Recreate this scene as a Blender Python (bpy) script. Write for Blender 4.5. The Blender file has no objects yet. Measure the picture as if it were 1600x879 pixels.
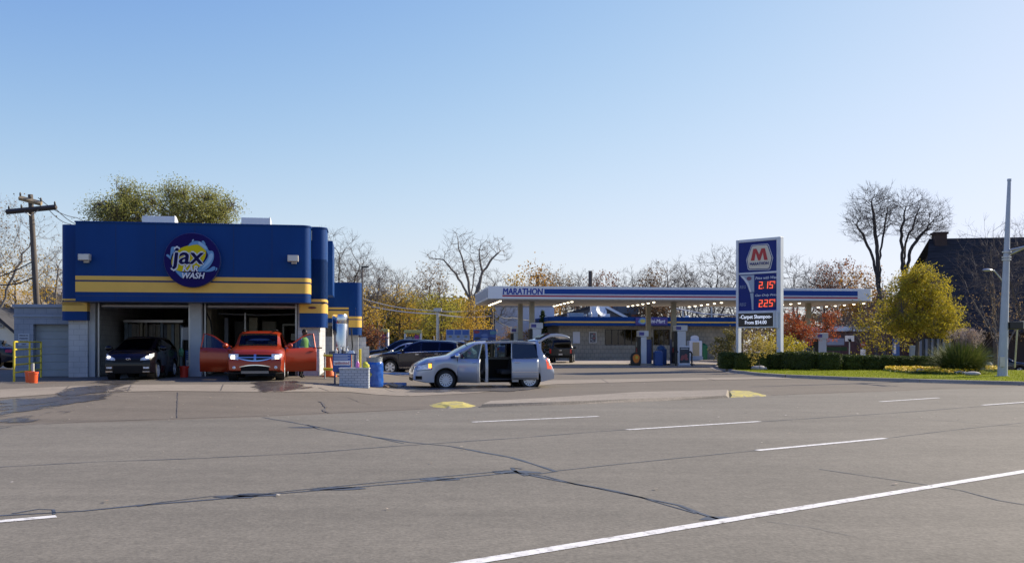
import bpy, bmesh, math, random
from mathutils import Vector, Matrix, noise as mnoise
R=math.radians
S=bpy.context.scene
COL=S.collection
# ---------------------------------------------------------------- camera, sky, sun, exposure
FX=1480.0; HZ=536.0; CH=1.6
cd=bpy.data.cameras.new('camera'); cam=bpy.data.objects.new('camera',cd); COL.objects.link(cam)
cam.location=(0,0,CH); cam.rotation_euler=(R(90),0,0)
cd.sensor_width=36; cd.lens=FX/1600*36; cd.shift_y=(HZ-439.5)/1600; cd.clip_start=.1; cd.clip_end=6000
S.camera=cam
SUN_DIR=Vector((1.50,.84,1.0)).normalized()
elev=math.asin(SUN_DIR.z); az=math.atan2(SUN_DIR.x,SUN_DIR.y)
w=bpy.data.worlds.new('World'); S.world=w; w.use_nodes=True
nt=w.node_tree; nt.nodes.clear()
sky=nt.nodes.new('ShaderNodeTexSky'); sky.sky_type='NISHITA'; sky.sun_disc=False
sky.sun_elevation=elev; sky.sun_rotation=az; sky.air_density=1.0; sky.dust_density=.6; sky.ozone_density=1.15; sky.altitude=200
bg=nt.nodes.new('ShaderNodeBackground'); bg.inputs[1].default_value=.108
ow=nt.nodes.new('ShaderNodeOutputWorld'); sp_=nt.nodes.new('ShaderNodeSeparateColor'); cb_=nt.nodes.new('ShaderNodeCombineColor'); nt.links.new(sky.outputs[0],sp_.inputs[0])
def mth(op,x,y):
    n_=nt.nodes.new('ShaderNodeMath'); n_.operation=op
    for i_,v_ in enumerate((x,y)):
        if isinstance(v_,float): n_.inputs[i_].default_value=v_
        else: nt.links.new(v_,n_.inputs[i_])
    return n_.outputs[0]
for ch,(a_,b_) in enumerate(((.723,.120),(.669,.1067))):
    x2=mth('POWER',sp_.outputs[ch],2.0); nt.links.new(mth('DIVIDE',mth('MULTIPLY',x2,a_),mth('ADD',mth('MULTIPLY',x2,b_),1.0)),cb_.inputs[ch])
nt.links.new(mth('MULTIPLY',mth('POWER',sp_.outputs[2],.42),2.6),cb_.inputs[2])
nt.links.new(cb_.outputs[0],bg.inputs[0])
nt.links.new(bg.outputs[0],ow.inputs[0])
sl=bpy.data.lights.new('sun','SUN'); sl.energy=4.9; sl.angle=R(.55); sl.color=(1,.885,.70)
so=bpy.data.objects.new('sun',sl); COL.objects.link(so); so.rotation_euler=SUN_DIR.to_track_quat('Z','Y').to_euler(); so.location=(30,20,40)
S.view_settings.view_transform='Standard'; S.view_settings.look='None'; S.view_settings.gamma=1; S.view_settings.use_curve_mapping=False
S.view_settings.exposure=.60
S.render.engine='CYCLES'
try: S.cycles.max_bounces=8; S.cycles.transparent_max_bounces=12
except Exception: pass

# ---------------------------------------------------------------- helpers
def W(px,py,Y): return Vector(((px-800)/FX*Y,Y,CH+(HZ-py)/FX*Y))
def G(px,py,z=0.0):
    Y=(CH-z)*FX/(py-HZ); return Vector(((px-800)/FX*Y,Y,z))
def ss(a,b,x):
    t=max(0.0,min(1.0,(x-a)/(b-a))); return t*t*(3-2*t)
def lerp(a,b,t): return a+(b-a)*t
SA=R(9); U=Vector((math.cos(SA),math.sin(SA),0)); V=Vector((-math.sin(SA),math.cos(SA),0))
def T(x,y):
    d=(y-23.6-.6*x)/1.166
    z=.33*ss(0,12,d)*(1-ss(-7.6,-3.2,x))*(1-ss(47,60,y))*(1-ss(-26,-40,x))
    z-=1.05*ss(14,32,x)*ss(50,78,y)
    return z
class Frame:
    def __init__(s,O,a=SA):
        s.O=Vector(O); s.a=a; s.u=Vector((math.cos(a),math.sin(a),0)); s.v=Vector((-math.sin(a),math.cos(a),0))
    def x(s,px,v=0):
        t=(px-800)/FX; P=s.O+s.v*v
        return (t*P.y-P.x)/(s.u.x-t*s.u.y)
    def z(s,px,py,v=0):
        P=s.O+s.v*v+s.u*s.x(px,v); return CH+(HZ-py)/FX*P.y-s.O.z
MATS={}
def mat(name,col,rough=.6,metal=0.0,ns=0,na=0.0,bs=0,bst=0.0,coat=0.0,em=None,es=0.0,island=None,ts=0.0,spec=.5,dirt=None,stretch=None):
    if name in MATS: return MATS[name]
    m=bpy.data.materials.new(name); m.use_nodes=True; n=m.node_tree.nodes; l=m.node_tree.links
    b=n['Principled BSDF']; c=(col[0],col[1],col[2],1)
    b.inputs['Base Color'].default_value=c; b.inputs['Roughness'].default_value=rough; b.inputs['Metallic'].default_value=metal
    b.inputs['Coat Weight'].default_value=coat; b.inputs['Coat Roughness'].default_value=.05
    b.inputs['Specular IOR Level'].default_value=spec
    if em: b.inputs['Emission Color'].default_value=(*em,1); b.inputs['Emission Strength'].default_value=es
    if ns or bs or dirt:
        tc=n.new('ShaderNodeTexCoord'); mp=n.new('ShaderNodeMapping'); l.new(tc.outputs['Object'],mp.inputs[0])
        if stretch: mp.inputs['Scale'].default_value=stretch
    cur=None
    if island:
        g=n.new('ShaderNodeNewGeometry'); r=n.new('ShaderNodeValToRGB'); l.new(g.outputs['Random Per Island'],r.inputs[0])
        e=r.color_ramp.elements; e[0].color=(*island[0],1); e[1].color=(*island[-1],1)
        for i,cc in enumerate(island[1:-1]):
            el=e.new((i+1)/(len(island)-1)); el.color=(*cc,1)
        cur=r.outputs[0]
    if ns:
        t=n.new('ShaderNodeTexNoise'); t.inputs['Scale'].default_value=ns; t.inputs['Detail'].default_value=6; t.inputs['Roughness'].default_value=.6
        l.new(mp.outputs[0],t.inputs['Vector'])
        mr=n.new('ShaderNodeMapRange'); mr.inputs[1].default_value=.3; mr.inputs[2].default_value=.7; mr.inputs[3].default_value=1-na; mr.inputs[4].default_value=1+na
        l.new(t.outputs[0],mr.inputs[0])
        mx=n.new('ShaderNodeVectorMath'); mx.operation='SCALE'
        if cur: l.new(cur,mx.inputs[0])
        else: mx.inputs[0].default_value=col
        l.new(mr.outputs[0],mx.inputs['Scale']); cur=mx.outputs[0]
    if dirt:
        t2=n.new('ShaderNodeTexNoise'); t2.inputs['Scale'].default_value=dirt[0]; t2.inputs['Detail'].default_value=8; t2.inputs['Roughness'].default_value=.7
        l.new(mp.outputs[0],t2.inputs['Vector'])
        mr2=n.new('ShaderNodeMapRange'); mr2.inputs[1].default_value=dirt[1]; mr2.inputs[2].default_value=dirt[2]; l.new(t2.outputs[0],mr2.inputs[0])
        mm=n.new('ShaderNodeMix'); mm.data_type='RGBA'; l.new(mr2.outputs[0],mm.inputs[0])
        if cur: l.new(cur,mm.inputs[6])
        else: mm.inputs[6].default_value=c
        mm.inputs[7].default_value=(*dirt[3],1); cur=mm.outputs[2]
    if cur: l.new(cur,b.inputs['Base Color'])
    if bs:
        t=n.new('ShaderNodeTexNoise'); t.inputs['Scale'].default_value=bs; t.inputs['Detail'].default_value=5
        l.new(mp.outputs[0],t.inputs['Vector'])
        bp=n.new('ShaderNodeBump'); bp.inputs['Strength'].default_value=bst; bp.inputs['Distance'].default_value=.02
        l.new(t.outputs[0],bp.inputs['Height']); l.new(bp.outputs[0],b.inputs['Normal'])
    if ts:
        tr=n.new('ShaderNodeBsdfTranslucent'); ms=n.new('ShaderNodeMixShader'); ms.inputs[0].default_value=ts
        if cur: l.new(cur,tr.inputs[0])
        else: tr.inputs[0].default_value=c
        l.new(b.outputs[0],ms.inputs[1]); l.new(tr.outputs[0],ms.inputs[2]); l.new(ms.outputs[0],n['Material Output'].inputs[0])
    MATS[name]=m; return m
def glassmat(name,tint,refl=.9,rough=.02,base=.06):
    if name in MATS: return MATS[name]
    m=bpy.data.materials.new(name); m.use_nodes=True; n=m.node_tree.nodes; l=m.node_tree.links; n.remove(n['Principled BSDF'])
    t=n.new('ShaderNodeBsdfTransparent'); t.inputs[0].default_value=(*tint,1)
    g=n.new('ShaderNodeBsdfGlossy'); g.inputs[0].default_value=(refl,refl,refl,1); g.inputs[1].default_value=rough
    f=n.new('ShaderNodeFresnel'); f.inputs[0].default_value=1.5
    a=n.new('ShaderNodeMath'); a.operation='ADD'; a.inputs[1].default_value=base; l.new(f.outputs[0],a.inputs[0])
    ms=n.new('ShaderNodeMixShader'); l.new(a.outputs[0],ms.inputs[0]); l.new(t.outputs[0],ms.inputs[1]); l.new(g.outputs[0],ms.inputs[2])
    l.new(ms.outputs[0],n['Material Output'].inputs[0]); MATS[name]=m; return m
def blockmat(name,c1,c2,mort,bw,bh,rough=.8,msize=.012,bump=.3,plane='XZ'):
    if name in MATS: return MATS[name]
    m=bpy.data.materials.new(name); m.use_nodes=True; n=m.node_tree.nodes; l=m.node_tree.links; b=n['Principled BSDF']
    b.inputs['Roughness'].default_value=rough
    tc=n.new('ShaderNodeTexCoord'); sp=n.new('ShaderNodeSeparateXYZ'); l.new(tc.outputs['Object'],sp.inputs[0])
    ad=n.new('ShaderNodeMath'); ad.operation='ADD'; l.new(sp.outputs[0],ad.inputs[0]); l.new(sp.outputs[1],ad.inputs[1])
    cb=n.new('ShaderNodeCombineXYZ'); l.new(ad.outputs[0],cb.inputs[0]); l.new(sp.outputs[2],cb.inputs[1])
    k=n.new('ShaderNodeTexBrick'); l.new(cb.outputs[0],k.inputs['Vector'])
    k.inputs['Color1'].default_value=(*c1,1); k.inputs['Color2'].default_value=(*c2,1); k.inputs['Mortar'].default_value=(*mort,1)
    k.inputs['Scale'].default_value=1; k.inputs['Mortar Size'].default_value=msize; k.inputs['Brick Width'].default_value=bw; k.inputs['Row Height'].default_value=bh
    t=n.new('ShaderNodeTexNoise'); t.inputs['Scale'].default_value=1.3; t.inputs['Detail'].default_value=7; l.new(tc.outputs['Object'],t.inputs['Vector'])
    mr=n.new('ShaderNodeMapRange'); mr.inputs[1].default_value=.3; mr.inputs[2].default_value=.7; mr.inputs[3].default_value=.84; mr.inputs[4].default_value=1.08; l.new(t.outputs[0],mr.inputs[0])
    mx=n.new('ShaderNodeVectorMath'); mx.operation='SCALE'; l.new(k.outputs[0],mx.inputs[0]); l.new(mr.outputs[0],mx.inputs['Scale']); l.new(mx.outputs[0],b.inputs['Base Color'])
    bp=n.new('ShaderNodeBump'); bp.inputs['Strength'].default_value=bump; bp.inputs['Distance'].default_value=.02; bp.invert=True
    l.new(k.outputs['Fac'],bp.inputs['Height']); l.new(bp.outputs[0],b.inputs['Normal']); MATS[name]=m; return m

def tag(o,label=None,cat=None,group=None,kind=None):
    if label: o['label']=label
    if cat: o['category']=cat
    if group: o['group']=group
    if kind: o['kind']=kind
    return o
def thing(name,label,cat,loc=(0,0,0),rz=0,group=None):
    o=bpy.data.objects.new(name,None); COL.objects.link(o); o.location=loc; o.rotation_euler=(0,0,rz); o.empty_display_size=.2
    return tag(o,label,cat,group)
def kids(o): return [c for c in bpy.data.objects if c.parent==o]
def copy_tree(o,parent=None):
    c=o.copy(); COL.objects.link(c)
    if parent: c.parent=parent
    for ch in kids(o): copy_tree(ch,c)
    return c
class MB:
    def __init__(s): s.v=[]; s.f=[]; s.m=[]; s.mi=0; s.X=None
    def add(s,vs,fs):
        b=len(s.v)
        if s.X is not None: vs=[s.X@Vector(p) for p in vs]
        s.v+= [tuple(p) for p in vs]
        s.f+=[tuple(b+i for i in f) for f in fs]; s.m+=[s.mi]*len(fs)
        return s
    def box(s,x0,x1,y0,y1,z0,z1):
        return s.add([(x0,y0,z0),(x1,y0,z0),(x1,y1,z0),(x0,y1,z0),(x0,y0,z1),(x1,y0,z1),(x1,y1,z1),(x0,y1,z1)],
          [(0,3,2,1),(4,5,6,7),(0,1,5,4),(1,2,6,5),(2,3,7,6),(3,0,4,7)])
    def tube(s,pts,rad,n=8,cap=True):
        pts=[Vector(p) for p in pts]
        if not hasattr(rad,'__len__'): rad=[rad]*len(pts)
        vs=[];fs=[]; up=None
        for i,p in enumerate(pts):
            d=(pts[min(i+1,len(pts)-1)]-pts[max(i-1,0)])
            if d.length<1e-9: d=Vector((0,0,1))
            d.normalize()
            if up is None:
                up=Vector((0,0,1)) if abs(d.z)<.9 else Vector((1,0,0))
            a=d.cross(up)
            if a.length<1e-4: a=d.orthogonal()
            a.normalize(); b=d.cross(a); up=-b if False else up
            for k in range(n):
                t=2*math.pi*k/n; vs.append(p+(a*math.cos(t)+b*math.sin(t))*rad[i])
        for i in range(len(pts)-1):
            for k in range(n):
                k2=(k+1)%n; fs.append((i*n+k,i*n+k2,(i+1)*n+k2,(i+1)*n+k))
        if cap:
            fs.append(tuple(range(n-1,-1,-1))); L=(len(pts)-1)*n; fs.append(tuple(L+k for k in range(n)))
        return s.add(vs,fs)
    def lathe(s,prof,n=20,M=None,cap=True):
        vs=[];fs=[]
        for r,z in prof:
            for k in range(n):
                t=2*math.pi*k/n; p=Vector((r*math.cos(t),r*math.sin(t),z)); vs.append(M@p if M else p)
        for i in range(len(prof)-1):
            for k in range(n):
                k2=(k+1)%n; fs.append((i*n+k,i*n+k2,(i+1)*n+k2,(i+1)*n+k))
        if cap and prof[0][0]>1e-6: fs.append(tuple(range(n-1,-1,-1)))
        if cap and prof[-1][0]>1e-6: L=(len(prof)-1)*n; fs.append(tuple(L+k for k in range(n)))
        return s.add(vs,fs)
    def prism(s,poly,h0,h1,M=None):
        n=len(poly); vs=[Vector((p[0],p[1],h0)) for p in poly]+[Vector((p[0],p[1],h1)) for p in poly]
        if M: vs=[M@p for p in vs]
        fs=[tuple(range(n-1,-1,-1)),tuple(range(n,2*n))]+[(i,(i+1)%n,n+(i+1)%n,n+i) for i in range(n)]
        return s.add(vs,fs)
    def ell(s,c,r,n=12,m=8,jit=0,seed=0):
        rg=random.Random(seed); vs=[];fs=[]
        for i in range(m+1):
            ph=math.pi*i/m
            for k in range(n):
                t=2*math.pi*k/n; j=1+jit*(rg.random()-.5)*2
                vs.append((c[0]+r[0]*j*math.sin(ph)*math.cos(t),c[1]+r[1]*j*math.sin(ph)*math.sin(t),c[2]+r[2]*j*math.cos(ph)))
        for i in range(m):
            for k in range(n):
                k2=(k+1)%n; fs.append((i*n+k,(i+1)*n+k,(i+1)*n+k2,i*n+k2))
        return s.add(vs,fs)
    def build(s,name,mats,parent=None,smooth=False,bevel=0,loc=None,solid=0):
        me=bpy.data.meshes.new(name); me.from_pydata(s.v,[],s.f)
        if not isinstance(mats,(list,tuple)): mats=[mats]
        for m in mats: me.materials.append(m)
        if len(mats)>1: me.polygons.foreach_set('material_index',s.m)
        bm=bmesh.new(); bm.from_mesh(me)
        if smooth: bmesh.ops.remove_doubles(bm,verts=bm.verts,dist=1e-5)
        if len(s.f)<40000: bmesh.ops.recalc_face_normals(bm,faces=bm.faces)
        bm.to_mesh(me); bm.free()
        if smooth:
            me.polygons.foreach_set('use_smooth',[True]*len(me.polygons))
            try: me.set_sharp_from_angle(angle=R(smooth if smooth>1 else 40))
            except Exception: pass
        o=bpy.data.objects.new(name,me); COL.objects.link(o)
        if parent: o.parent=parent
        if loc: o.location=loc
        if solid:
            md=o.modifiers.new('s','SOLIDIFY'); md.thickness=solid; md.offset=-1
        if bevel:
            md=o.modifiers.new('b','BEVEL'); md.width=bevel; md.segments=2; md.limit_method='ANGLE'; md.angle_limit=R(40)
        return o
def text(name,body,m,parent,M,w,h,shear=0,bold=0.0,ext=.01,align='CENTER',spacing=1.0):
    c=bpy.data.curves.new(name,'FONT'); c.body=body; c.extrude=0; c.shear=shear; c.align_x='CENTER'; c.space_character=spacing; c.resolution_u=3; c.space_line=1.0
    o=bpy.data.objects.new(name,c); COL.objects.link(o)
    bpy.context.view_layer.update()
    me=bpy.data.meshes.new_from_object(o.evaluated_get(bpy.context.evaluated_depsgraph_get())); bpy.data.objects.remove(o)
    xs=[v.co.x for v in me.vertices]; ys=[v.co.y for v in me.vertices]
    x0,x1,y0,y1=min(xs),max(xs),min(ys),max(ys); sy=h/(y1-y0); sx=max(.01,w-2*bold*h)/(x1-x0)
    for v in me.vertices: v.co=M@Vector(((v.co.x-(x0+x1)/2)*sx,(v.co.y-(y0+y1)/2)*sy,0))
    nrm=(M.to_3x3()@Vector((0,0,1))).normalized(); ux=(M.to_3x3()@Vector((1,0,0))).normalized(); uy=(M.to_3x3()@Vector((0,1,0))).normalized()
    V0=[v.co.copy() for v in me.vertices]; F0=[tuple(p.vertices) for p in me.polygons]; vs=[];fs=[]
    sh=[(0,0)] if not bold else [(-bold,0),(bold,0),(0,bold*.7),(0,-bold*.7)]
    for i,(a_,b_) in enumerate(sh):
        k=len(vs); q=ux*(a_*h)+uy*(b_*h)+nrm*(i*.0012); vs+=[v+q for v in V0]; fs+=[tuple(k+j for j in f) for f in F0]
    me.clear_geometry(); me.from_pydata(vs,[],fs)
    bm=bmesh.new(); bm.from_mesh(me)
    r=bmesh.ops.extrude_face_region(bm,geom=list(bm.faces))
    bmesh.ops.translate(bm,verts=[g for g in r['geom'] if isinstance(g,bmesh.types.BMVert)],vec=nrm*ext)
    bmesh.ops.recalc_face_normals(bm,faces=bm.faces); bm.to_mesh(me); bm.free()
    me.materials.clear(); me.materials.append(m)
    o=bpy.data.objects.new(name,me); COL.objects.link(o); o.parent=parent; return o
def FM(x,y,z,rz=0):  # text matrix facing -y (towards the road) at point
    return Matrix.Translation((x,y,z))@Matrix.Rotation(rz,4,'Z')@Matrix.Rotation(R(90),4,'X')

# ---------------------------------------------------------------- ground
def coatmat(name,base,fine,spot,rough,extra=None):
    """worn bituminous or concrete surface: aggregate speckle, broad tone drift, long wear streaks"""
    m=bpy.data.materials.new(name); m.use_nodes=True; n=m.node_tree.nodes; l=m.node_tree.links; b=n['Principled BSDF']; b.inputs['Roughness'].default_value=rough
    b.inputs['Specular IOR Level'].default_value=.25
    tc=n.new('ShaderNodeTexCoord')
    def nz(sc,det,lo,hi,rot=None,stretch=None):
        mp=n.new('ShaderNodeMapping'); l.new(tc.outputs['Object'],mp.inputs[0])
        if rot is not None: mp.inputs['Rotation'].default_value=(0,0,-rot); 
        if stretch: mp.inputs['Scale'].default_value=stretch
        t=n.new('ShaderNodeTexNoise'); t.inputs['Scale'].default_value=sc; t.inputs['Detail'].default_value=det; t.inputs['Roughness'].default_value=.65; l.new(mp.outputs[0],t.inputs['Vector'])
        r=n.new('ShaderNodeMapRange'); r.inputs[1].default_value=.3; r.inputs[2].default_value=.7; r.inputs[3].default_value=lo; r.inputs[4].default_value=hi; l.new(t.outputs[0],r.inputs[0]); return r.outputs[0]
    a=nz(fine,3,1-spot,1+spot); c=nz(.25,6,.90,1.09); d=nz(1.6,5,.96,1.04); e=nz(.55,5,.88,1.10,rot=R(33),stretch=(.05,1.3,1)); f=nz(fine*.22,4,1-spot*.5,1+spot*.5)
    def mul(x,y):
        q=n.new('ShaderNodeMath'); q.operation='MULTIPLY'; l.new(x,q.inputs[0]); l.new(y,q.inputs[1]); return q.outputs[0]
    k=mul(mul(mul(mul(a,c),d),e),f)
    mx=n.new('ShaderNodeVectorMath'); mx.operation='SCALE'; mx.inputs[0].default_value=base; l.new(k,mx.inputs['Scale']); l.new(mx.outputs[0],b.inputs['Base Color'])
    bp=n.new('ShaderNodeBump'); bp.inputs['Strength'].default_value=.25; bp.inputs['Distance'].default_value=.01; l.new(a,bp.inputs['Height']); l.new(bp.outputs[0],b.inputs['Normal'])
    MATS[name]=m; return m
M_LOT=coatmat('lot_asphalt',(.160,.137,.107),30,.20,.85)
M_ROAD=coatmat('road_asphalt',(.180,.163,.131),26,.22,.8)
M_CONC=coatmat('walk_concrete',(.275,.235,.185),22,.12,.85)
M_CURB=coatmat('curb_concrete',(.30,.27,.23),18,.15,.85)
M_PAD=coatmat('pad_concrete',(.36,.31,.25),12,.12,.8)
def frange(a,b,s):
    r=[]; x=a
    while x<b-1e-6: r.append(x); x+=s
    return r+[b]
xs=frange(-1500,-200,260)[:-1]+frange(-200,-40,20)[:-1]+frange(-40,50,1.0)[:-1]+frange(50,200,15)[:-1]+frange(200,1700,300)
ys=frange(-60,14,6)[:-1]+frange(14,84,1.0)[:-1]+frange(84,200,12)[:-1]+frange(200,3200,500)
g=MB(); nx=len(xs)
g.add([(x,y,T(x,y)) for y in ys for x in xs],[(j*nx+i,j*nx+i+1,(j+1)*nx+i+1,(j+1)*nx+i) for j in range(len(ys)-1) for i in range(nx-1)])
tag(g.build('ground',M_LOT,smooth=True),kind='structure')
def clip_poly(poly,cell,dz,pre=None,name='x',m=None,thick=0.0):
    """a sheet following the ground: polygon cut into cells"""
    bm=bmesh.new(); vs=[bm.verts.new((p[0],p[1],0)) for p in poly]; bm.faces.new(vs)
    x0=min(p[0] for p in poly);x1=max(p[0] for p in poly);y0=min(p[1] for p in poly);y1=max(p[1] for p in poly)
    for k in range(int(x0//cell)+1,int(x1//cell)+1):
        bmesh.ops.bisect_plane(bm,geom=bm.verts[:]+bm.edges[:]+bm.faces[:],plane_co=(k*cell,0,0),plane_no=(1,0,0))
    for k in range(int(y0//cell)+1,int(y1//cell)+1):
        bmesh.ops.bisect_plane(bm,geom=bm.verts[:]+bm.edges[:]+bm.faces[:],plane_co=(0,k*cell,0),plane_no=(0,1,0))
    for v in bm.verts: v.co.z=T(v.co.x,v.co.y)+dz+(pre(v.co.x,v.co.y) if pre else 0)
    if thick:
        be=[e for e in bm.edges if e.is_boundary]
        r=bmesh.ops.extrude_edge_only(bm,edges=be)
        for v in [g for g in r['geom'] if isinstance(g,bmesh.types.BMVert)]: v.co.z-=thick
    bmesh.ops.recalc_face_normals(bm,faces=bm.faces)
    if sum(f.normal.z for f in bm.faces)<0: bmesh.ops.reverse_faces(bm,faces=bm.faces)
    me=bpy.data.meshes.new(name); bm.to_mesh(me); bm.free(); me.materials.append(m)
    o=bpy.data.objects.new(name,me); COL.objects.link(o); return o
def GP(px,py):  # pixel to ground following the lot height
    z=0
    for _ in range(8): p=G(px,py,z); z=T(p.x,p.y)
    return Vector((p.x,p.y,z))
# road: near side of the frame up to the far gutter line
edge=[(-60,-11.5)]+[tuple(G(*p)[:2]) for p in [(0,665),(400,652),(660,640),(850,630),(1200,618),(1420,610),(1600,604)]]+[(60,62)]
road=[(-60,-40),(60,-40)]+edge[::-1]
tag(clip_poly(road,6,.006,name='road',m=M_ROAD),kind='structure')
def ribbon(pts,wd,dz=.0,name='x',m=None,jit=0,seed=1,build=True,mb=None):
    mb=mb or MB(); rg=random.Random(seed); P=[Vector((p[0],p[1],0)) for p in pts]
    Q=[]
    for i in range(len(P)-1):
        n=max(1,int((P[i+1]-P[i]).length/.35))
        for k in range(n): Q.append(P[i].lerp(P[i+1],k/n))
    Q.append(P[-1]); vs=[];fs=[]
    for i,p in enumerate(Q):
        d=(Q[min(i+1,len(Q)-1)]-Q[max(i-1,0)]).normalized(); nrm=Vector((-d.y,d.x,0))
        o=nrm*(rg.uniform(-1,1)*jit); w1=wd*(1+ (rg.uniform(-.45,.45) if jit else 0))
        for sg in (-1,1):
            q=p+o+nrm*w1/2*sg; vs.append((q.x,q.y,T(q.x,q.y)+dz))
    for i in range(len(Q)-1): fs.append((2*i,2*i+2,2*i+3,2*i+1))
    mb.add(vs,fs); return mb
M_PAINT=mat('road_paint',(.70,.69,.66),.8,ns=9,na=.12,dirt=(11,.52,.66,(.26,.245,.225)))
mk=MB()
for a,b,wd in [((740,879),(1600,737),.13)]:
    A=G(*a);B=G(*b); D=(B-A); A=A-D*.5; B=B+D*4; ribbon([A,B],.14,.011,mb=mk)
for a,b in [((738,659.5),(935,650.5)),((980,671.5),(1187,658.5)),((1183,704),(1383,685)),((1375,627.5),(1467,621.5)),((1535,633),(1640,625.5)),((-30,818),(88,807.5))]:
    ribbon([G(*a),G(*b)],.13,.011,mb=mk)
tag(mk.build('lane_markings',M_PAINT),kind='structure')
M_SEAL=mat('crack_seal',(.062,.066,.078),.5,ns=6,na=.25)
ck=MB()
def pl(*p): return [G(*q) for q in p]
for pts,wd in [
 (pl((-20,731),(150,722),(320,716),(480,708),(620,697),(800,685),(980,671),(1187,659),(1400,645),(1620,628)),.028),
 (pl((410,652),(480,664),(540,676),(640,691),(700,697),(800,715),(870,737)),.045),
 (pl((480,664),(500,671),(560,678),(632,693)),.03),
 (pl((-20,807),(60,803),(130,799),(220,790),(330,781),(430,772),(540,763),(680,751),(805,738)),.05),
 (pl((214,792),(245,786),(330,776),(410,772),(540,759),(680,746),(800,735)),.03),
 (pl((20,803),(60,796),(82,797),(84,804)),.025),
 (pl((805,738),(860,749),(960,768),(1060,790),(1130,815)),.045),
 (pl((805,738),(850,744),(900,757),(1000,777),(1090,803)),.03),
 (pl((868,737),(820,744),(806,737),(800,731),(815,733)),.04),
 (pl((868,736),(1000,722),(1183,704)),.022),(pl((1383,685),(1480,673),(1620,658)),.018),
 (pl((1280,733),(1360,745),(1440,757),(1500,766),(1560,782),(1620,792)),.018),
 (pl((1200,816),(1260,824),(1330,838)),.008),(pl((1220,642),(1400,652),(1620,668)),.012),
 (pl((940,632),(1040,637),(1140,640)),.012),
 ]:
    ribbon(pts,wd,.010,mb=ck,jit=.012,seed=len(pts)*7+int(wd*1000))
# blobs of sealant
for px,py,r in [(372,777,.09),(400,774,.10),(525,764,.12),(690,749,.1),(805,738,.13),(1122,811,.08),(476,668,.12)]:
    c=G(px,py); rg=random.Random(px); ck.add([(c.x+r*(1.2+rg.random())*math.cos(t)*1.4,c.y+r*(.8+rg.random()*.6)*math.sin(t),.010) for t in [k*math.pi/5 for k in range(10)]],[tuple(range(10))])
tag(ck.build('crack_sealant',M_SEAL),kind='structure')
# concrete walk strip across the driveways
def strip(pairs,name,m,dz,cell=1.0,**k): return tag(clip_poly(pairs,cell,dz,name=name,m=m,**k),kind='structure')
wk=[GP(*p)[:2] for p in [(-40,622),(120,612),(260,609.5),(420,608.5),(545,612),(640,619),(740,614),(865,600),(1050,595),(1238,591),(1225,588.5),(1050,590.5),(865,593.5),(760,604),(660,609),(560,604),(420,600.5),(260,600.5),(120,603),(-40,610)]]
strip([tuple(p) for p in wk],'sidewalk',M_CONC,.010)
# expansion joints of the walk
M_JOINT=mat('joint_grey_brown',(.115,.10,.086),.8)
jj=MB()
for a,b in [((108,603),(96,613)),((205,601.5),(200,610)),((349,600.6),(345,608.6)),((498,602.5),(514,610)),((598,606.5),(640,618.5)),((940,592.3),(950,598)),((1100,590),(1120,594.5))]:
    ribbon([GP(*a),GP(*b)],.03,.016,mb=jj)
ribbon([GP(278,611),GP(277,653)],.02,.012,mb=jj,jit=.01)
ribbon([GP(500,627),GP(508,634),GP(506,640),GP(512,645)],.06,.012,mb=jj,jit=.05)
ribbon([GP(545,621),GP(562,628),GP(580,632)],.02,.012,mb=jj,jit=.02)
ribbon([GP(-30,668)]+[GP(x,y-1.5) for x,y in [(130,660),(280,655),(400,651),(500,647),(660,640)]],.05,.012,mb=jj,jit=.02)
ribbon([GP(1205,617),GP(1300,613),GP(1400,609.5),GP(1480,606)],.05,.012,mb=jj,jit=.03)
tag(jj.build('pavement_joints',M_JOINT),kind='structure')
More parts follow.
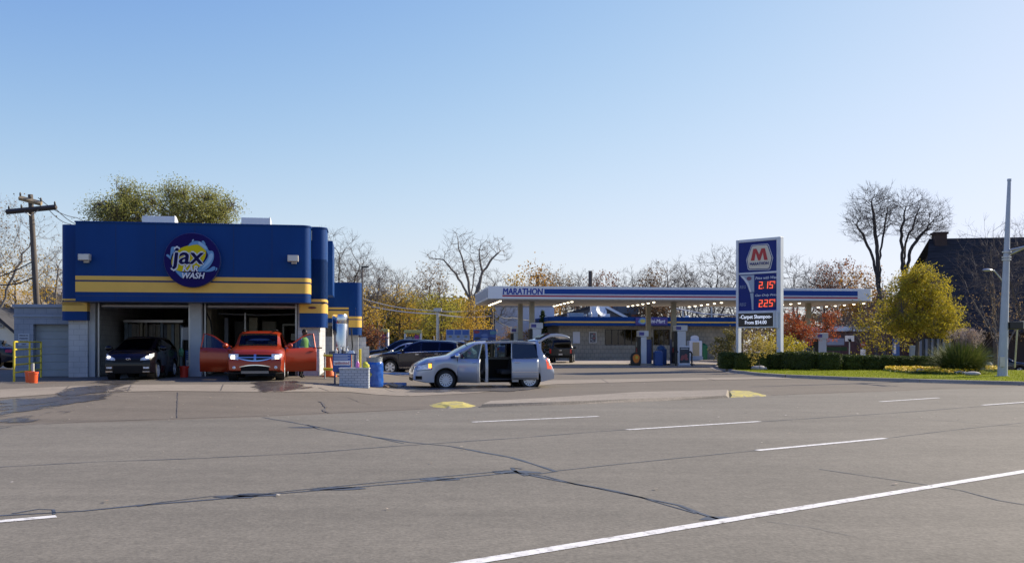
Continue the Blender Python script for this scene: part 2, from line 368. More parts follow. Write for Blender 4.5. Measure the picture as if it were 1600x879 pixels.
# wet wash water in front of the left bay
def wetmat(name,seed,col,rough,thr,sc):
    m=bpy.data.materials.new(name); m.use_nodes=True; n=m.node_tree.nodes; l=m.node_tree.links; b=n['Principled BSDF']
    b.inputs['Base Color'].default_value=(*col,1); b.inputs['Specular IOR Level'].default_value=.6; b.inputs['Coat Weight'].default_value=.35; b.inputs['Coat Roughness'].default_value=.12
    tc=n.new('ShaderNodeTexCoord'); mp=n.new('ShaderNodeMapping'); mp.inputs['Location'].default_value=(seed,seed*2,0); mp.inputs['Rotation'].default_value=(0,0,R(-50)); mp.inputs['Scale'].default_value=(1,.4,1); l.new(tc.outputs['Object'],mp.inputs[0])
    t=n.new('ShaderNodeTexNoise'); t.inputs['Scale'].default_value=sc; t.inputs['Detail'].default_value=7; t.inputs['Roughness'].default_value=.62; l.new(mp.outputs[0],t.inputs['Vector'])
    at=n.new('ShaderNodeAttribute'); at.attribute_name='fade'
    ad=n.new('ShaderNodeMath'); ad.operation='ADD'; l.new(t.outputs[0],ad.inputs[0]); l.new(at.outputs['Fac'],ad.inputs[1])
    r=n.new('ShaderNodeMapRange'); r.inputs[1].default_value=thr; r.inputs[2].default_value=thr+.10; l.new(ad.outputs[0],r.inputs[0])
    t2=n.new('ShaderNodeTexNoise'); t2.inputs['Scale'].default_value=2.2; l.new(mp.outputs[0],t2.inputs['Vector'])
    rr=n.new('ShaderNodeMapRange'); rr.inputs[1].default_value=.35; rr.inputs[2].default_value=.65; rr.inputs[3].default_value=rough; rr.inputs[4].default_value=rough+.35; l.new(t2.outputs[0],rr.inputs[0]); l.new(rr.outputs[0],b.inputs['Roughness'])
    bb=n.new('ShaderNodeBump'); bb.inputs['Strength'].default_value=.15; bb.inputs['Distance'].default_value=.004
    t3=n.new('ShaderNodeTexNoise'); t3.inputs['Scale'].default_value=30; l.new(tc.outputs['Object'],t3.inputs['Vector']); l.new(t3.outputs[0],bb.inputs['Height']); l.new(bb.outputs[0],b.inputs['Normal'])
    tr=n.new('ShaderNodeBsdfTransparent'); ms=n.new('ShaderNodeMixShader'); l.new(r.outputs[0],ms.inputs[0]); l.new(tr.outputs[0],ms.inputs[1]); l.new(b.outputs[0],ms.inputs[2]); l.new(ms.outputs[0],n['Material Output'].inputs[0])
    return m
def wet(pxs,name,seed,col,rough,thr,sc,core=.35,dz=.013):
    P=[tuple(GP(*p)[:2]) for p in pxs]
    o=clip_poly(P,.4,dz,name=name,m=wetmat(name,seed,col,rough,thr,sc))
    a=o.data.attributes.new('fade','FLOAT','POINT')
    def dist(x,y):
        best=1e9
        for i in range(len(P)):
            ax,ay=P[i];bx,by=P[(i+1)%len(P)];dx,dy=bx-ax,by-ay;t=max(0,min(1,((x-ax)*dx+(y-ay)*dy)/(dx*dx+dy*dy)));best=min(best,math.hypot(x-ax-t*dx,y-ay-t*dy))
        return best
    for i,v in enumerate(o.data.vertices): a.data[i].value=min(dist(v.co.x,v.co.y),.9)*core
    tag(o,kind='structure'); return o
wet([(150,590),(236,590),(232,600),(200,612),(170,625),(110,645),(40,664),(-60,690),(-60,622),(40,616),(100,604)],'wet_pavement',3,(.066,.06,.055),.26,.65,1.1,core=.30)
wet([(375,596),(470,594),(500,603),(470,609),(400,610),(360,604)],'wet_patch',8,(.06,.045,.033),.35,.62,1.2,core=.4,dz=.017)
wet([(700,600),(810,601),(870,606),(820,612),(700,614),(580,612)],'dark_patch',5,(.09,.08,.07),.5,.75,1.4,core=.5,dz=.017)  # darker blotchy patch under and to the left of the minivan
# concrete island with yellow noses between road and lot
M_YC=mat('yellow_curb_paint',(.46,.39,.09),.8,ns=7,na=.2,dirt=(4,.50,.60,(.24,.21,.17)))
def slab(pxs,name,m,h,taper=.12,seed=0):
    P=[Vector((*GP(*p)[:2],0)) for p in pxs]; c=sum(P,Vector())/len(P)
    mb=MB(); n=len(P); vs=[]
    for p in P: vs.append((p.x,p.y,T(p.x,p.y)-.02))
    for p in P:
        d=(c-p).normalized(); q=p+d*taper; vs.append((q.x,q.y,T(q.x,q.y)+h))
    mb.add(vs,[(i,(i+1)%n,n+(i+1)%n,n+i) for i in range(n)]+[tuple(range(n,2*n))]); return mb.build(name,m,smooth=False)
isl=thing('traffic_island','low broken concrete curb island with worn yellow painted ends between road and lot','traffic island')
a=slab([(748,636.5),(860,633),(1000,627.5),(1140,621.5),(1140,612),(1000,615.5),(870,624),(760,631)],'curb_slab',coatmat('old_concrete',(.27,.235,.19),20,.2,.85),.085,.12); a.parent=isl
a=slab([(664,633),(680,629.5),(715,628),(735,629.5),(750,633.5),(735,637),(700,638),(672,636)],'painted_nose',M_YC,.06,.45); a.parent=isl
a=slab([(1132,613),(1142,611.2),(1170,612),(1199,616.5),(1200,619),(1180,619.8),(1140,621)],'painted_nose',M_YC,.055,.3); a.parent=isl
# concrete pad under the canopy
pd=[Vector((-3.5,61.5,0)),Vector((-3.5,61.5,0))+U*31.5]; pd+= [pd[1]+V*27,pd[0]+V*27]
strip([tuple(p[:2]) for p in pd],'forecourt_pavement',M_PAD,.008,cell=2.0)
# lawn with curb
M_GRASS=mat('lawn_grass',(.23,.255,.012),.9,spec=.05,ns=3,na=.22,bs=60,bst=.6,ts=.15)
front=[(1118,572.5),(1128,577),(1150,582),(1190,586.5),(1232,589.5),(1330,593.5),(1440,597),(1600,601.5),(1760,607)]
fg=[G(*p) for p in front]
back=[Vector((48,58,0)),Vector((36,60,0)),Vector((20,60,0)),Vector((14.5,58.5,0))]
lp=[tuple(p[:2]) for p in fg]+[tuple(p[:2]) for p in back]
lawn_z=lambda x,y:.13+.10*ss(0,4,(y-23.6-.6*x)/1.166-6)
def lz(x,y): return T(x,y)+.13
tag(clip_poly(lp,1.0,.13,name='lawn',m=M_GRASS,thick=.2),kind='structure')
cb=MB()
for i in range(len(fg)-1):
    A,B=fg[i],fg[i+1]; d=(B-A).normalized(); nn=Vector((d.y,-d.x,0))
    A2=A+nn*.16;B2=B+nn*.16;A3=A+nn*.5;B3=B+nn*.5
    za,zb=T(A.x,A.y),T(B.x,B.y)
    cb.add([(A.x,A.y,za+.145),(B.x,B.y,zb+.145),(B2.x,B2.y,zb+.14),(A2.x,A2.y,za+.14),(B2.x+nn.x*.03,B2.y+nn.y*.03,zb),(A2.x+nn.x*.03,A2.y+nn.y*.03,za),(A3.x,A3.y,za+.012),(B3.x,B3.y,zb+.012),(A2.x+nn.x*.03,A2.y+nn.y*.03,za+.012),(B2.x+nn.x*.03,B2.y+nn.y*.03,zb+.012)],
      [(0,1,2,3),(3,2,4,5),(8,9,7,6)])
tag(cb.build('curb',M_CURB),kind='structure')
# ---------------------------------------------------------------- car wash building
M_BLUE=mat('blue_metal',(.0025,.042,.180),.5,ns=.8,na=.10,bs=1.2,bst=.05,spec=.15,dirt=(1.1,.58,.9,(.012,.045,.15)),stretch=(1,1,.25))
M_YEL=mat('ochre_metal',(.74,.45,.075),.5,ns=1.2,na=.06)
M_NAVY=mat('navy_trim',(.008,.02,.09),.4)
M_WB=blockmat('white_block',(.52,.53,.54),(.47,.48,.50),(.33,.34,.36),.41,.205,msize=.008,bump=.15)
M_BB=blockmat('grey_blue_block',(.27,.31,.37),(.25,.29,.35),(.18,.21,.26),.41,.205,msize=.008,bump=.2)
M_GREYP=mat('grey_paint',(.42,.44,.46),.6,ns=3,na=.08)
M_WHT=mat('white_metal',(.72,.74,.76),.4,ns=2,na=.05)
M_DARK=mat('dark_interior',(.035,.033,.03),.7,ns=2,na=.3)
M_BLK=mat('black_plastic',(.012,.012,.013),.45)
M_ROOF=mat('roof_felt',(.12,.12,.12),.9)
M_STEEL=mat('stainless_steel',(.62,.62,.62),.22,metal=1,ns=2,na=.08)
M_GALV=mat('galvanised_steel',(.45,.46,.47),.4,metal=.7,ns=5,na=.1)
M_FLOOR=mat('wash_floor',(.16,.15,.14),.25,ns=2,na=.3)
F=Frame((-7.66,35.9,.28))
cw=thing('car_wash','blue and yellow car wash building with two open bays and a round sign','building',F.O,SA)
XL=F.x(118,0); z=F.z
def fascia(name,x0,x1,y0,d,bands,rr=.32,left_round=False,parent=cw,cornerseg=8,right_round=True):
    """sheet metal fascia with a rounded right end; bands=[(z0,z1,material,proud)] ; a U shaped plan"""
    out=[]
    for zi0,zi1,m,pr in bands:
        pth=[]
        if left_round:
            pth+=[(x0-pr,y0+d)]+[(x0+rr-(rr+pr)*math.cos(t),y0+rr-(rr+pr)*math.sin(t)) for t in [k*math.pi/2/cornerseg for k in range(cornerseg+1)]]
        else: pth+=[(x0-pr,y0+d),(x0-pr,y0-pr)]
        if right_round: pth+=[(x1-rr+(rr+pr)*math.sin(t),y0+rr-(rr+pr)*math.cos(t)) for t in [k*math.pi/2/cornerseg for k in range(cornerseg+1)]]+[(x1+pr,y0+d)]
        else: pth+=[(x1+pr,y0-pr),(x1+pr,y0+d)]
        out.append((pth,zi0,zi1,m))
    return out
def fascia_build(name,segs,parent,bandname='stripe'):
    first=True; ms=[]
    for pth,z0,z1,m in segs:
        mb=MB(); mb.prism(pth,z0,z1); o=mb.build(name if first else bandname,m,parent,smooth=30); first=False
zt=z(300,350.5,0); zb=z(300,471,0)
fascia_build('fascia',fascia('f',XL,0,0,1.25,[(zb,zt,M_BLUE,0),(z(300,438.6,0),z(300,432.3,0),M_YEL,.006),(z(300,457,0),z(300,441.3,0),M_YEL,.006),(z(300,441,0),z(300,438.9,0),M_NAVY,.004),(zb-.03,zb+.0,M_NAVY,-.02),(zt-.001,zt+.05,M_BLUE,.03),(z(300,463.4,0),z(300,462.6,0),M_NAVY,.003)]),cw)
for i in range(1,6):
    xx=XL*(i/6.0); mb=MB(); mb.box(xx-.006,xx+.006,-.004,.01,zb+.02,zt); mb.build('panel_seam',mat('seam_blue',(.002,.014,.07),.6),cw)
# lower side fascias
v1=.95
xa,xb_=F.x(468,v1),F.x(510,v1)
fascia_build('side_fascia',fascia('f',xa,xb_,v1,1.6,[(z(500,511,v1),z(500,485,v1)+2.0,M_BLUE,0),(z(500,471.3,v1),z(500,467,v1),M_YEL,.006),(z(500,489,v1),z(500,474.3,v1),M_YEL,.006),(z(500,474,v1),z(500,471.6,v1),M_NAVY,.004)],rr=.34),cw)
fascia_build('side_fascia',fascia('f',0.02,xb_,v1,1.6,[(zb+.1,z(500,356.5,v1),M_BLUE,0),(z(500,356.5,v1)-.001,z(500,356.5,v1)+.05,M_BLUE,.03)],rr=.34),cw)
xc,xd=F.x(95,v1),F.x(136,v1)
fascia_build('side_fascia',fascia('f',xc,XL-.02,v1,1.6,[(zb+.1,z(105,350.5,v1),M_BLUE,0),(z(105,470,v1)-.16,z(105,463,v1)-.08,M_YEL,.006)],rr=.2,left_round=True,right_round=False),cw)
fascia_build('side_fascia',fascia('f',xc,xd,v1,1.6,[(z(105,500,v1),zb+.1,M_BLUE,0),(z(105,471.3,v1),z(105,469.2,v1),M_NAVY,.008),(z(105,486,v1),z(105,471.5,v1),M_YEL,.006)],rr=.2,left_round=True,right_round=False),cw)
# main masonry: side walls, roof, pillar, header
vw=1.2; D=14
zg=-.2; zr=zt-.5
b0,b1,p0,p1,q0,q1=F.x(147,vw),F.x(297,vw),F.x(297,vw),F.x(315,vw),F.x(465,vw),F.x(498,vw)
lb=F.x(107,vw)
mb=MB(); mb.box(q0,q1,vw,vw+D,zg,zr); mb.build('block_wall',M_WB,cw,bevel=.01)
mb=MB(); mb.box(lb,F.x(137,vw),vw,vw+D,zg,zr); mb.build('block_wall',M_WB,cw,bevel=.01)
mb=MB(); mb.box(F.x(137,vw)+.003,b0,vw+.12,vw+.5,zg,zb+.3); mb.build('pillar',M_GREYP,cw,bevel=.01); mb=MB(); mb.box(p0,p1,vw-.02,vw+.45,zg,zb+.3); mb.build('pillar',M_GREYP,cw,bevel=.01)
mb=MB(); mb.box(F.x(137,vw)+.002,q0-.002,vw+D-.3,vw+D,zg,zr); mb.build('rear_wall',mat('rear_wall_paint',(.34,.31,.24),.8,ns=1.5,na=.4),cw)
mb=MB(); mb.box(lb,q1,1.28,vw+D,zr+.002,zr+.12); mb.build('roof',M_ROOF,cw)
mb=MB(); mb.box(F.x(137,vw)+.002,q0-.002,vw+.02,vw+D-.3,zb+.45,zb+.55); mb.build('ceiling',mat('bay_ceiling',(.28,.26,.21),.8),cw)
mb=MB(); mb.box(F.x(137,vw)+.002,q0-.002,vw-.6,vw+D-.3,-.12,.012); mb.build('floor',M_FLOOR,cw)
mb=MB(); mb.box((p0+p1)/2-.08,(p0+p1)/2+.08,vw+3.2,vw+D-.3,.013,zb+.44); mb.build('dividing_wall',mat('inner_wall',(.40,.36,.27),.8,ns=1.5,na=.3),cw)
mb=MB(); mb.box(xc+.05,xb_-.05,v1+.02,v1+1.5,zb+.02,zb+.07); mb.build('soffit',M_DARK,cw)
# roll-up door drums and heaters over each bay
for a,bb in ((b0,b1),(p1,q0)):
    mb=MB(); mb.tube([(a+.15,vw+.55,zb-.10),(bb-.1,vw+.55,zb-.10)],.10,12); mb.build('door_drum',M_GALV,cw,smooth=True)
    mb=MB(); mb.box(a+.02,bb-.02,vw+.2,vw+.3,zb-.02,zb+.29); mb.build('door_header',mat('header_brown',(.10,.08,.06),.7,ns=3,na=.3),cw)
    for xx in (a+.08,bb-.08):
        mb=MB(); mb.box(xx-.03,xx+.03,vw+.3,vw+.42,.02,zb); mb.build('door_track',M_GALV,cw)
rg=random.Random(5)
MS=[mat('strip_%s'%n,c,.6,ns=4,na=.2) for n,c in (('a',(.17,.23,.30)),('b',(.20,.19,.18)),('c',(.09,.11,.15)),('d',(.28,.26,.20)))]
cur=thing('strip_curtain','hanging grey and blue wash strips across the back of the left bay','curtain',F.O,SA)
x=b0+.1
k=0
while x<b0+2.45:
    wd=rg.uniform(.08,.2); mb=MB(); mb.box(x,x+wd-.02,vw+4+rg.uniform(0,.3),vw+4.35,.35,2.15+rg.uniform(-.05,.05)); mb.build('strip',MS[rg.randrange(4)],cur); x+=wd
mb=MB(); mb.box(b0+.1,b0+2.5,vw+4,vw+4.4,2.2,2.3); mb.build('rail',M_GALV,cur)
# fittings in the bays: posts, pipes, cabinets, inner door
def fit(name,x0,x1,y0,y1,z0,z1,m): 
    mb=MB(); mb.box(x0,x1,y0,y1,z0,z1); return mb.build(name,m,cw,bevel=.01)
MI=mat('inner_panel',(.50,.46,.34),.7,ns=2,na=.2); ML=mat('inner_light',(.5,.5,.46),.6)
for i,(dx,hh,m) in enumerate([(2.62,2.1,ML),(2.9,2.4,M_GALV),(3.15,1.9,MI),(3.3,1.9,MI),(3.5,1.9,MI)]): fit('wash_post',b0+dx-.25,b0+dx-.19,vw+4.5,vw+4.6,.02,hh,m)
fit('dark_doorway',b0+2.0,b0+2.6,vw+4.6,vw+4.7,.02,2.1,M_BLK)
fit('control_board',F.x(282,vw+.6),F.x(297,vw+.6),vw+.7,vw+.75,1.45,1.95,mat('board_grey',(.33,.33,.35),.6))
fit('cabinet',p1+1.2,p1+1.55,vw+5,vw+5.4,.9,2.45,MI); fit('cabinet',p1+1.7,p1+2.3,vw+5.5,vw+5.8,1.6,2.3,mat('inner_dim',(.3,.28,.23),.7))
fit('wash_post',p1+.35,p1+.5,vw+3.6,vw+3.9,.02,2.4,mat('post_bluegrey',(.13,.15,.2),.5)); fit('wash_post',p1+1.25,p1+1.31,vw+2.9,vw+3,.02,2.6,M_GALV)
fit('door_frame',p1+2.62,p1+2.70,vw+5,vw+5.1,.02,2.1,ML); fit('door_frame',p1+3.35,p1+3.43,vw+5,vw+5.1,.02,2.1,ML); fit('door_frame',p1+2.62,p1+3.43,vw+5.0,vw+5.1,2.1,2.18,ML)
fit('notice',p1+3.0,p1+3.2,vw+4.9,vw+4.93,1.45,1.75,ML); fit('dark_doorway',p1+.5,p1+1.2,vw+5.6,vw+5.7,.02,2.3,M_BLK)
mb=MB(); mb.tube([(p1+.05,vw+.6,2.6),(p1+.2,vw+.9,2.2),(p1+.25,vw+1,1.6),(p1+.3,vw+1,.9)],.03,6); mb.build('hose',M_BLK,cw,smooth=True)
mb=MB(); mb.tube([(p1+.2,vw+3,2.55),(p1+2,vw+3,2.5),(q0-.3,vw+3,2.55)],.04,6); mb.build('spray_pipe',M_GALV,cw,smooth=True)
# wash brush against the pillar
br=thing('wash_brush','long handled wash brush leaning on the pillar between the bays','brush',F.O+F.u*(F.x(284,vw))+F.v*(vw-.1),SA)
mb=MB(); mb.tube([(.0,.0,.95),(.02,.1,1.9)],.02,6); mb.build('handle',ML,br)
mb=MB(); mb.ell((0,0,.98),(.10,.07,.16),8,6,.2,3); mb.build('bristles',mat('green_bristle',(.1,.25,.12),.8),br)
# annex on the left with roller door
va=2.0
ax0,ax1=F.x(22,va),lb+.02
zat=z(60,480,va); ad0,ad1=F.x(52,va),F.x(107,va); dz1=z(80,506,va)
mb=MB(); mb.box(ax0,ad0,va,va+7,zg,zat); mb.box(ad0,ax1,va,va+7,dz1,zat-.001); mb.box(ad0,ad0+.003,va,va,0,0); mb.build('annex_wall',M_BB,cw)
mb=MB(); mb.box(ax0-.06,ax1-.02,va-.06,va+7,zat,zat+.12); mb.box(ax0-.03,ax1-.02,va-.03,va-.001,zat-.36,zat-.30); mb.build('coping',mat('coping',(.28,.33,.40),.7,ns=3,na=.1),cw,bevel=.01)
mb=MB(); n=7; hh=(dz1+.02)/n
for i in range(n): mb.box(ad0,ad1+.1,va+.28,va+.36,i*hh+.01,(i+1)*hh-.02)
mb.box(ad0,ad1+.1,va+.30,va+.40,0,dz1); mb.build('garage_door',mat('garage_grey',(.27,.31,.34),.55,ns=2,na=.1),cw,bevel=.006)
ns=thing('parking_notice','small grey notice lettered PRIVATE PARKING on the annex wall by the garage door','notice',F.O,SA)
nx=F.x(37.5,va); nz=z(37,530,va)
mb=MB(); mb.box(nx-.2,nx+.2,va-.025,va-.003,nz-.24,nz+.22); mb.build('plate',mat('notice_plate',(.38,.43,.50),.5),ns)
MT=mat('notice_ink',(.03,.05,.12),.6)
for i,s in enumerate(['PRIVATE','PARKING','CUSTOMERS','ONLY']): text('lettering',s,MT,ns,FM(nx,va-.028,nz+.15-i*.11),.30 if i!=3 else .16,.055,ext=.004,bold=.02)
# far right slab and low wing
v5=5.2
mb=MB(); mb.box(F.x(500,v5),F.x(520,v5),v5,v5+2.5,z(510,461,v5),z(510,376,v5)); mb.build('upper_fascia',M_BLUE,cw,bevel=.03)
v9=8.5
w0,w1,w2=q1-.05,F.x(565,v9),F.x(556,v9)
wz=lambda py:z(540,py,v9)
fascia_build('low_fascia',fascia('f',w0,w2-.01,v9,6,[(wz(496.5)-.22,wz(441),M_BLUE,0),(wz(483),wz(480),M_YEL,.01),(wz(496.5),wz(485.5),M_YEL,.01),(wz(485.3),wz(483.2),M_NAVY,.006)],right_round=False),cw)
fascia_build('low_fascia',fascia('f',F.x(545,v9),w1,v9-.02,6.02,[(wz(523),wz(441)+.0,M_BLUE,0),(wz(498),wz(494),M_YEL,.01),(wz(511),wz(499.5),M_YEL,.01)],rr=.35),cw)
mb=MB(); mb.box(w0,w1-.15,v9+.5,v9+5.8,zg,wz(480)); mb.build('wing_wall',M_WB,cw)
vq=v9+.5
mb=MB(); mb.box(F.x(508,vq),F.x(529,vq),vq-.03,vq-.004,z(518,525,vq),z(518,509,vq)); mb.build('window',mat('dark_window',(.01,.01,.012),.1),cw)
mb=MB(); mb.box(w1-.3,F.x(577,v9+3),v9+3,v9+3.3,zg,z(570,533,v9+3)-.25); mb.box(w1-.3,F.x(572,v9+3.3),v9+3.3,v9+8,zg,z(570,526,v9+3)); mb.build('yard_wall',M_WB,cw)
# little red emblem plate on the right fascia
ep=thing('address_plate','small dark red oval plate on the yellow stripe at the right corner','plate',F.O,SA)
ex=F.x(488,v1); ez=z(488,480.5,v1)
mb=MB(); mb.prism([(ex+.16*math.cos(t),ez+.045*math.sin(t)) for t in [k*math.pi/8 for k in range(16)]],-.0,.03,Matrix(((1,0,0,0),(0,0,-1,v1-.006),(0,1,0,0),(0,0,0,1)))); mb.build('plate',mat('maroon',(.12,.012,.02),.4),ep)
# roof hoods
def hood(px0,px1,pyt,v,lab,rnd):
    t=thing('roof_vent',lab,'roof vent',F.O+F.u*F.x((px0+px1)/2,v)+F.v*v+Vector((0,0,zr+.12)),SA,'white vent hoods on the car wash roof')
    wd=(F.x(px1,v)-F.x(px0,v))/2; h=z(px0,pyt,v)-zr-.12
    prof=[(0,0),(0,h)]+[(.15+ .75*math.sin(a),h-.5*(1-math.cos(a))) for a in [k*math.pi/2/6 for k in range(7)]]+[(.9,0)]
    Mx=Matrix(((0,0,1,0),(1,0,0,0),(0,1,0,0),(0,0,0,1)))
    mb=MB(); mb.prism(prof,-wd,wd,Mx); mb.build('hood',M_WHT,t,bevel=.01)
    mb=MB(); mb.prism([(p[0]*1.03-.01,p[1]*1.03) for p in prof],wd+.002,wd+.03,Mx); mb.build('end_plate',M_WHT,t)
hood(222,272,337,3.2,'curved white roof vent hood above the round sign on the car wash',1)
hood(377,421,339.5,3.4,'boxy white roof vent hood right of centre on the car wash roof',0)
# wall lights
def wlight(px,py,lab):
    t=thing('wall_light',lab,'wall light',F.O+F.u*F.x(px,0)+Vector((0,0,z(px,py,0))),SA,'floodlights on the car wash fascia')
    mb=MB(); mb.box(-.20,.20,-.36,-.10,-.11,.13); mb.build('housing',mat('light_housing',(.42,.41,.38),.45,ns=8,na=.15),t,bevel=.02)
    mb=MB(); mb.box(-.17,.17,-.375,-.361,-.09,.10); mb.build('lens',mat('light_lens',(.55,.55,.52),.15),t,bevel=.004)
    mb=MB(); mb.box(-.07,.12,-.11,0,-.18,-.02); mb.build('bracket',M_GALV,t,bevel=.01)
wlight(135,403,'square grey floodlight on the left end of the blue car wash fascia'); wlight(458.5,405,'square grey floodlight at the right end of the blue car wash fascia')
# round sign
sg=thing('round_sign','round violet car wash sign lettered jax KAR WASH with yellow spot and water splash','sign',F.O+F.u*F.x(300,-.3)+Vector((0,0,z(300,406,-.3))),SA)
rr=(F.x(344,-.3)-F.x(256,-.3))/2
Mf=Matrix(((1,0,0,0),(0,0,-1,0),(0,1,0,0),(0,0,0,1)))
mb=MB(); mb.lathe([(rr,0),(rr,.26),(rr*.985,.29)],64,Mf); mb.build('disc',mat('sign_violet',(.013,.009,.095),.6,ns=1.2,na=.12,spec=.08),sg,smooth=30)
mb=MB(); mb.lathe([(rr*1.0,.0),(rr*1.012,.01),(rr*1.012,.25),(rr*1.0,.27)],64,Mf); mb.build('rim',mat('sign_rim',(.03,.05,.16),.3),sg,smooth=30)
k=rr/44.0
def sp(pts,off,m,name='artwork'):
    P=[((x-300)*k,(406-y)*k) for x,y in pts]; mb=MB(); mb.prism(P,.29+off,.29+off+.006,Mf); mb.build(name,m,sg)
def smooth(pts,n=5):
    out=[];N=len(pts)
    for i in range(N):
        a,b,c,d=[Vector(pts[(i+j)%N]) for j in (-1,0,1,2)]
        for q in range(n):
            t=q/n; out.append(tuple(.5*((2*b)+(c-a)*t+(2*a-5*b+4*c-d)*t*t+(3*b-a-3*c+d)*t*t*t)))
    return out
MY=mat('sign_yellow',(.60,.50,.008),.6,spec=.1); MC=mat('sign_water',(.14,.30,.52),.6,spec=.1); MCL=mat('sign_pale',(.30,.48,.66),.6,spec=.1); MN=mat('sign_navy',(.008,.007,.06),.6,spec=.1); MWt=mat('sign_white',(.66,.68,.72),.6,spec=.1)
sc=lambda L:[(240+x/7.99,350+y/7.99) for x,y in L]
sp(smooth(sc([(225,470),(250,380),(330,300),(450,255),(540,245),(620,270),(655,340),(640,420),(600,490),(560,560),(400,600),(280,580),(235,530)])),0,MY)
sp(smooth(sc([(430,265),(480,210),(540,200),(600,215),(660,260),(690,320),(740,330),(755,390),(740,460),(690,540),(620,590),(560,600),(545,570),(600,510),(650,450),(680,390),(665,340),(640,310),(560,250),(500,250)])),.007,MC)
sp(smooth(sc([(700,370),(735,360),(742,400),(715,460),(660,520),(600,560),(640,500),(680,440)])),.014,MCL)
sp(smooth(sc([(565,205),(600,225),(640,255),(670,300),(640,300),(600,270),(560,240)])),.014,MCL)
sp(smooth(sc([(600,205),(625,195),(645,225),(650,255),(630,240)])),.014,MC); sp(smooth(sc([(478,195),(495,178),(503,190),(485,205)]),3),.007,MCL)
sp(smooth(sc([(620,590),(680,570),(740,530),(770,535),(765,570),(720,592),(660,598)])),.007,MC); sp(smooth(sc([(778,545),(795,545),(793,572),(770,588),(782,565)]),3),.007,MC)
sp(smooth(sc([(218,300),(240,278),(275,285),(278,315),(250,350),(225,390),(212,440),(210,380)])),.007,MC); sp(smooth(sc([(160,385),(180,378),(205,400),(212,445),(195,425),(165,402)])),.007,MC)
sp(smooth(sc([(265,580),(330,600),(400,615),(470,610),(400,640),(360,680),(310,640)])),.005,MC)
def st(s,cx,cy,wd,ht,m,off,bold,shear): text('lettering',s,m,sg,Matrix.Translation((((240+cx/7.99)-300)*k,-.29-off,(406-(350+cy/7.99))*k))@Matrix.Rotation(R(90),4,'X'),wd/7.99*k,ht/7.99*k,shear=shear,bold=bold,ext=.006)
st('jax',428,433,435,300,MWt,.018,.07,.10); st('jax',428,433,405,270,MN,.032,.025,.10)
st('KAR',461,564,204,80,MN,.010,.06,.25); st('WASH',501,654,294,80,MN,.010,.06,.25); st('KAR',458,560,196,74,MWt,.024,.045,.25); st('WASH',498,650,286,74,MWt,.024,.045,.25)
# ---------------------------------------------------------------- small things by the car wash
M_YR=mat('yellow_rail',(.62,.50,.03),.5,ns=6,na=.12)
def bucket(px,py,lab,w=.15,h=.36,col=(.75,.10,.02)):
    p=GP(px,py); t=thing('bucket',lab,'bucket',p,0,'orange and red wash buckets')
    mb=MB(); mb.lathe([(w*.82,0),(w*.96,h*.82),(w*1.05,h*.83),(w*1.05,h),(w*.98,h),(w*.8,.03),(0,.03)],20); mb.build('pail',mat('pail_%d'%int(col[0]*100),col,.45),t,smooth=30)
    mb=MB(); mb.tube([(w*1.05*math.cos(a),-w*1.06*math.sin(a)*.5-.0,h*.9-w*math.sin(a)*1.1) for a in [i*math.pi/8 for i in range(9)]],.005,5); mb.build('handle',M_GALV,t); return t
bucket(52,598,'orange bucket nearest the garage door below the yellow rail end')
t=bucket(46.5,597,'orange bucket holding a white scrub brush beside the yellow rail')
sb=thing('scrub_brush','white scrub brush standing up in an orange bucket by the yellow rail','brush',t.location+Vector((.05,0,0)))
mb=MB(); mb.box(.02,.09,-.03,.03,.1,.62); mb.build('handle',ML,sb,bevel=.01)
t=bucket(292,588.5,'red bucket in front of the price board at the pillar',.17,.42,(.55,.03,.015)); t.location+=Vector((0,-.3,0))
# yellow guard rail (an L shape of two panels)
gr=thing('guard_rail','yellow pipe guard rail with five bars left of the garage','rail')
A=GP(22,596); B=GP(43,590); C=GP(61,589); h=1.32
A0,B0,C0=A.copy(),A.lerp(GP(66,589),.52),GP(64,589)
for P in (A0,C0):
    mb=MB(); mb.tube([P-Vector((0,0,.1)),P+Vector((0,0,h))],.035,10); mb.build('post',M_YR,gr,smooth=True)
mb=MB(); mb.tube([B0+Vector((0,0,.25)),B0+Vector((0,0,h))],.032,10); mb.build('post',M_YR,gr,smooth=True)
for i in range(5):
    mb=MB(); q=Vector((0,0,h-.0-i*.255)); mb.tube([A0+q,C0+q],.028,8); mb.build('bar',M_YR,gr,smooth=True)
# price boards
def pboard(p,rz,w,h,lab,ink):
    t=thing('price_board',lab,'sign',p,rz,'small blue wash price boards')
    mb=MB(); mb.box(-w/2,w/2,0,.05,0,h); mb.build('panel',mat('board_blue',(.03,.09,.30),.4),t,bevel=.008)
    mb=MB(); mb.box(-w*.45,w*.45,-.006,-.0015,h*.36,h*.62); mb.build('band',MWt if 0 else mat('board_white',(.7,.7,.7),.5),t)
    for i in range(4):
        mb=MB(); mb.box(-w*.43,w*.43-(i%2)*w*.12,-.005,-.001,h*(.92-i*.075)-.012,h*(.92-i*.075)+.008); mb.build('text_line',mat('board_grey_ink',(.45,.5,.6),.5),t)
    text('lettering','unlimited',mat('ink_'+ink,(.35,.03,.04) if ink=='red' else (.05,.04,.2),.5),t,FM(0,-.008,h*.49),w*.78,h*.15,bold=.02,ext=.003)
    return t
p=GP(299,587); pboard(p+Vector((0,.25,0)),SA,.62,1.0,'blue price board lettered unlimited at the pillar between the two bays','blue')
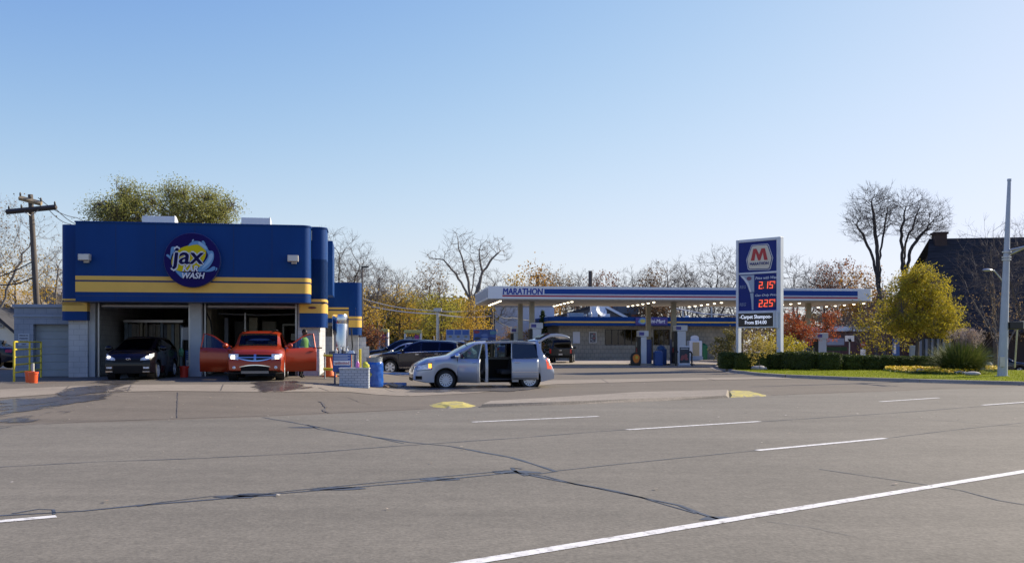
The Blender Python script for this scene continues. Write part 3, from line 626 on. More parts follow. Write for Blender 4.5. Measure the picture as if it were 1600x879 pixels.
# concrete block planter with bottles, drum, railing, vacuum
pl0=GP(530,601.5); pw=.95
pn=thing('block_planter','low white painted block wall left of the blue drum','wall',pl0,R(4))
mb=MB(); mb.box(0,pw+.02,0,.5,-.3,.56); mb.build('blocks',blockmat('planter_block',(.42,.46,.52),(.38,.42,.48),(.24,.27,.32),.2,.085,msize=.012,bump=.4),pn,bevel=.01)
mb=MB(); mb.box(-.02,pw+.04,-.02,.52,.561,.60); mb.build('cap',mat('planter_cap',(.45,.48,.5),.7),pn,bevel=.01)
t=pboard(pl0+Vector((-.02,.62,.45)),R(4),.62,.62,'blue price board with red unlimited lettering behind the block planter','red')
rg=random.Random(9)
bx0=pl0+Vector((.0,.66,1.07))
for i,(dx,hh,c,nm) in enumerate([(.05,.2,(.7,.68,.6),'short white spray bottle at the left of the row on the planter board'),(.2,.24,(.65,.65,.63),'tall white spray bottle second on the planter board'),(.27,.20,(.05,.05,.06),'black spray bottle in the middle of the planter board'),(.42,.22,(.7,.7,.65),'white jug with wide base on the planter board'),(.56,.12,(.45,.55,.7),'folded pale blue cloth pile at the right of the planter board')]):
    t=thing('spray_bottle' if i<4 else 'cloth_pile',nm,'bottle' if i<4 else 'cloth',bx0+Vector((dx-.28,.05,0)),0,'bottles on the planter board' if i<4 else None)
    mb=MB()
    if i<4: mb.lathe([(.04,0),(.045,hh*.5),(.015,hh*.75),(.015,hh),(0,hh)],10); mb.box(-.01,.06,-.012,.012,hh,hh+.03)
    else: mb.box(-.1,.1,-.06,.06,0,.05); mb.box(-.08,.09,-.05,.05,.051,.1)
    mb.build('body',mat('bottle%d'%i,c,.4),t,bevel=.004)
tb=thing('supply_shelf','narrow dark shelf carrying bottles behind the block planter','shelf',bx0-Vector((.3,0,1.07)))
mb=MB(); mb.box(-.02,.75,-.02,.18,1.03,1.07); mb.box(0,.04,0,.15,0,1.03); mb.box(.69,.73,0,.15,0,1.03); mb.build('frame',M_NAVY,tb)
t=thing('spray_bottle','pink spray bottle with white nozzle standing on the block planter','bottle',pl0+Vector((.58,.2,.60)),0)
mb=MB(); mb.lathe([(.055,0),(.06,.16),(.025,.22),(0,.22)],12); mb.build('body',mat('pink_plastic',(.75,.22,.55),.35),t,smooth=30)
mb=MB(); mb.lathe([(.025,.22),(.025,.27),(.015,.29),(0,.29)],10); mb.build('nozzle',ML,t,smooth=30)
rb=thing('folded_rag','bright yellow and white rag heap on the right end of the block planter','rag',pl0+Vector((.86,.2,.60)))
mb=MB(); mb.ell((0,0,.07),(.11,.10,.12),10,8,.25,2); mb.build('cloth',mat('yellow_cloth',(.65,.62,.08),.9,ns=6,na=.3),rb,smooth=60)
for i,(px,lab) in enumerate([(554,'thin yellow bollard nearer the price board behind the planter'),(560,'thin yellow bollard beside the blue drum')]):
    t=thing('bollard',lab,'bollard',GP(px,589)+Vector((0,1.5-i*1.2,0)),0,'yellow bollards behind the planter')
    mb=MB(); mb.tube([(0,0,-.1),(0,0,1.10),(0,0,1.12)],[.035,.035,.02],12); mb.build('post',M_YR,t,smooth=30)
dm=thing('trash_drum','drum wrapped in shiny blue plastic with a yellow splash print and grey rim','barrel',GP(583,604.5)+Vector((0,.3,0)))
mb=MB(); prof=[(.29,0),(.31,.1),(.305,.4),(.31,.7),(.31,.84),(.30,.87)]
n=40; rg=random.Random(4); vs=[];fs=[]; 
wr=[rg.uniform(-.012,.012) for _ in range(n)]
prof=[(.295,0)]+[(.31,.05+i*.05) for i in range(16)]+[(.27,.87)]
for i,(r_,zz) in enumerate(prof):
    for q in range(n):
        rr_=r_+wr[q]*math.sin(i*.9+q)+mnoise.noise(Vector((q*.5,i*.6,0)))*.016; t_=2*math.pi*q/n; vs.append((rr_*math.cos(t_),rr_*math.sin(t_),zz))
for i in range(len(prof)-1):
    for q in range(n): fs.append((i*n+q,i*n+(q+1)%n,(i+1)*n+(q+1)%n,(i+1)*n+q))
mb.add(vs,fs); mb.build('wrap',mat('blue_plastic_wrap',(.015,.10,.42),.28,coat=.3,bs=9,bst=.5),dm,smooth=80)
mb=MB(); mb.lathe([(.275,.84),(.275,1.0),(.285,1.0),(.285,1.02),(.255,1.02),(.255,.5),(0,.5)],28); mb.build('liner',mat('grey_liner',(.22,.24,.25),.5),dm,smooth=30)
# splash print bent round the drum
rg=random.Random(12); ring=[]
mb=MB(); N=26; cen=[]
for i in range(N):
    a=2*math.pi*i/N; rx=.155*(1+.16*math.sin(3*a+.5)+.08*math.sin(7*a)); ang=R(-128)+rx*math.cos(a)*1.0/.33; cen.append((.334*math.cos(ang),.334*math.sin(ang),.40+rx*math.sin(a)*1.05))
c0=(.336*math.cos(R(-128)),.336*math.sin(R(-128)),.40)
mb.add([c0]+cen,[(0,1+i,1+(i+1)%N) for i in range(N)]); mb.build('print',mat('print_yellow',(.55,.55,.12),.4),dm)
# stainless vacuum tank with orange base
vt=thing('vacuum_tank','tall stainless steel vacuum cylinder in front of the window right of the bays','vacuum',GP(516,590)+Vector((-.05,2.3,0)),0)
h0=1.0
mb=MB(); mb.lathe([(.30,h0),(.30,2.05),(.295,2.06),(.295,2.10),(.30,2.11),(.30,2.38),(.27,2.44),(0,2.46)],28); mb.build('cylinder',M_STEEL,vt,smooth=30)
mb=MB(); mb.box(-.4,.45,-.3,.3,.1,.98); mb.build('housing',mat('housing_grey',(.13,.16,.16),.5),vt,bevel=.03)
mb=MB(); mb.box(.30,.52,-.36,-.30,.15,.85); mb.build('panel',mat('orange_panel',(.62,.13,.02),.5),vt,bevel=.02); mb=MB(); mb.box(-.5,-.2,-.36,-.31,.35,.8); mb.build('panel',mat('orange_panel',(.62,.13,.02),.5),vt,bevel=.02)
mb=MB(); mb.tube([(.45,0,1.9),(.5,0,1.2),(.48,-.1,.9)],.03,8); mb.build('hose',M_BLK,vt,smooth=True)
ho=thing('orange_cone','orange cone shaped stand behind the lower yellow rail','cone',GP(505,590)+Vector((0,1.2,0)))
mb=MB(); mb.lathe([(.2,.05),(.05,.72),(0,.72)],16); mb.box(-.25,.25,-.25,.25,0,.05); mb.build('body',mat('cone_orange',(.72,.15,.02),.5),ho,smooth=30)
yr=thing('yellow_barrier','low yellow barrier with two bars between wall and planter','barrier')
A=GP(498,592)+Vector((.05,.6,0)); B=A+Vector((.92,.1,-.03))
for zz,r_ in ((.85,.035),(.35,.05)):
    mb=MB(); mb.tube([A+Vector((0,0,zz)),B+Vector((0,0,zz))],r_,8); mb.build('bar',M_YR,yr,smooth=True)
for P in (A+Vector((.03,.1,0)),B): 
    mb=MB(); mb.tube([P,P+Vector((0,0,.95))],.03,8); mb.build('post',M_GALV,yr,smooth=True)
# wheel stops and rubble
def wstop(px,py,L,rz,lab):
    t=thing('wheel_stop',lab,'wheel stop',GP(px,py),rz,'blue painted wheel stops')
    mb=MB(); Mx=Matrix(((0,0,1,0),(1,0,0,0),(0,1,0,0),(0,0,0,1))); mb.prism([(-.1,0),(.1,0),(.07,.11),(-.07,.11)],-L/2,L/2,Mx); mb.build('block',mat('blue_stop',(.07,.17,.38),.6,ns=6,na=.2,dirt=(6,.5,.7,(.35,.33,.3))),t,bevel=.015)
wstop(618,585.5,1.75,0,'blue wheel stop on the ground in front of the dark parked crossover'); wstop(616,602,.9,R(4),'short broken blue wheel stop beside the blue drum')
for i,(px,py,s,lab) in enumerate([(612,604.5,.16,'larger tan rubble chunk by the broken wheel stop'),(603,605.5,.1,'small brown rubble chunk next to the blue drum'),(624,603.8,.09,'pale rubble chunk at the right end of the broken wheel stop'),(628,603,.07,'small grey pebble of rubble right of the broken wheel stop')]):
    t=thing('rubble_chunk',lab,'rubble',GP(px,py),0,'rubble by the drum'); mb=MB(); mb.ell((0,0,s*.4),(s*1.3,s,s*.6),7,5,.3,i); mb.build('chunk',mat('rubble%d'%i,[(.33,.25,.17),(.22,.15,.10),(.4,.36,.3),(.3,.3,.3)][i],.9,ns=8,na=.2),t)
# ---------------------------------------------------------------- vehicles
def pch(keys):
    ks=sorted(keys); X=[k[0] for k in ks]; Y=[k[1] for k in ks]; n=len(X)
    d=[(Y[i+1]-Y[i])/(X[i+1]-X[i]) for i in range(n-1)]; m=[d[0]]+[0 if d[i-1]*d[i]<=0 else 2*d[i-1]*d[i]/(d[i-1]+d[i]) for i in range(1,n-1)]+[d[-1]]
    def f(x):
        if x<=X[0]: return Y[0]
        if x>=X[-1]: return Y[-1]
        for i in range(n-1):
            if x<=X[i+1]:
                h=X[i+1]-X[i]; t=(x-X[i])/h
                return (2*t**3-3*t*t+1)*Y[i]+(t**3-2*t*t+t)*h*m[i]+(-2*t**3+3*t*t)*Y[i+1]+(t**3-t*t)*h*m[i+1]
    return f
G_WIN=glassmat('car_glass',(.10,.13,.13),.55,.02,.02); G_DARK=glassmat('tinted_glass',(.012,.014,.018),.5,.03,.01); G_CLEAR=glassmat('clear_glass',(.45,.55,.52),.9,.02,.03)
M_TYRE=mat('tyre_rubber',(.012,.012,.012),.8); M_RIM=mat('alloy',(.62,.63,.65),.35,metal=.25); M_RIMD=mat('alloy_shadow',(.05,.05,.05),.6)
M_CHROME=mat('chrome',(.75,.75,.76),.12,metal=1); M_TRIM=mat('black_trim',(.008,.008,.009),.6,spec=.2); M_SEAT=mat('seat_fabric',(.035,.035,.038),.8); M_SEATB=mat('seat_beige',(.35,.29,.21),.8)
M_INT=mat('car_interior',(.02,.02,.022),.8); M_LAMP=mat('head_lamp_glass',(.70,.72,.74),.12,ns=14,na=.4,coat=1,spec=.8); M_LIT=mat('lit_head_lamp',(.9,.85,.7),.2,em=(1,.82,.55),es=2.2)
M_AMB=mat('amber_lens',(.75,.25,.02),.2,coat=1); M_REDL=mat('red_lens',(.50,.02,.015),.15,coat=1); M_REDLIT=mat('lit_red_lens',(.7,.05,.02),.2,em=(1,.12,.03),es=.5,coat=1); M_PLATE=mat('licence_plate',(.55,.56,.6),.5)
class Car:
    def __init__(s,**k):
        s.__dict__.update(k); s.ft=pch(s.top); s.fb=pch(s.belt); s.h=s.L/2
        s.rakef=getattr(s,'rakef',.12); s.raker=getattr(s,'raker',.05); s.R=s.wr_+.075
    def w(s,x):
        W_=s.W; a=max(0,(x-(s.h-.75))/.75); b=max(0,(-x-(s.h-.6))/.6)
        return W_*(1-s.pf*a**2.6-s.pr*b**2.6)
    def c(s,x):
        if x>s.header: return max(0,1-(x-s.header)/(s.cowl-s.header))
        if x<s.rhead: return max(s.ctail,1-(s.rhead-x)/(s.rhead-s.tail)*(1-s.ctail)) if x>s.tail else s.ctail
        return 1.0
    def rows(s,x):
        w=s.w(x); c=s.c(x); zt=s.ft(x); zs=min(s.fb(x),zt-.03); zb=s.zb+ .10*max(0,(abs(x)-(s.h-.45))/.45)
        arch=0
        for xw in (s.xf,s.xr):
            d=abs(x-xw)
            if d<s.R: zb=max(zb,s.wr_+math.sqrt(max(0,s.R**2-d*d))); arch=1
        wr=s.W*s.wroof
        q=[(w*.80,zb-.0),(w*.975,zb+.02),(w*1.0,zb+.5*(zs-zb)),(w*.992,zs-.22*(zs-zb)),(w*.955,zs),
           (lerp(w*.86,wr,c),lerp(zs+.55*(zt-zs),zt-.10,c)),(lerp(w*.70,wr-.09,c),lerp(zs+.86*(zt-zs),zt-.03,c)),(lerp(w*.40,wr*.5,c),zt-.004),(0,zt)]
        return q
    def D(s,x,y,z):
        zm=.5
        if x>s.h-.6: t=ss(s.h-.6,s.h,x); x-=t*s.rakef*((z-zm)/.35)**2*(1 if z>zm else .5)
        if x<-s.h+.6: t=ss(s.h-.6,s.h,-x); x+=t*s.raker*((z-zm)/.35)**2*(1 if z>zm else .5)
        return Vector((x,y,z))
    def sy(s,x,z):
        r=s.rows(x)
        for i in range(len(r)-1):
            if r[i][1]<=z<=r[i+1][1]+1e-9 and i<6: t=(z-r[i][1])/max(1e-6,r[i+1][1]-r[i][1]); return lerp(r[i][0],r[i+1][0],t)
        return r[1][0] if z<r[1][1] else r[5][0]
    def fx(s,y,z,sg=1):
        lo=s.h if sg>0 else -s.h
        for k in range(60):
            x=sg*(s.h-k*.012)
            if s.rows(x)[2][0]*.97 >= abs(y) and s.ft(x)>=z-.01: return s.D(x,y,z).x
        return s.D(sg*(s.h-.7),y,z).x
    def patch(s,mb,y0,y1,zlo,zhi,off=.012,sg=1,nx=8,nz=3,both=False):
        f=lambda q,y:q(y) if callable(q) else q
        for m in ((1,-1) if both else (1,)):
            vs=[];fs=[]
            for i in range(nx+1):
                y=lerp(y0,y1,i/nx)
                for j in range(nz+1):
                    zz=lerp(f(zlo,y),f(zhi,y),j/nz); vs.append((s.fx(y,zz,sg)+sg*off,y*m,zz))
            for i in range(nx):
                for j in range(nz): a=i*(nz+1)+j; fs.append((a,a+1,a+nz+2,a+nz+1))
            mb.add(vs,fs)
        return mb
    def spatch(s,mb,x0,x1,zlo,zhi,off=.006,sides=(1,-1),nx=6,nz=2):
        f=lambda q,y:q(y) if callable(q) else q
        for m in sides:
            vs=[];fs=[]
            for i in range(nx+1):
                x=lerp(x0,x1,i/nx)
                for j in range(nz+1):
                    zz=lerp(f(zlo,x),f(zhi,x),j/nz); p=s.D(x,(s.sy(x,zz)+off)*m,zz); vs.append(p)
            for i in range(nx):
                for j in range(nz): a=i*(nz+1)+j; fs.append((a,a+1,a+nz+2,a+nz+1))
            mb.add(vs,fs)
        return mb
    def shell(s,root):
        X=set(round(-s.h+s.L*i/60,4) for i in range(61))
        sp=[s.cowl,s.header,s.rhead,s.tail]+[v for p in s.windows for v in p]+[v for d in s.doors for v in d[1:3]]
        for xw in (s.xf,s.xr):
            sp+=[xw-s.R-.002,xw+s.R+.002]+[xw+s.R*math.cos(k*math.pi/14) for k in range(15)]
        X|=set(round(v,4) for v in sp); X=sorted(x for x in X if -s.h<=x<=s.h)
        Y=[X[0]]
        for x in X[1:]:
            if x-Y[-1]>.008 or x in [round(v,4) for v in sp]: Y.append(x)
        X=Y; rws=[s.rows(x) for x in X]
        paint=MB(); und=MB(); gl={}; dr={}
        def key(i,k,sd):
            xm=(X[i]+X[i+1])/2
            for di,d in enumerate(s.doors):
                if d[0]==sd and d[1]<=xm<=d[2] and d[3]<=k<=4:
                    if k==4: return ('hole',di) if d[4]=='gone' else ('dg',di)
                    return ('d',di)
            if k==4:
                for wi,(a,b) in enumerate(s.windows):
                    if a<=xm<=b: return ('w',sd,wi)
            if k in (6,7):
                if s.header<=xm<=s.cowl: return ('f',)
                if s.rglass and s.rglass[0]<=xm<=s.rglass[1]: return ('r',)
            return None
        for sd in (1,-1):
            for i in range(len(X)-1):
                for k in range(8):
                    P=[(X[i],*rws[i][k]),(X[i+1],*rws[i+1][k]),(X[i+1],*rws[i+1][k+1]),(X[i],*rws[i][k+1])]
                    P=[s.D(p[0],p[1]*sd,p[2]) for p in P]
                    if k==7 : P[2].y=0;P[3].y=0
                    q=key(i,k,sd)
                    if q is None: paint.add(P,[(0,1,2,3)])
                    elif q[0] in 'wfr': gl.setdefault(q,MB()).add(P,[(0,1,2,3)])
                    elif q[0] in ('d','dg'): dr.setdefault(q,MB()).add(P,[(0,1,2,3)])
        for i in range(len(X)-1):
            P=[s.D(X[i],rws[i][0][0],rws[i][0][1]),s.D(X[i+1],rws[i+1][0][0],rws[i+1][0][1])]
            und.add([P[0],P[1],(P[1].x,-P[1].y,P[1].z),(P[0].x,-P[0].y,P[0].z)],[(0,1,2,3)])
        for e in (0,-1):
            for k in range(8):
                a=s.D(X[e],*rws[e][k]); b=s.D(X[e],*rws[e][k+1]); paint.add([a,b,(b.x,-b.y,b.z),(a.x,-a.y,a.z)],[(0,1,2,3)])
        o=paint.build('body',s.paint,root,smooth=38); s.body=o
        und.build('underbody',M_BLK,root,smooth=True)
        for q,mb in gl.items():
            if q[0]=='w': mb.build('side_window',s.wmat(q[2]),root,smooth=True)
            elif q[0]=='f': mb.build('windshield',s.fglass,root,smooth=True)
            else: mb.build('rear_window',G_DARK,root,smooth=True)
        for di,d in enumerate(s.doors):
            if d[4]=='gone': continue
            hx=d[2]; hy=s.sy(d[2],.7)*d[0]; piv=Vector((hx,hy,0))
            rt=bpy.data.objects.new('front_door',None)
            m1=dr[('d',di)]; m1.v=[tuple(Vector(v)-piv) for v in m1.v]
            o=m1.build('front_door',s.paint,root,smooth=38,solid=.07); o.location=piv; o.rotation_euler=(0,0,-d[0]*R(-d[4]) )
            if ('dg',di) in dr:
                m2=dr[('dg',di)]; m2.v=[tuple(Vector(v)-piv) for v in m2.v]; m2.build('window',G_CLEAR if s.clear else G_WIN,o,smooth=True)
                # frame round the window
                x0,x1=d[1]+.03,d[2]-.02; pts=[]
                for j in range(9):
                    x=lerp(x1,x0,j/8); r=s.rows(x); pts.append(s.D(x,r[5][0]*d[0],r[5][1])-piv)
                r=s.rows(x0); pts.append(s.D(x0,r[4][0]*d[0],r[4][1])-piv)
                mb=MB(); mb.tube(pts,.026,6); mb.build('window_frame',s.paint,o,smooth=True)
            mb=MB(); x=d[1]+.13; zz=s.fb(x)-.13; y=(s.sy(x,zz)+.02)*d[0]; mb.box(x-piv.x-.02,x-piv.x+.16,y-piv.y-.015,y-piv.y+.015,zz-.012,zz+.012); mb.build('door_handle',s.hmat,o,bevel=.006)
            # mirror travels with the door
            x=d[2]-.12; zz=s.fb(x)+.10; y=(s.sy(x,s.fb(x))+.13)*d[0]; mb=MB(); mb.ell((x-piv.x,y-piv.y,zz),(.09,.14,.10),12,8); mb.build('side_mirror',s.mmat,o,smooth=True)
            mb=MB(); mb.box(d[1]-piv.x+.10,-.12,(-.085 if d[0]>0 else .068),(-.068 if d[0]>0 else .085),.42,s.fb(0)-.05); mb.build('door_lining',M_SEAT,o)
    def wmat(s,i): return s.wm[i] if i<len(s.wm) else s.wm[-1]
    def wheels(s,root,spokes,style=0):
        for xw in (s.xf,s.xr):
            for sd in (1,-1):
                r=s.wr_; yo=s.W-.02; Mx=Matrix.Translation((0,0,0))@Matrix.Rotation(R(-90)*sd,4,'X')
                mb=MB(); t=.215; mb.lathe([(r*.66,0),(r*.93,0),(r*.99,-.03),(r,-.06),(r,-t+.05),(r*.95,-t),(r*.5,-t)],32,Mx,cap=False)
                # arch filler
                o=mb.build('wheel',M_TYRE,root,smooth=30,loc=(xw,yo*sd,r))
                mb=MB(); mb.mi=1; mb.lathe([(0,-.06),(r*.62,-.06)],28,Mx); mb.mi=0
                mb.lathe([(r*.60,-.03),(r*.62,.0),(r*.68,.006),(r*.69,-.02)],32,Mx,cap=False)
                mb.lathe([(r*.16,-.05),(r*.15,-.0),(r*.10,.012),(0,.014)],14,Mx)
                for k in range(spokes):
                    a=2*math.pi*k/spokes
                    A=Mx@Matrix.Rotation(a,4,'Z'); w0,w1=(.020,.026) if spokes>9 else (.04,.06)
                    mb.add([A@Vector(p) for p in [(r*.12,-w0,-.012),(r*.63,-w1,-.004),(r*.63,w1,-.004),(r*.12,w0,-.012),(r*.12,-w0,-.05),(r*.63,-w1,-.05),(r*.63,w1,-.05),(r*.12,w0,-.05)]],[(0,1,2,3),(0,4,5,1),(3,2,6,7),(1,5,6,2)])
                mb.build('rim',[M_RIM,M_RIMD],o,smooth=30)
                mb=MB(); mb.lathe([(s.R-.005,.0),(s.R-.005,-.26)],26,Mx,cap=False); mb.lathe([(.0,-.255),(s.R-.006,-.255)],26,Mx); q=mb.build('wheel_well',M_BLK,root,loc=(xw,(s.W-.05)*sd,r))
    def interior(s,root,seatm=None,rows=(.1,-.85),z0=.5,sides=(1,-1)):
        seatm=seatm or M_SEAT
        mb=MB(); mb.box(-s.h+.35,s.cowl-.15,-s.W+.16,s.W-.16,s.zb+.08,s.zb+.13); mb.build('floor_pan',M_INT,root)
        mb=MB(); mb.box(s.cowl-.32,s.cowl+.02,-s.W+.2,s.W-.2,.70,s.fb(s.cowl)-.03); mb.build('dashboard',M_INT,root,bevel=.05)
        for x in rows:
            for sd in sides:
                y=sd*.38
                mb=MB(); mb.box(x-.25,x+.25,y-.24,y+.24,z0-.1,z0+.06); A=Matrix.Translation((x-.24,y,z0))@Matrix.Rotation(R(-14),4,'Y'); mb.X=A; mb.box(-.07,.06,-.24,.24,0,.60); mb.X=A@Matrix.Translation((0,0,.62)); mb.box(-.05,.05,-.13,.13,0,.17); mb.X=None
                mb.build('seat',seatm,root,bevel=.04)
        mb=MB(); Mx=Matrix.Translation((s.cowl-.45,.38*s.drv,s.fb(s.cowl)-.04))@Matrix.Rotation(R(-65),4,'Y')
        pts=[Mx@Vector((.18*math.cos(t),.18*math.sin(t),0)) for t in [k*math.pi/8 for k in range(17)]]; mb.tube(pts,.014,6,cap=False); mb.tube([Mx@Vector((-.17,0,0)),Mx@Vector((.17,0,0))],.015,5); mb.build('steering_wheel',M_BLK,root,smooth=True)
    def mirrors(s,root,x=None):
        x=x or s.cowl-.35
        for sd in (1,-1):
            zz=s.fb(x)+.10; y=(s.sy(x,s.fb(x))+.12)*sd; mb=MB(); mb.ell((x,y,zz),(.09,.13,.09),12,8); mb.box(x-.03,x+.04,min(y,y-sd*.12),max(y,y-sd*.12),zz-.09,zz-.05); mb.build('side_mirror',s.mmat,root,smooth=40)
    def seams(s,root,xs,zl=None):
        mb=MB()
        for x in xs: s.spatch(mb,x-.006,x+.006,(zl or s.zb+.06),lambda q:s.fb(q)-.005,.003,nx=1,nz=8)
        mb.build('door_seam',M_BLK,root)
    def handles(s,root,xs,m):
        for x in xs:
            for sd in (1,-1):
                zz=s.fb(x)-.12; y=s.sy(x,zz)*sd; mb=MB(); mb.box(x-.09,x+.09,min(y,y+sd*.035),max(y,y+sd*.035),zz-.014,zz+.014); mb.build('door_handle',m,root,bevel=.008)
    def strips(s,root,name,m,x0,x1,zlo,zhi,off=.006,sides=(1,-1),n=14):
        mb=MB(); s.spatch(mb,x0,x1,zlo,zhi,off,sides,nx=n,nz=2); return mb.build(name,m,root,smooth=True)
    def front(s,root,name,m,y0,y1,zlo,zhi,off=.012,sg=1,both=False,nx=8):
        out=[]
        for mm in ((1,-1) if both else (1,)):
            mb=MB(); s.patch(mb,y0,y1,zlo,zhi,off,sg,nx=nx)
            if mm<0: mb.v=[(a,-b,c) for a,b,c in mb.v]
            out.append(mb.build(name,m,root,smooth=True))
        return out
def lin(*k): return pch(k)
def paint(name,c,rough=.28,metal=.35,coat=1): return mat(name,c,rough,metal=metal,coat=coat,spec=.3 if coat<1 else .5)
# --- silver minivan with open doors
VAN_P=paint('silver_blue_paint',(.37,.40,.455),.34,.30)
van=Car(L=5.15,W=1.0,top=[(2.575,.90),(2.50,.985),(2.2,1.085),(1.7,1.175),(1.34,1.225),(.85,1.47),(.38,1.685),(.15,1.725),(-.4,1.745),(-1.4,1.75),(-2.05,1.71),(-2.32,1.32),(-2.47,1.02),(-2.575,.72)],
  belt=[(2.575,.82),(2.1,.99),(1.34,1.09),(.3,1.10),(-2.3,1.16),(-2.575,.9)],zb=.24,xf=1.43,xr=-1.64,wr_=.345,cowl=1.34,header=.36,rhead=-2.0,tail=-2.45,ctail=.55,wroof=.80,pf=.24,pr=.10,
  windows=[(-.02,1.25),(-1.10,-.12),(-1.93,-1.16)],doors=[(1,.0,1.02,1,-52),(1,-.98,-.10,1,'gone')],paint=VAN_P,fglass=glassmat('van_windshield',(.16,.2,.22),.95,.02,.10),wm=[G_CLEAR,G_CLEAR,G_DARK],rglass=None,clear=True,hmat=M_CHROME,mmat=M_CHROME,drv=1,rakef=.10,raker=.04)
# heading -X: rotated 180 degrees so that its left side faces the road
px0=640; Yv=33.6
xn=(px0-800)/FX*Yv
vr=thing('minivan','silver minivan with driver door, sliding door and liftgate open','minivan',(-1.16,35.0,T(-1.2,35)-.05),R(180+12))
van.shell(vr); van.wheels(vr,14); van.interior(vr,M_SEAT,rows=(.25,-.9),z0=.62)
van.strips(vr,'side_moulding',M_CHROME,-1.0,1.0,.60,.625,.008,sides=(-1,))
# sliding door, pushed back outside the body
mb=MB()
xs_=[-.95-1.0*i/10 for i in range(11)]
rws_=[van.rows(x) for x in xs_]; vs=[];fs=[]
zsl=[.34,.52,.75,.95,1.10]
for i,x in enumerate(xs_):
    for zz in zsl: vs.append((x,van.rows(-.9)[2][0]+.075-(.0 if .4<zz<.9 else .022)-(.03 if zz>1 else 0)-(.015 if zz<.4 else 0),zz))
for i in range(10):
    for j in range(4): a=i*5+j; fs.append((a,a+1,a+6,a+5))
mb.add(vs,fs); sdoor=mb.build('sliding_door',VAN_P,vr,smooth=40,solid=.05)
yb_=van.rows(-.9)[4][0]+.07; yt_=van.W*.80+.08
mb=MB(); mb.add([(-.95,yb_,1.10),(-1.95,yb_,1.13),(-1.80,yt_,1.62),(-.98,yt_,1.64)],[(0,1,2,3)]); mb.build('window',mat('slide_glass',(.010,.013,.022),.07,coat=.5),sdoor)
mb=MB(); mb.tube([(-.95,yb_,1.10),(-.98,yt_,1.645),(-1.80,yt_,1.625)],.022,6); mb.build('window_frame',VAN_P,sdoor,smooth=True)
mb=MB(); mb.box(-1.25,-1.05,yb_+.03,yb_+.06,.955,.985); mb.build('door_handle',M_CHROME,sdoor,bevel=.01)
for zz in (.62,.44):
    mb=MB(); yy=van.rows(-.9)[2][0]+.080; mb.box(-1.94,-.97,yy,yy+.012,zz-.012,zz+.012); mb.build('side_moulding',M_CHROME if zz>.5 else VAN_P,sdoor,bevel=.004)
mb=MB(); mb.box(-2.0,1.0,-.92,-.88,.34,1.04); mb.build('side_lining',M_INT,vr); mb=MB(); mb.box(-2.0,-1.95,-.9,.9,.34,1.1); mb.build('side_lining',M_INT,vr)
mb=MB(); mb.box(-1.9,-.05,.74,.80,1.70,1.735); mb.build('roof_rail',M_BLK,vr,bevel=.01)
mb=MB(); mb.box(-.06,.03,van.W*.80,van.W*.955,.30,.32); mb.build('step',M_GALV,vr)
# front end
van.front(vr,'grille',mat('grille_chrome',(.30,.31,.33),.3,metal=.8),-.34,.34,lambda y:.60,lambda y:.86-abs(y)*.10,.012)
mb=MB()
for i in range(7): van.patch(mb,-.33,.33,.625+i*.033,.637+i*.033,.03,nx=8,nz=1)
mb.build('grille_bars',M_CHROME,vr)
van.front(vr,'bumper_intake',M_TRIM,-.62,.62,.30,.42,.012); van.front(vr,'bumper_chrome',M_CHROME,-.60,.60,.425,.445,.02)
van.front(vr,'licence_plate',mat('plate_tan',(.45,.40,.28),.5),-.16,.16,.45,.57,.04,nx=2)
for sd in (1,-1):
    for nm,m,x0,x1,zl,zh in (('headlight',M_LAMP,2.48,1.96,lambda x:.69+(2.48-x)*.08,lambda x:.86+(2.48-x)*.17),('turn_signal',mat('amber_lit',(.9,.4,.05),.2,em=(1,.38,.03),es=1.6),2.06,1.94,.78,.93),('fog_light',M_TRIM,2.50,2.28,.37,.49)):
        if nm=='headlight': mb=MB(); van.spatch(mb,2.49,1.93,lambda x:.67+(2.48-x)*.08,lambda x:.88+(2.48-x)*.17,.005,(sd,),nx=8); mb.build('lamp_trim',M_TRIM,vr,smooth=True)
        mb=MB(); van.spatch(mb,x0,x1,zl,zh,.012 if nm!='turn_signal' else .018,(sd,),nx=8); mb.build(nm,m,vr,smooth=True)
    mb=MB(); van.spatch(mb,-2.50,-2.30,lambda x:.72,lambda x:1.18+(x+2.3)*.5,.012,(sd,),nx=6); mb.build('tail_light',M_REDLIT,vr,smooth=True)
    mb=MB(); van.spatch(mb,-2.49,-2.40,.84,1.02,.02,(sd,),nx=3); mb.build('reversing_light',ML,vr,smooth=True)
# rear opening and raised liftgate
van.front(vr,'rear_opening',M_INT,-.62,.62,.62,1.05,.02,sg=-1)
mb=MB(); prof=[(-2.02,1.72),(-2.18,1.84),(-2.38,1.94),(-2.55,2.00),(-2.72,2.01),(-2.95,1.98),(-3.12,1.93),(-3.24,1.86)]
low=[(-3.22,1.83),(-3.0,1.88),(-2.75,1.90),(-2.5,1.88),(-2.3,1.80),(-2.12,1.68)]
Mx=Matrix(((1,0,0,0),(0,0,1,0),(0,1,0,0),(0,0,0,1))); mb.prism(prof+low,-.66,.66,Mx); lg=mb.build('liftgate',VAN_P,vr,smooth=35,bevel=.03)
mb=MB(); mb.prism([(-2.14,1.845),(-2.36,1.955),(-2.56,2.015),(-2.54,2.025),(-2.3,1.97),(-2.12,1.87)],-.56,.56,Mx); mb.build('window',G_DARK,lg)
for sd in (1,-1):
    mb=MB(); mb.tube([(-2.1,.6*sd,1.35),(-2.6,.6*sd,1.88)],.012,6); mb.build('gas_strut',M_BLK,lg,smooth=True)
mb=MB(); mb.ell((-1.99,0,1.70),(.2,.70,.10),14,8); mb.build('spoiler',VAN_P,lg,smooth=True)
mb=MB(); mb.tube([(.6,.2,1.60),(.62,.2,1.80)],.02,6); mb.build('antenna',M_BLK,vr)
van.handles(vr,[],M_CHROME)
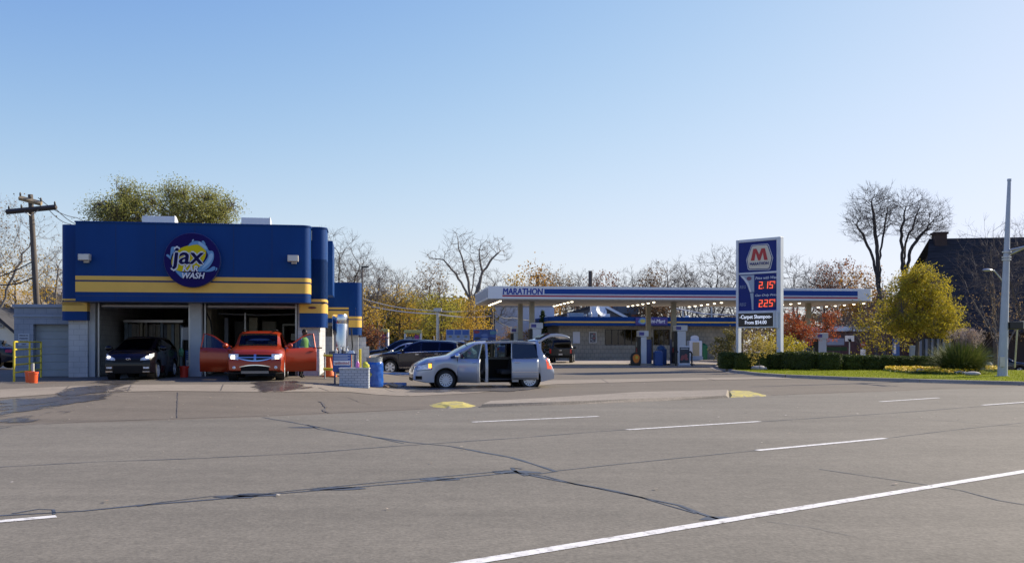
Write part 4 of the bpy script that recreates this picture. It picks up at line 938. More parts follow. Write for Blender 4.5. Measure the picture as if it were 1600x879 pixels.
# --- copper red crossover with both front doors open
RED=paint('copper_red_paint',(.33,.033,.006),.30,.15,.45)
dj=Car(L=4.9,W=.95,top=[(2.45,.96),(2.38,1.05),(2.0,1.12),(1.45,1.16),(1.08,1.19),(.22,1.63),(-.2,1.72),(-1.5,1.72),(-2.0,1.66),(-2.3,1.2),(-2.45,.9)],belt=[(2.45,.84),(2.0,1.0),(1.08,1.08),(-2.3,1.18),(-2.45,.9)],
  zb=.26,xf=1.55,xr=-1.35,wr_=.365,cowl=1.08,header=.20,rhead=-1.95,tail=-2.3,ctail=.5,wroof=.75,pf=.10,pr=.12,windows=[(-.16,.95),(-1.1,-.26),(-1.9,-1.18)],doors=[(1,-.18,1.0,1,-64),(-1,-.18,1.0,1,-66)],paint=RED,
  fglass=glassmat('suv_windshield',(.38,.45,.45),.8,.02,.07),wm=[G_WIN,G_DARK,G_DARK],rglass=None,clear=True,hmat=RED,mmat=RED,drv=1,rakef=.07)
def place(px,Y,L): return ((px-800)/FX*Y,Y+L/2)
x_,y_=place(400.5,31.9,4.9)
dr_=thing('crossover_car','copper red crossover with both front doors open under the right bay','car',(x_-.50,y_-.1,T(x_,31.5)+.0),R(-90+11))
dj.shell(dr_); dj.wheels(dr_,9); dj.interior(dr_,mat('seat_grey',(.16,.16,.16),.8),rows=(.1,-.85),z0=.60)
dj.front(dr_,'grille',M_TRIM,-.56,.56,lambda y:.70+abs(y)**2*.30,lambda y:.90-abs(y)*.02,.016)
mb=MB(); dj.patch(mb,-.60,.60,lambda y:.665+abs(y)**2*.33,lambda y:.705+abs(y)**2*.30,.03,nx=12,nz=1); dj.patch(mb,-.035,-.010,.68,.91,.035,nx=1); dj.patch(mb,.010,.035,.68,.91,.035,nx=1); dj.patch(mb,-.56,.56,.79,.815,.034,nx=10,nz=1); mb.build('grille_bars',M_CHROME,dr_)
for sd in (1,-1):
    mb=MB(); dj.patch(mb,.54,.88,lambda y:.72+(y-.54)*.10,lambda y:.92,.022,nx=8); mb.v=[(a,b*sd,c) for a,b,c in mb.v]; mb.build('headlight',M_LAMP,dr_,smooth=True)
    mb=MB(); dj.patch(mb,.66,.78,.755,.875,.034,nx=4); mb.v=[(a,b*sd,c) for a,b,c in mb.v]; mb.build('lamp_bulb',M_LIT,dr_,smooth=True)
    mb=MB(); c=Vector((dj.fx(.68,.45)+.0,.68*sd,.46)); mb.ell(c,(.03,.055,.055),12,8); mb.build('fog_light',M_LAMP,dr_,smooth=True)
    mb=MB(); mb.box(-1.2,.1,(.56)*sd-.02,.56*sd+.02,1.735,1.775); mb.build('roof_rail',M_TRIM,dr_,bevel=.01)
dj.front(dr_,'lower_intake',M_TRIM,-.46,.46,lambda y:.35,lambda y:.53-abs(y)**2*.25,.012); dj.front(dr_,'skid_plate',mat('skid_grey',(.25,.24,.23),.45,metal=.4),-.45,.45,.26,.345,.02)
mb=MB(); dj.patch(mb,-.5,.5,lambda y:.53-abs(y)**2*.25,lambda y:.56-abs(y)**2*.25,.03,nx=10,nz=1); mb.build('intake_trim',M_CHROME,dr_)
dj.front(dr_,'lower_bumper',M_TRIM,-.90,.90,.25,.30,.008)
# --- dark hatchback with lit headlights
DK=paint('near_black_violet_paint',(.005,.0035,.006),.22,.0,.15)
ft=Car(L=4.1,W=.85,top=[(2.05,.84),(1.98,.92),(1.7,1.0),(1.45,1.06),(.35,1.46),(.0,1.52),(-1.2,1.50),(-1.75,1.42),(-1.98,1.0),(-2.05,.85)],belt=[(2.05,.76),(1.5,.97),(.8,1.0),(-1.8,1.08),(-2.05,.85)],
  zb=.20,xf=1.28,xr=-1.22,wr_=.31,cowl=1.45,header=.33,rhead=-1.6,tail=-1.95,ctail=.5,wroof=.70,pf=.12,pr=.12,windows=[(.05,1.25),(-.9,-.02),(-1.5,-.97)],doors=[],paint=DK,fglass=glassmat('hatch_windshield',(.12,.15,.14),.9,.02,.06),wm=[G_WIN,G_DARK],rglass=(-1.9,-1.62),clear=False,hmat=DK,mmat=DK,drv=1,rakef=.10)
x_,y_=place(190,32.6,4.1)
fr=thing('hatchback_car','near black hatchback with lit headlights coming out of the left bay','car',(x_-.05,y_,T(x_,32)),R(-90+7))
ft.shell(fr); ft.wheels(fr,10); ft.interior(fr,rows=(.15,-.8),z0=.5); ft.mirrors(fr,.95); ft.seams(fr,[.0,1.0,-.95]); ft.handles(fr,[.15,-.75],DK)
ft.front(fr,'grille',M_TRIM,-.50,.50,.62,.70,.012); ft.front(fr,'lower_intake',M_TRIM,-.48,.48,.24,.50,.012)
mb=MB(); ft.patch(mb,-.5,.5,.705,.72,.02,nx=8,nz=1); mb.build('grille_trim',M_TRIM,fr)
mb=MB(); xx=ft.fx(0,.76)+.02
H=[[(-.06,-.045),(-.035,-.045),(-.030,-.01),(.030,-.01),(.035,-.045),(.06,-.045),(.045,.045),(.022,.045),(.028,.012),(-.028,.012),(-.022,.045),(-.045,.045)]]
for P in H: mb.prism(P,0,.012,Matrix.Translation((xx,0,.70))@Matrix(((0,0,1,0),(1,0,0,0),(0,1,0,0),(0,0,0,1))))
ring=[Vector((xx+.005,.085*math.cos(t),.70+.065*math.sin(t))) for t in [k*math.pi/8 for k in range(17)]]; mb.tube(ring,.008,5,cap=False); mb.build('badge',M_CHROME,fr)
for sd in (1,-1):
    mb=MB(); ft.patch(mb,.42,.80,lambda y:.68+(y-.42)*.10,lambda y:.74+(y-.42)*.52,.016,nx=8); mb.v=[(a,b*sd,c) for a,b,c in mb.v]; mb.build('headlight',M_LAMP,fr,smooth=True)
    mb=MB(); c=Vector((ft.fx(.64,.77)+.0,.64*sd,.785)); mb.ell(c,(.03,.06,.055),12,8); mb.build('lamp_bulb',M_LIT,fr,smooth=True)
    mb=MB(); ft.patch(mb,.52,.76,.40,.46,.014,nx=4); mb.v=[(a,b*sd,c) for a,b,c in mb.v]; mb.build('fog_light',M_LAMP,fr,smooth=True)
    mb=MB(); ft.patch(mb,.50,.80,.27,.32,.02,nx=4); mb.v=[(a,b*sd,c) for a,b,c in mb.v]; mb.build('bumper_trim',M_CHROME,fr,smooth=True)
# --- parked cars further back
def suv(name,label,pm,px_front,Y,rz,L=4.77,W=.93,H=1.69,cat='car',group=None,zoff=0,wheels=6,kind='suv',glass=(G_WIN,G_DARK),tails=True,pos=None):
    k=H/1.69; q=L/4.77
    if kind=='suv': top=[(2.385*q,.86*k),(2.3*q,.96*k),(1.8*q,1.08*k),(1.25*q,1.14*k),(.35*q,1.58*k),(-.1*q,1.68*k),(-1.3*q,1.66*k),(-1.95*q,1.54*k),(-2.28*q,1.15*k),(-2.385*q,.9*k)]; belt=[(2.385*q,.78*k),(1.8*q,.98*k),(1.25*q,1.05*k),(-2.2*q,1.16*k),(-2.385*q,.9*k)]; rh,tl,ch=-1.75*q,-2.25*q,.35*q
    else: top=[(2.385*q,.72*k),(2.25*q,.84*k),(1.7*q,1.0*k),(1.05*q,1.09*k),(.2*q,1.58*k),(-.2*q,1.68*k),(-.8*q,1.64*k),(-1.65*q,1.2*k),(-2.3*q,1.12*k),(-2.385*q,.8*k)]; belt=[(2.385*q,.66*k),(1.7*q,.93*k),(1.05*q,1.02*k),(-1.6*q,1.12*k),(-2.385*q,.8*k)]; rh,tl,ch=-.8*q,-1.65*q,.2*q
    C=Car(L=L,W=W,top=top,belt=belt,zb=.24,xf=1.42*q,xr=-1.38*q,wr_=.35*(1 if kind=='suv' else .9),cowl=(1.25 if kind=='suv' else 1.05)*q,header=ch,rhead=rh,tail=tl,ctail=.4 if kind=='suv' else .15,wroof=.72,pf=.2,pr=.14,
      windows=[(-.08*q,(1.1 if kind=='suv' else .9)*q),(-1.0*q,-.16*q)]+([(-1.75*q,-1.08*q)] if kind=='suv' else []),doors=[],paint=pm,fglass=glassmat('parked_windshield',(.15,.19,.19),.9,.02,.10),wm=[glass[0],glass[1]],rglass=(tl+.05,rh-.02),clear=False,hmat=M_CHROME,mmat=pm,drv=1,rakef=.10)
    if pos is None: xq=(px_front-800)/FX*Y; pos=(xq+L/2*math.cos(rz-math.pi),Y+W)
    r=thing(name,label,cat,(pos[0],pos[1],T(pos[0],pos[1])+zoff),rz,group)
    C.shell(r); C.wheels(r,wheels); C.interior(r,rows=(.1,-.8),z0=.55); C.mirrors(r,C.cowl-.45); C.seams(r,[C.cowl-.28,-.12*q,-1.04*q]); C.handles(r,[.05,-.9*q],M_CHROME)
    C.front(r,'grille',mat('parked_grille',(.10,.10,.11),.35,metal=.6),-.42,.42,.42*k,.74*k,.012); C.front(r,'licence_plate',M_PLATE,-.15,.15,.46*k,.58*k,.03,nx=2)
    for sd in (1,-1):
        mb=MB(); C.spatch(mb,C.h-.10,C.h-.52,lambda x:.66*k+(C.h-x)*.06,lambda x:.80*k+(C.h-x)*.12,.012,(sd,),nx=8); mb.build('headlight',M_LAMP,r,smooth=True)
        mb=MB(); C.spatch(mb,C.h-.36,C.h-.50,lambda x:.74*k,lambda x:.83*k,.02,(sd,),nx=3); mb.build('turn_signal',mat('amber_glow',(.8,.3,.05),.2,em=(1,.35,.05),es=.7),r,smooth=True)
        if tails: mb=MB(); C.spatch(mb,-C.h+.10,-C.h+.38,.85*k,1.02*k,.012,(sd,),nx=4); mb.build('tail_light',M_REDL,r,smooth=True)
    return C,r
NAVYP=paint('dark_navy_paint',(.004,.006,.02),.25,.0,.35); BLKP=paint('black_car_paint',(.005,.005,.007),.25,.0,.35); SILP=paint('silver_paint',(.33,.33,.32),.3,.5); GRYP=paint('grey_car_paint',(.09,.10,.12),.25,.4)
C,r=suv('parked_crossover','dark navy crossover parked behind the silver minivan, facing left',NAVYP,582,46.5,R(180-8),group='cars parked between car wash and canopy')
C.strips(r,'sill_trim',M_CHROME,-.95,.95,.33,.355,.01); C.strips(r,'window_trim',M_CHROME,-1.75,1.05,lambda x:C.fb(x)-.012,lambda x:C.fb(x)+.012,.008)
suv('parked_car','silver sedan nose and black windows between two dark parked cars',SILP,567,50.5,R(180-10),L=4.6,W=.88,H=1.50,kind='sedan',wheels=5,group='cars parked between car wash and canopy')
suv('parked_crossover','black crossover farthest left in the parked row, with a yellow sticker on its windshield',BLKP,566,54.5,R(180-12),L=4.8,H=1.78,group='cars parked between car wash and canopy')
suv('parked_crossover','grey roofed crossover mostly hidden behind the dark navy crossover',GRYP,628,60,R(180-10),L=4.8,H=1.80,group='cars parked between car wash and canopy')
suv('parked_car','dark parked car whose roof arch just shows above the sliding door of the silver minivan',GRYP,779,66,R(90),L=4.5,W=.88,H=2.0,kind='sedan',wheels=5,pos=(-.42,85))
suv('parked_car','dark sedan behind the hedge right of the last fuel pump',paint('blue_grey_paint',(.05,.07,.10),.25,.4),0,80,R(0),L=4.6,W=.88,H=1.45,kind='sedan',wheels=5,pos=(28.4,80),zoff=.10)
suv('parked_crossover','dark blue crossover at the right edge behind the tall grey pole',paint('deep_blue_paint',(.012,.02,.035),.18,.3),0,78,R(-30),L=4.75,H=1.66,pos=(41.6,80.5),zoff=0,wheels=5)
suv('parked_car','dark blue sedan at the left edge beside the white gabled house',NAVYP,0,48,R(180),L=4.6,W=.88,H=1.45,kind='sedan',wheels=5,pos=(-26.6,47),zoff=.1)
suv('parked_car','pale car just visible to the right of the ornamental grass clump',SILP,0,78,R(-30),L=4.5,W=.88,H=1.5,kind='sedan',wheels=5,pos=(37.6,85),zoff=0.25)
# black pickup seen from behind
pk=thing('pickup_truck','black pickup truck seen from behind at the left end of the mini mart','truck',(4.25,80,T(4.2,80)),R(90-6))
PK=Car(L=5.4,W=.98,top=[(2.7,.95),(2.6,1.05),(1.6,1.18),(1.2,1.2),(.5,1.85),(.2,1.9),(-.5,1.9),(-.7,1.25),(-.75,1.2),(-2.7,1.2)],belt=[(2.7,.9),(1.2,1.14),(-.7,1.15),(-2.7,1.15)],zb=.42,xf=1.75,xr=-1.75,wr_=.39,cowl=1.2,header=.5,rhead=-.5,tail=-.72,ctail=0,wroof=.76,pf=.1,pr=.02,windows=[(.0,1.0),(-.45,-.06)],doors=[],paint=BLKP,fglass=G_DARK,wm=[G_DARK],rglass=(-.69,-.52),clear=False,hmat=BLKP,mmat=BLKP,drv=1,raker=0)
PK.shell(pk); PK.wheels(pk,6); PK.mirrors(pk,.75)
mb=MB(); mb.box(-2.74,-2.71,-.80,.80,.62,1.18); mb.build('tailgate',paint('tailgate_black',(.010,.010,.013),.3,.1),pk,bevel=.01)
mb=MB(); mb.box(-2.85,-2.705,-.95,.95,.40,.58); mb.build('bumper',M_TRIM,pk,bevel=.02)
mb=MB(); mb.box(-2.765,-2.742,-.15,.15,.64,.76); mb.build('licence_plate',M_PLATE,pk); mb=MB(); mb.ell((-2.745,0,1.02),(.015,.12,.04),10,6); mb.build('badge',M_CHROME,pk)
for sd in (1,-1):
    mb=MB(); mb.box(-2.75,-2.68,.83*sd-.07,.83*sd+.07,.78,1.12); mb.build('tail_light',M_REDL,pk,bevel=.01)
# ---------------------------------------------------------------- fuel canopy
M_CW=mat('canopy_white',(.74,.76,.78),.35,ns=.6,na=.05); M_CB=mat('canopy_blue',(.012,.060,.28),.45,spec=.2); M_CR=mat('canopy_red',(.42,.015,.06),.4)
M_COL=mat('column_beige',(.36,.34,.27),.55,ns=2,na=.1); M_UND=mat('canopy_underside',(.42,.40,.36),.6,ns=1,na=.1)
K=Frame(((763-800)/FX*64,64,0),R(7))
cn=thing('fuel_canopy','long white fuel canopy with blue band and red line lettered MARATHON','canopy',K.O,K.a)
kx=lambda px,v=0:K.x(px,v); kz=lambda px,py,v=0:K.z(px,py,v)
cz1=5.47; cz0=4.62; CL=kx(1366); CD=10.6
segs=fascia('c',0,CL,0,CD,[(cz0,cz1,M_CW,0)],rr=.45)
fascia_build('canopy_fascia',segs,cn)
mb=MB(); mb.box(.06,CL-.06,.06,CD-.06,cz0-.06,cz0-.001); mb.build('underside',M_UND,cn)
bt,bb_=kz(900,451.5),kz(900,459.3); rt_,rb_=kz(900,461.6),kz(900,463.8)
mb=MB(); mb.box(kx(850.5),kx(1340),-.012,-.002,bb_,bt); mb.build('blue_band',M_CB,cn)
mb=MB(); mb.box(kx(785),kx(1340),-.012,-.002,rb_,rt_); mb.build('red_line',M_CR,cn)
mb=MB(); mb.box(kx(785),kx(1340),-.010,-.002,bb_-.09,bb_-.03); mb.build('grey_line',mat('canopy_grey_line',(.45,.5,.6),.4),cn)
text('lettering','MARATHON',mat('letter_blue',(.015,.045,.30),.4),cn,FM((kx(785.5)+kx(848.5))/2,-.004,(kz(817,459.8)+kz(817,450.2))/2),kx(848.5)-kx(785.5),kz(817,450.2)-kz(817,459.8),bold=.055,ext=.01,shear=.08)
mb=MB()
for i in range(9): mb.box(-.012,-.002,.5+i*1.1,.56+i*1.1,cz0+.1,cz1-.1)
mb.box(-.008,-.002,.25,CD-.2,cz0+.12,cz1-.12); mb.build('end_facing',mat('end_face_grey',(.40,.41,.44),.6),cn)  # slat lines plus a darker grey plate over the left end face
M_GLOW=mat('canopy_lamp',(1,.95,.8),.3,em=(1,.86,.62),es=3.2)
for gx,gv in [(781,1.2),(892,2.0),(1019,2.2),(1124,2.2),(1245,2.2),(1345,2.2)]:
    x0=kx(gx,gv) if gx!=781 else kx(781,gv)
    for j in range(6):
        mb=MB(); y=gv*.8+j*1.5; mb.lathe([(0,cz0-.17),(.06,cz0-.16),(.095,cz0-.13),(.10,cz0-.10)],14,Matrix.Translation((x0,y,0))); q=mb.build('light_fixture',M_GLOW,cn,smooth=True)
        mb=MB(); mb.lathe([(.14,cz0-.10),(.16,cz0-.06)],14,Matrix.Translation((x0,y,0))); mb.build('lamp_collar',M_GALV,q)
M_PB=mat('pump_blue',(.02,.045,.16),.4); M_PW=mat('pump_white',(.60,.63,.68),.4,ns=2,na=.04)
for gx,gv in [(831,3.2),(813,7.4),(1052.5,3.2),(1013,7.4),(1263,3.2),(1216,7.4)]:
    x=kx(gx,gv); mb=MB(); mb.box(x-.17,x+.17,gv-.17,gv+.17,1.35,cz0-.05); mb.build('column',M_COL,cn,bevel=.02)
    mb=MB(); mb.box(x-.22,x+.22,gv-.22,gv+.22,0,1.9); mb.build('column_guard',M_PB,cn,bevel=.02)
def pump(px,gv,lab,hd=2.55,w=.6,flip=0,hw=.84):
    x=kx(px,gv); p=K.O+K.u*x+K.v*gv; t=thing('fuel_pump',lab,'fuel pump',(p.x,p.y,T(p.x,p.y)),K.a,'fuel pumps under the canopy')
    mb=MB(); mb.box(-w/2,w/2,-.35,.35,.15,hd-.42); mb.build('cabinet',M_PW,t,bevel=.03)
    mb=MB(); mb.box(-hw/2,hw/2,-.42,.42,hd-.42,hd); mb.build('header',M_PW,t,bevel=.04)
    mb=MB(); mb.box(-w/2-.24,-w/2-.004,-.33,.33,.15,hd-.46); mb.build('dispenser_face',M_BLK,t,bevel=.01)
    mb=MB(); mb.box(-hw/2-.015,-hw/2+.35,-.435,-.425,hd-.33,hd-.1); mb.build('header_badge',mat('badge_blue',(.08,.08,.3),.5),t)
    mb=MB(); mb.box(-w/2-.26,-w/2-.245,-.2,.1,1.35,1.7); mb.build('screen',mat('pump_screen',(.25,.27,.25),.3),t)
    mb=MB(); mb.tube([(-w/2-.28,-.1,1.3),(-w/2-.42,-.15,.9),(-w/2-.38,-.2,.5),(-w/2-.28,-.2,.9)],.022,6); mb.build('hose',M_BLK,t,smooth=True)
    mb=MB(); mb.box(-w/2-.31,-w/2-.26,-.26,-.16,.95,1.25); mb.build('nozzle',mat('nozzle_red',(.3,.03,.03),.5),t,bevel=.01)
    mb=MB(); mb.box(-.9,.9,-.55,.55,0,.15); mb.build('island_kerb',M_CURB,t,bevel=.03)
    return t
pump(838,2.6,'fuel pump with white cabinet behind the raised liftgate of the minivan',3.05,.62)
pump(807,7.8,'fuel pump farthest left under the canopy, by the left rear column',2.8,.5)
pump(1004,2.9,'fuel pump with narrow white cabinet and a dark blue guard right beside it',2.5,.42,hw=.7)
pump(1063,2.6,'fuel pump with wide white cabinet right beside the framed poster stand',2.9,.62)
pump(1282,2.6,'fuel pump seen over the hedge, rightmost under the canopy',2.75,.62)
pb=thing('pillar_guard','dark blue pump pillar between the two central fuel pumps','pillar',(K.O+K.u*kx(1010.5,2.8)+K.v*2.8),K.a)
mb=MB(); mb.box(-.22,.24,-.2,.2,0,1.85); mb.build('post',M_PB,pb,bevel=.02)
# hoop bollards and poster stand
for px,lab in ((1056,'black hoop bollard left of the poster stand'),(1081,'black hoop bollard right of the poster stand')):
    p=K.O+K.u*kx(px,1.1)+K.v*1.1; t=thing('hoop_bollard',lab,'bollard',p,K.a,'black hoop bollards'); d=1 if px<1070 else -1
    mb=MB(); mb.tube([(0,0,0),(0,0,.85),(.05*d,0,.97),(.16*d,0,1.02)],.06,8); mb.build('hoop',M_BLK,t,smooth=True)
ps=thing('poster_stand','white framed poster stand with dark picture standing before the wide fuel pump','poster stand',K.O+K.u*kx(1069.5,1.2)+K.v*1.2,K.a)
mb=MB(); mb.box(-.42,.42,0,.06,.12,1.42); mb.build('frame',M_WHT,ps,bevel=.01); mb=MB(); mb.box(-.36,.36,-.008,-.002,.2,1.33); mb.build('poster',mat('poster_dark',(.03,.04,.06),.4),ps)
mb=MB()
rg=random.Random(31)
for cx,cz,a,b in [(-.12,.62,.14,.16),(.1,.72,.12,.14),(.14,.5,.13,.1),(-.2,.48,.1,.1)]: mb.prism([(cx+a*math.cos(t),cz+b*math.sin(t)) for t in [k*math.pi/6 for k in range(12)]],.009,.012+rg.random()*.002,Mf)
mb.build('picture',mat('poster_red',(.30,.08,.08),.5),ps); mb=MB(); mb.box(-.28,.28,-.014,-.009,1.18,1.25); mb.build('caption_bar',mat('poster_caption',(.5,.5,.5),.5),ps)
mb=MB(); mb.box(-.5,.5,-.1,.2,0,.12); mb.build('foot',mat('stand_foot',(.35,.38,.42),.6),ps,bevel=.02)
sn=thing('floor_sign','small black and orange rounded floor sign left of the pumps','sign',K.O+K.u*kx(992.5,2.4)+K.v*2.4,K.a)
mb=MB(); mb.prism([(-.36,0),(.36,0),(.36,.6)]+[(.36*math.cos(t),.6+.36*math.sin(t)) for t in [k*math.pi/8 for k in range(1,8)]]+[(-.36,.6)],0,.08,Mf); mb.build('panel',M_BLK,sn)
mb=MB(); mb.prism([(.05+.25*math.cos(t)*(1+.1*math.sin(3*t)),.52+.32*math.sin(t)) for t in [k*math.pi/8 for k in range(16)]],.082,.095,Mf); mb.build('artwork',mat('sign_orange',(.75,.20,.02),.5),sn)
mb=MB(); mb.prism([(.08+.1*math.cos(t),.6+.12*math.sin(t)) for t in [k*math.pi/8 for k in range(16)]],.096,.1,Mf); mb.build('artwork',mat('sign_gold',(.7,.5,.05),.5),sn)
for px,py,s,lab in ((1028,0,.29,'lower square blue litter bin left of the wide fuel pump'),(1033,1.6,.34,'taller rounded blue litter bin behind the square one')):
    t=thing('litter_bin',lab,'bin',K.O+K.u*kx(px,2.2+py)+K.v*(2.2+py),K.a,'blue litter bins'); 
    mb=MB(); mb.box(-s,s,-s,s,0,1.0+py*.12); mb.build('body',mat('bin_blue',(.02,.07,.24),.45),t,bevel=.05); mb=MB(); mb.ell((0,0,1.0+py*.12),(s*1.02,s*1.02,.28 if py else .08),16,8); mb.build('lid',mat('bin_lid',(.03,.11,.33),.4),t,smooth=True)
# ---------------------------------------------------------------- mini mart
Mm=Frame(((858-800)/FX*89,89,-.15),R(8)); mx=lambda px,v=0:Mm.x(px,v); mz=lambda px,py,v=0:Mm.z(px,py,v)
mt=thing('mini_mart','low tan block mini mart with blue fascia and yellow line behind the canopy','building',Mm.O,Mm.a)
x1=mx(1168); zz1=mz(900,494.5); zz0=mz(900,508.5)
M_TAN=blockmat('tan_tile',(.30,.275,.215),(.27,.25,.20),(.16,.145,.12),.40,.40,msize=.02,bump=.3)
fascia_build('fascia',fascia('m',0,x1,0,12,[(zz0,zz1,M_BLUE,0),(mz(900,503.8),mz(900,501.6),M_YEL,.02)],rr=.8,left_round=True),mt)
a0=mx(873,1.0)
wA,wB,wC,wD=mx(945,1),mx(998,1),mx(1021,1),mx(1047,1); wz1,wz0=mz(960,514,1),mz(960,539,1); ez=mx(1150,1)
zf=mz(900,562,1)
mb=MB(); mb.box(a0,wA,1,12,0,zz0+.2); mb.box(wA,wB,1,1.3,0,wz0); mb.box(wB,wC,1,12,0,zz0+.2); mb.box(wC,wD,1,1.3,0,wz0); mb.box(wD,ez,1,12,0,zz0+.2); mb.box(wA,wB,1,1.3,wz1,zz0+.2); mb.box(wC,wD,1,1.3,wz1,zz0+.2); mb.box(a0+.01,ez-.01,11.5,11.9,0,zz0+.2); mb.build('wall',M_TAN,mt)
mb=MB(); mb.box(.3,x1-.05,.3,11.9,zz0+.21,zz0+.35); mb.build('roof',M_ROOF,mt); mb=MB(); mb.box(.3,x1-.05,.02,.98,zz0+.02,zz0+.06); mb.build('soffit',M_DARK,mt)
mb=MB(); mb.box(-.2,x1+.3,-1.6,.99,-.2,.16); mb.build('walkway',M_PAD,mt,bevel=.02)
for a,b,n in ((wA,wB,5),(wC,wD,3)):
    mb=MB(); mb.box(a+.03,b-.03,1.12,1.14,wz0,wz1); fr_=mb.build('window',glassmat('shop_glass',(.12,.14,.14),.6,.02,.03),mt)
    mb=MB()
    for i in range(n+1): xx=lerp(a+.05,b-.05,i/n); mb.box(xx-.035,xx+.035,1.08,1.16,wz0,wz1)
    mb.box(a,b,1.07,1.17,wz1-.06,wz1); mb.box(a,b,1.07,1.17,wz0,wz0+.06); mb.build('frame',M_BLK,fr_)
mb=MB(); mb.box(mx(1011,1),mx(1020,1),.96,.995,.16,2.35); q=mb.build('door',mat('door_glass',(.02,.022,.022),.08,coat=.5),mt); mb=MB(); mb.box(mx(1011,1)+.1,mx(1011,1)+.16,.9,.955,1,1.5); mb.build('handle',M_CHROME,q)
mb=MB(); mb.box(wA-.5,wD+.5,3.6,3.7,.1,zz0); mb.build('inner_wall',M_DARK,mt); mb=MB(); mb.box(wA-.5,wD+.5,1.31,3.59,-.05,.17); mb.build('shop_floor',M_DARK,mt)  # dark partition added behind the windows to make the shop interior read dark
# goods inside the windows
rg=random.Random(8); 
for k in range(16):
    xx=rg.uniform(wA+.3,wD-.3)
    if wB<xx<wC: continue
    c=[(.15,.35,.1),(.45,.2,.05),(.5,.5,.45),(.1,.12,.3),(.3,.05,.05)][k%5]; mb=MB(); mb.box(xx,xx+rg.uniform(.3,.8),3,3.4,.9,rg.uniform(1.3,2.3)); mb.build('shelf_goods',mat('goods%d'%(k%5),c,.7,ns=8,na=.5),mt)
def mplate(nm,px0,px1,py0,py1,m,v=.99,d=.05):
    mb=MB(); mb.box(mx(px0,1),mx(px1,1),v-d,v,mz(px0,py1,1),mz(px0,py0,1)); return mb.build(nm,m,mt,bevel=.01)
mplate('blank_board',895,906,518,536,mat('blank_grey',(.50,.52,.56),.6)); q=mplate('poster_frame',920,932,518,535.5,mat('frame_white',(.5,.5,.48),.5))
mplate('poster',921.3,930.7,519.5,534.3,mat('wall_poster',(.10,.10,.11),.5,ns=3,na=.7),v=.935,d=.01)
rg=random.Random(77)
for i in range(6):
    px=921.8+rg.random()*6; py=521+i*2.1; mplate('poster_detail',px,px+2.6,py,py+1.4,mat('pd%d'%(i%3),[(.4,.1,.1),(.35,.38,.42),(.25,.28,.3)][i%3],.5),v=.923,d=.006)
# ice chest and air machine by the right of the shop, green bin
ic=thing('air_machine','white air machine with arched top and tan panel against the mini mart wall','machine',Mm.O+Mm.u*mx(1085,.2)+Mm.v*.2,Mm.a)
wq=(mx(1095,.2)-mx(1075,.2))/2; 
mb=MB(); mb.box(-wq,wq,-.4,.4,.5,2.0); mb.build('body',M_PW,ic,bevel=.03); mb=MB(); mb.box(-wq*.5,wq*.55,-.42,-.405,.55,1.85); mb.build('front_panel',mat('tan_panel',(.38,.32,.20),.6),ic)
mb=MB(); mb.prism([(-.4,0),(.42,0),(.42,.3)]+[(.4*math.cos(t),.3+.22*math.sin(t)) for t in [k*math.pi/6 for k in range(1,6)]]+[(-.4,.3)],-.1,.1,Matrix.Translation((0,0,2.0))@Mf); mb.build('top_sign',M_PW,ic); mb=MB(); mb.box(-.7,.7,-.5,.3,.0,.49); mb.build('base',mat('machine_base',(.3,.36,.42),.6),ic,bevel=.04)
gb=thing('green_bin','green round litter bin beside the air machine','bin',Mm.O+Mm.u*mx(1098.5,.3)+Mm.v*.3,Mm.a)
mb=MB(); mb.lathe([(.40,.16),(.44,1.3),(.4,1.55),(.15,1.75),(0,1.77)],18); mb.build('body',mat('bin_green',(.01,.13,.05),.5),gb,smooth=30)
# shop sign on the fascia
ms=thing('shop_sign','violet Mini-Mart sign panel with splash emblem on the blue shop fascia','sign',Mm.O,Mm.a)
s0,s1=mx(993,-.1),mx(1043,-.1); sz0,sz1=mz(1010,507.5,-.1),mz(1010,496.2,-.1)
mb=MB(); mb.box(s0,s1,-.14,-.03,sz0,sz1); mb.build('panel',mat('sign_panel_violet',(.05,.04,.22),.35),ms,bevel=.02)
text('lettering','Mini-Mart',MWt,ms,FM(mx(1025,-.1),-.142,(sz0+sz1)/2+.03),mx(1040.5,-.1)-mx(1012,-.1),.36,shear=.2,bold=.03,ext=.01)
ec=mx(1004,-.1); mb=MB(); mb.prism([(ec+.42*math.cos(t)*(1+.15*math.sin(4*t)),(sz0+sz1)/2+.04+.30*math.sin(t)) for t in [k*math.pi/10 for k in range(20)]],.142,.155,Mf); mb.build('emblem',MC,ms)
mb=MB(); mb.prism([(ec+.26*math.cos(t),(sz0+sz1)/2+.03+.17*math.sin(t)) for t in [k*math.pi/10 for k in range(20)]],.156,.165,Mf); mb.build('emblem',mat('emblem_gold',(.5,.45,.1),.5),ms)
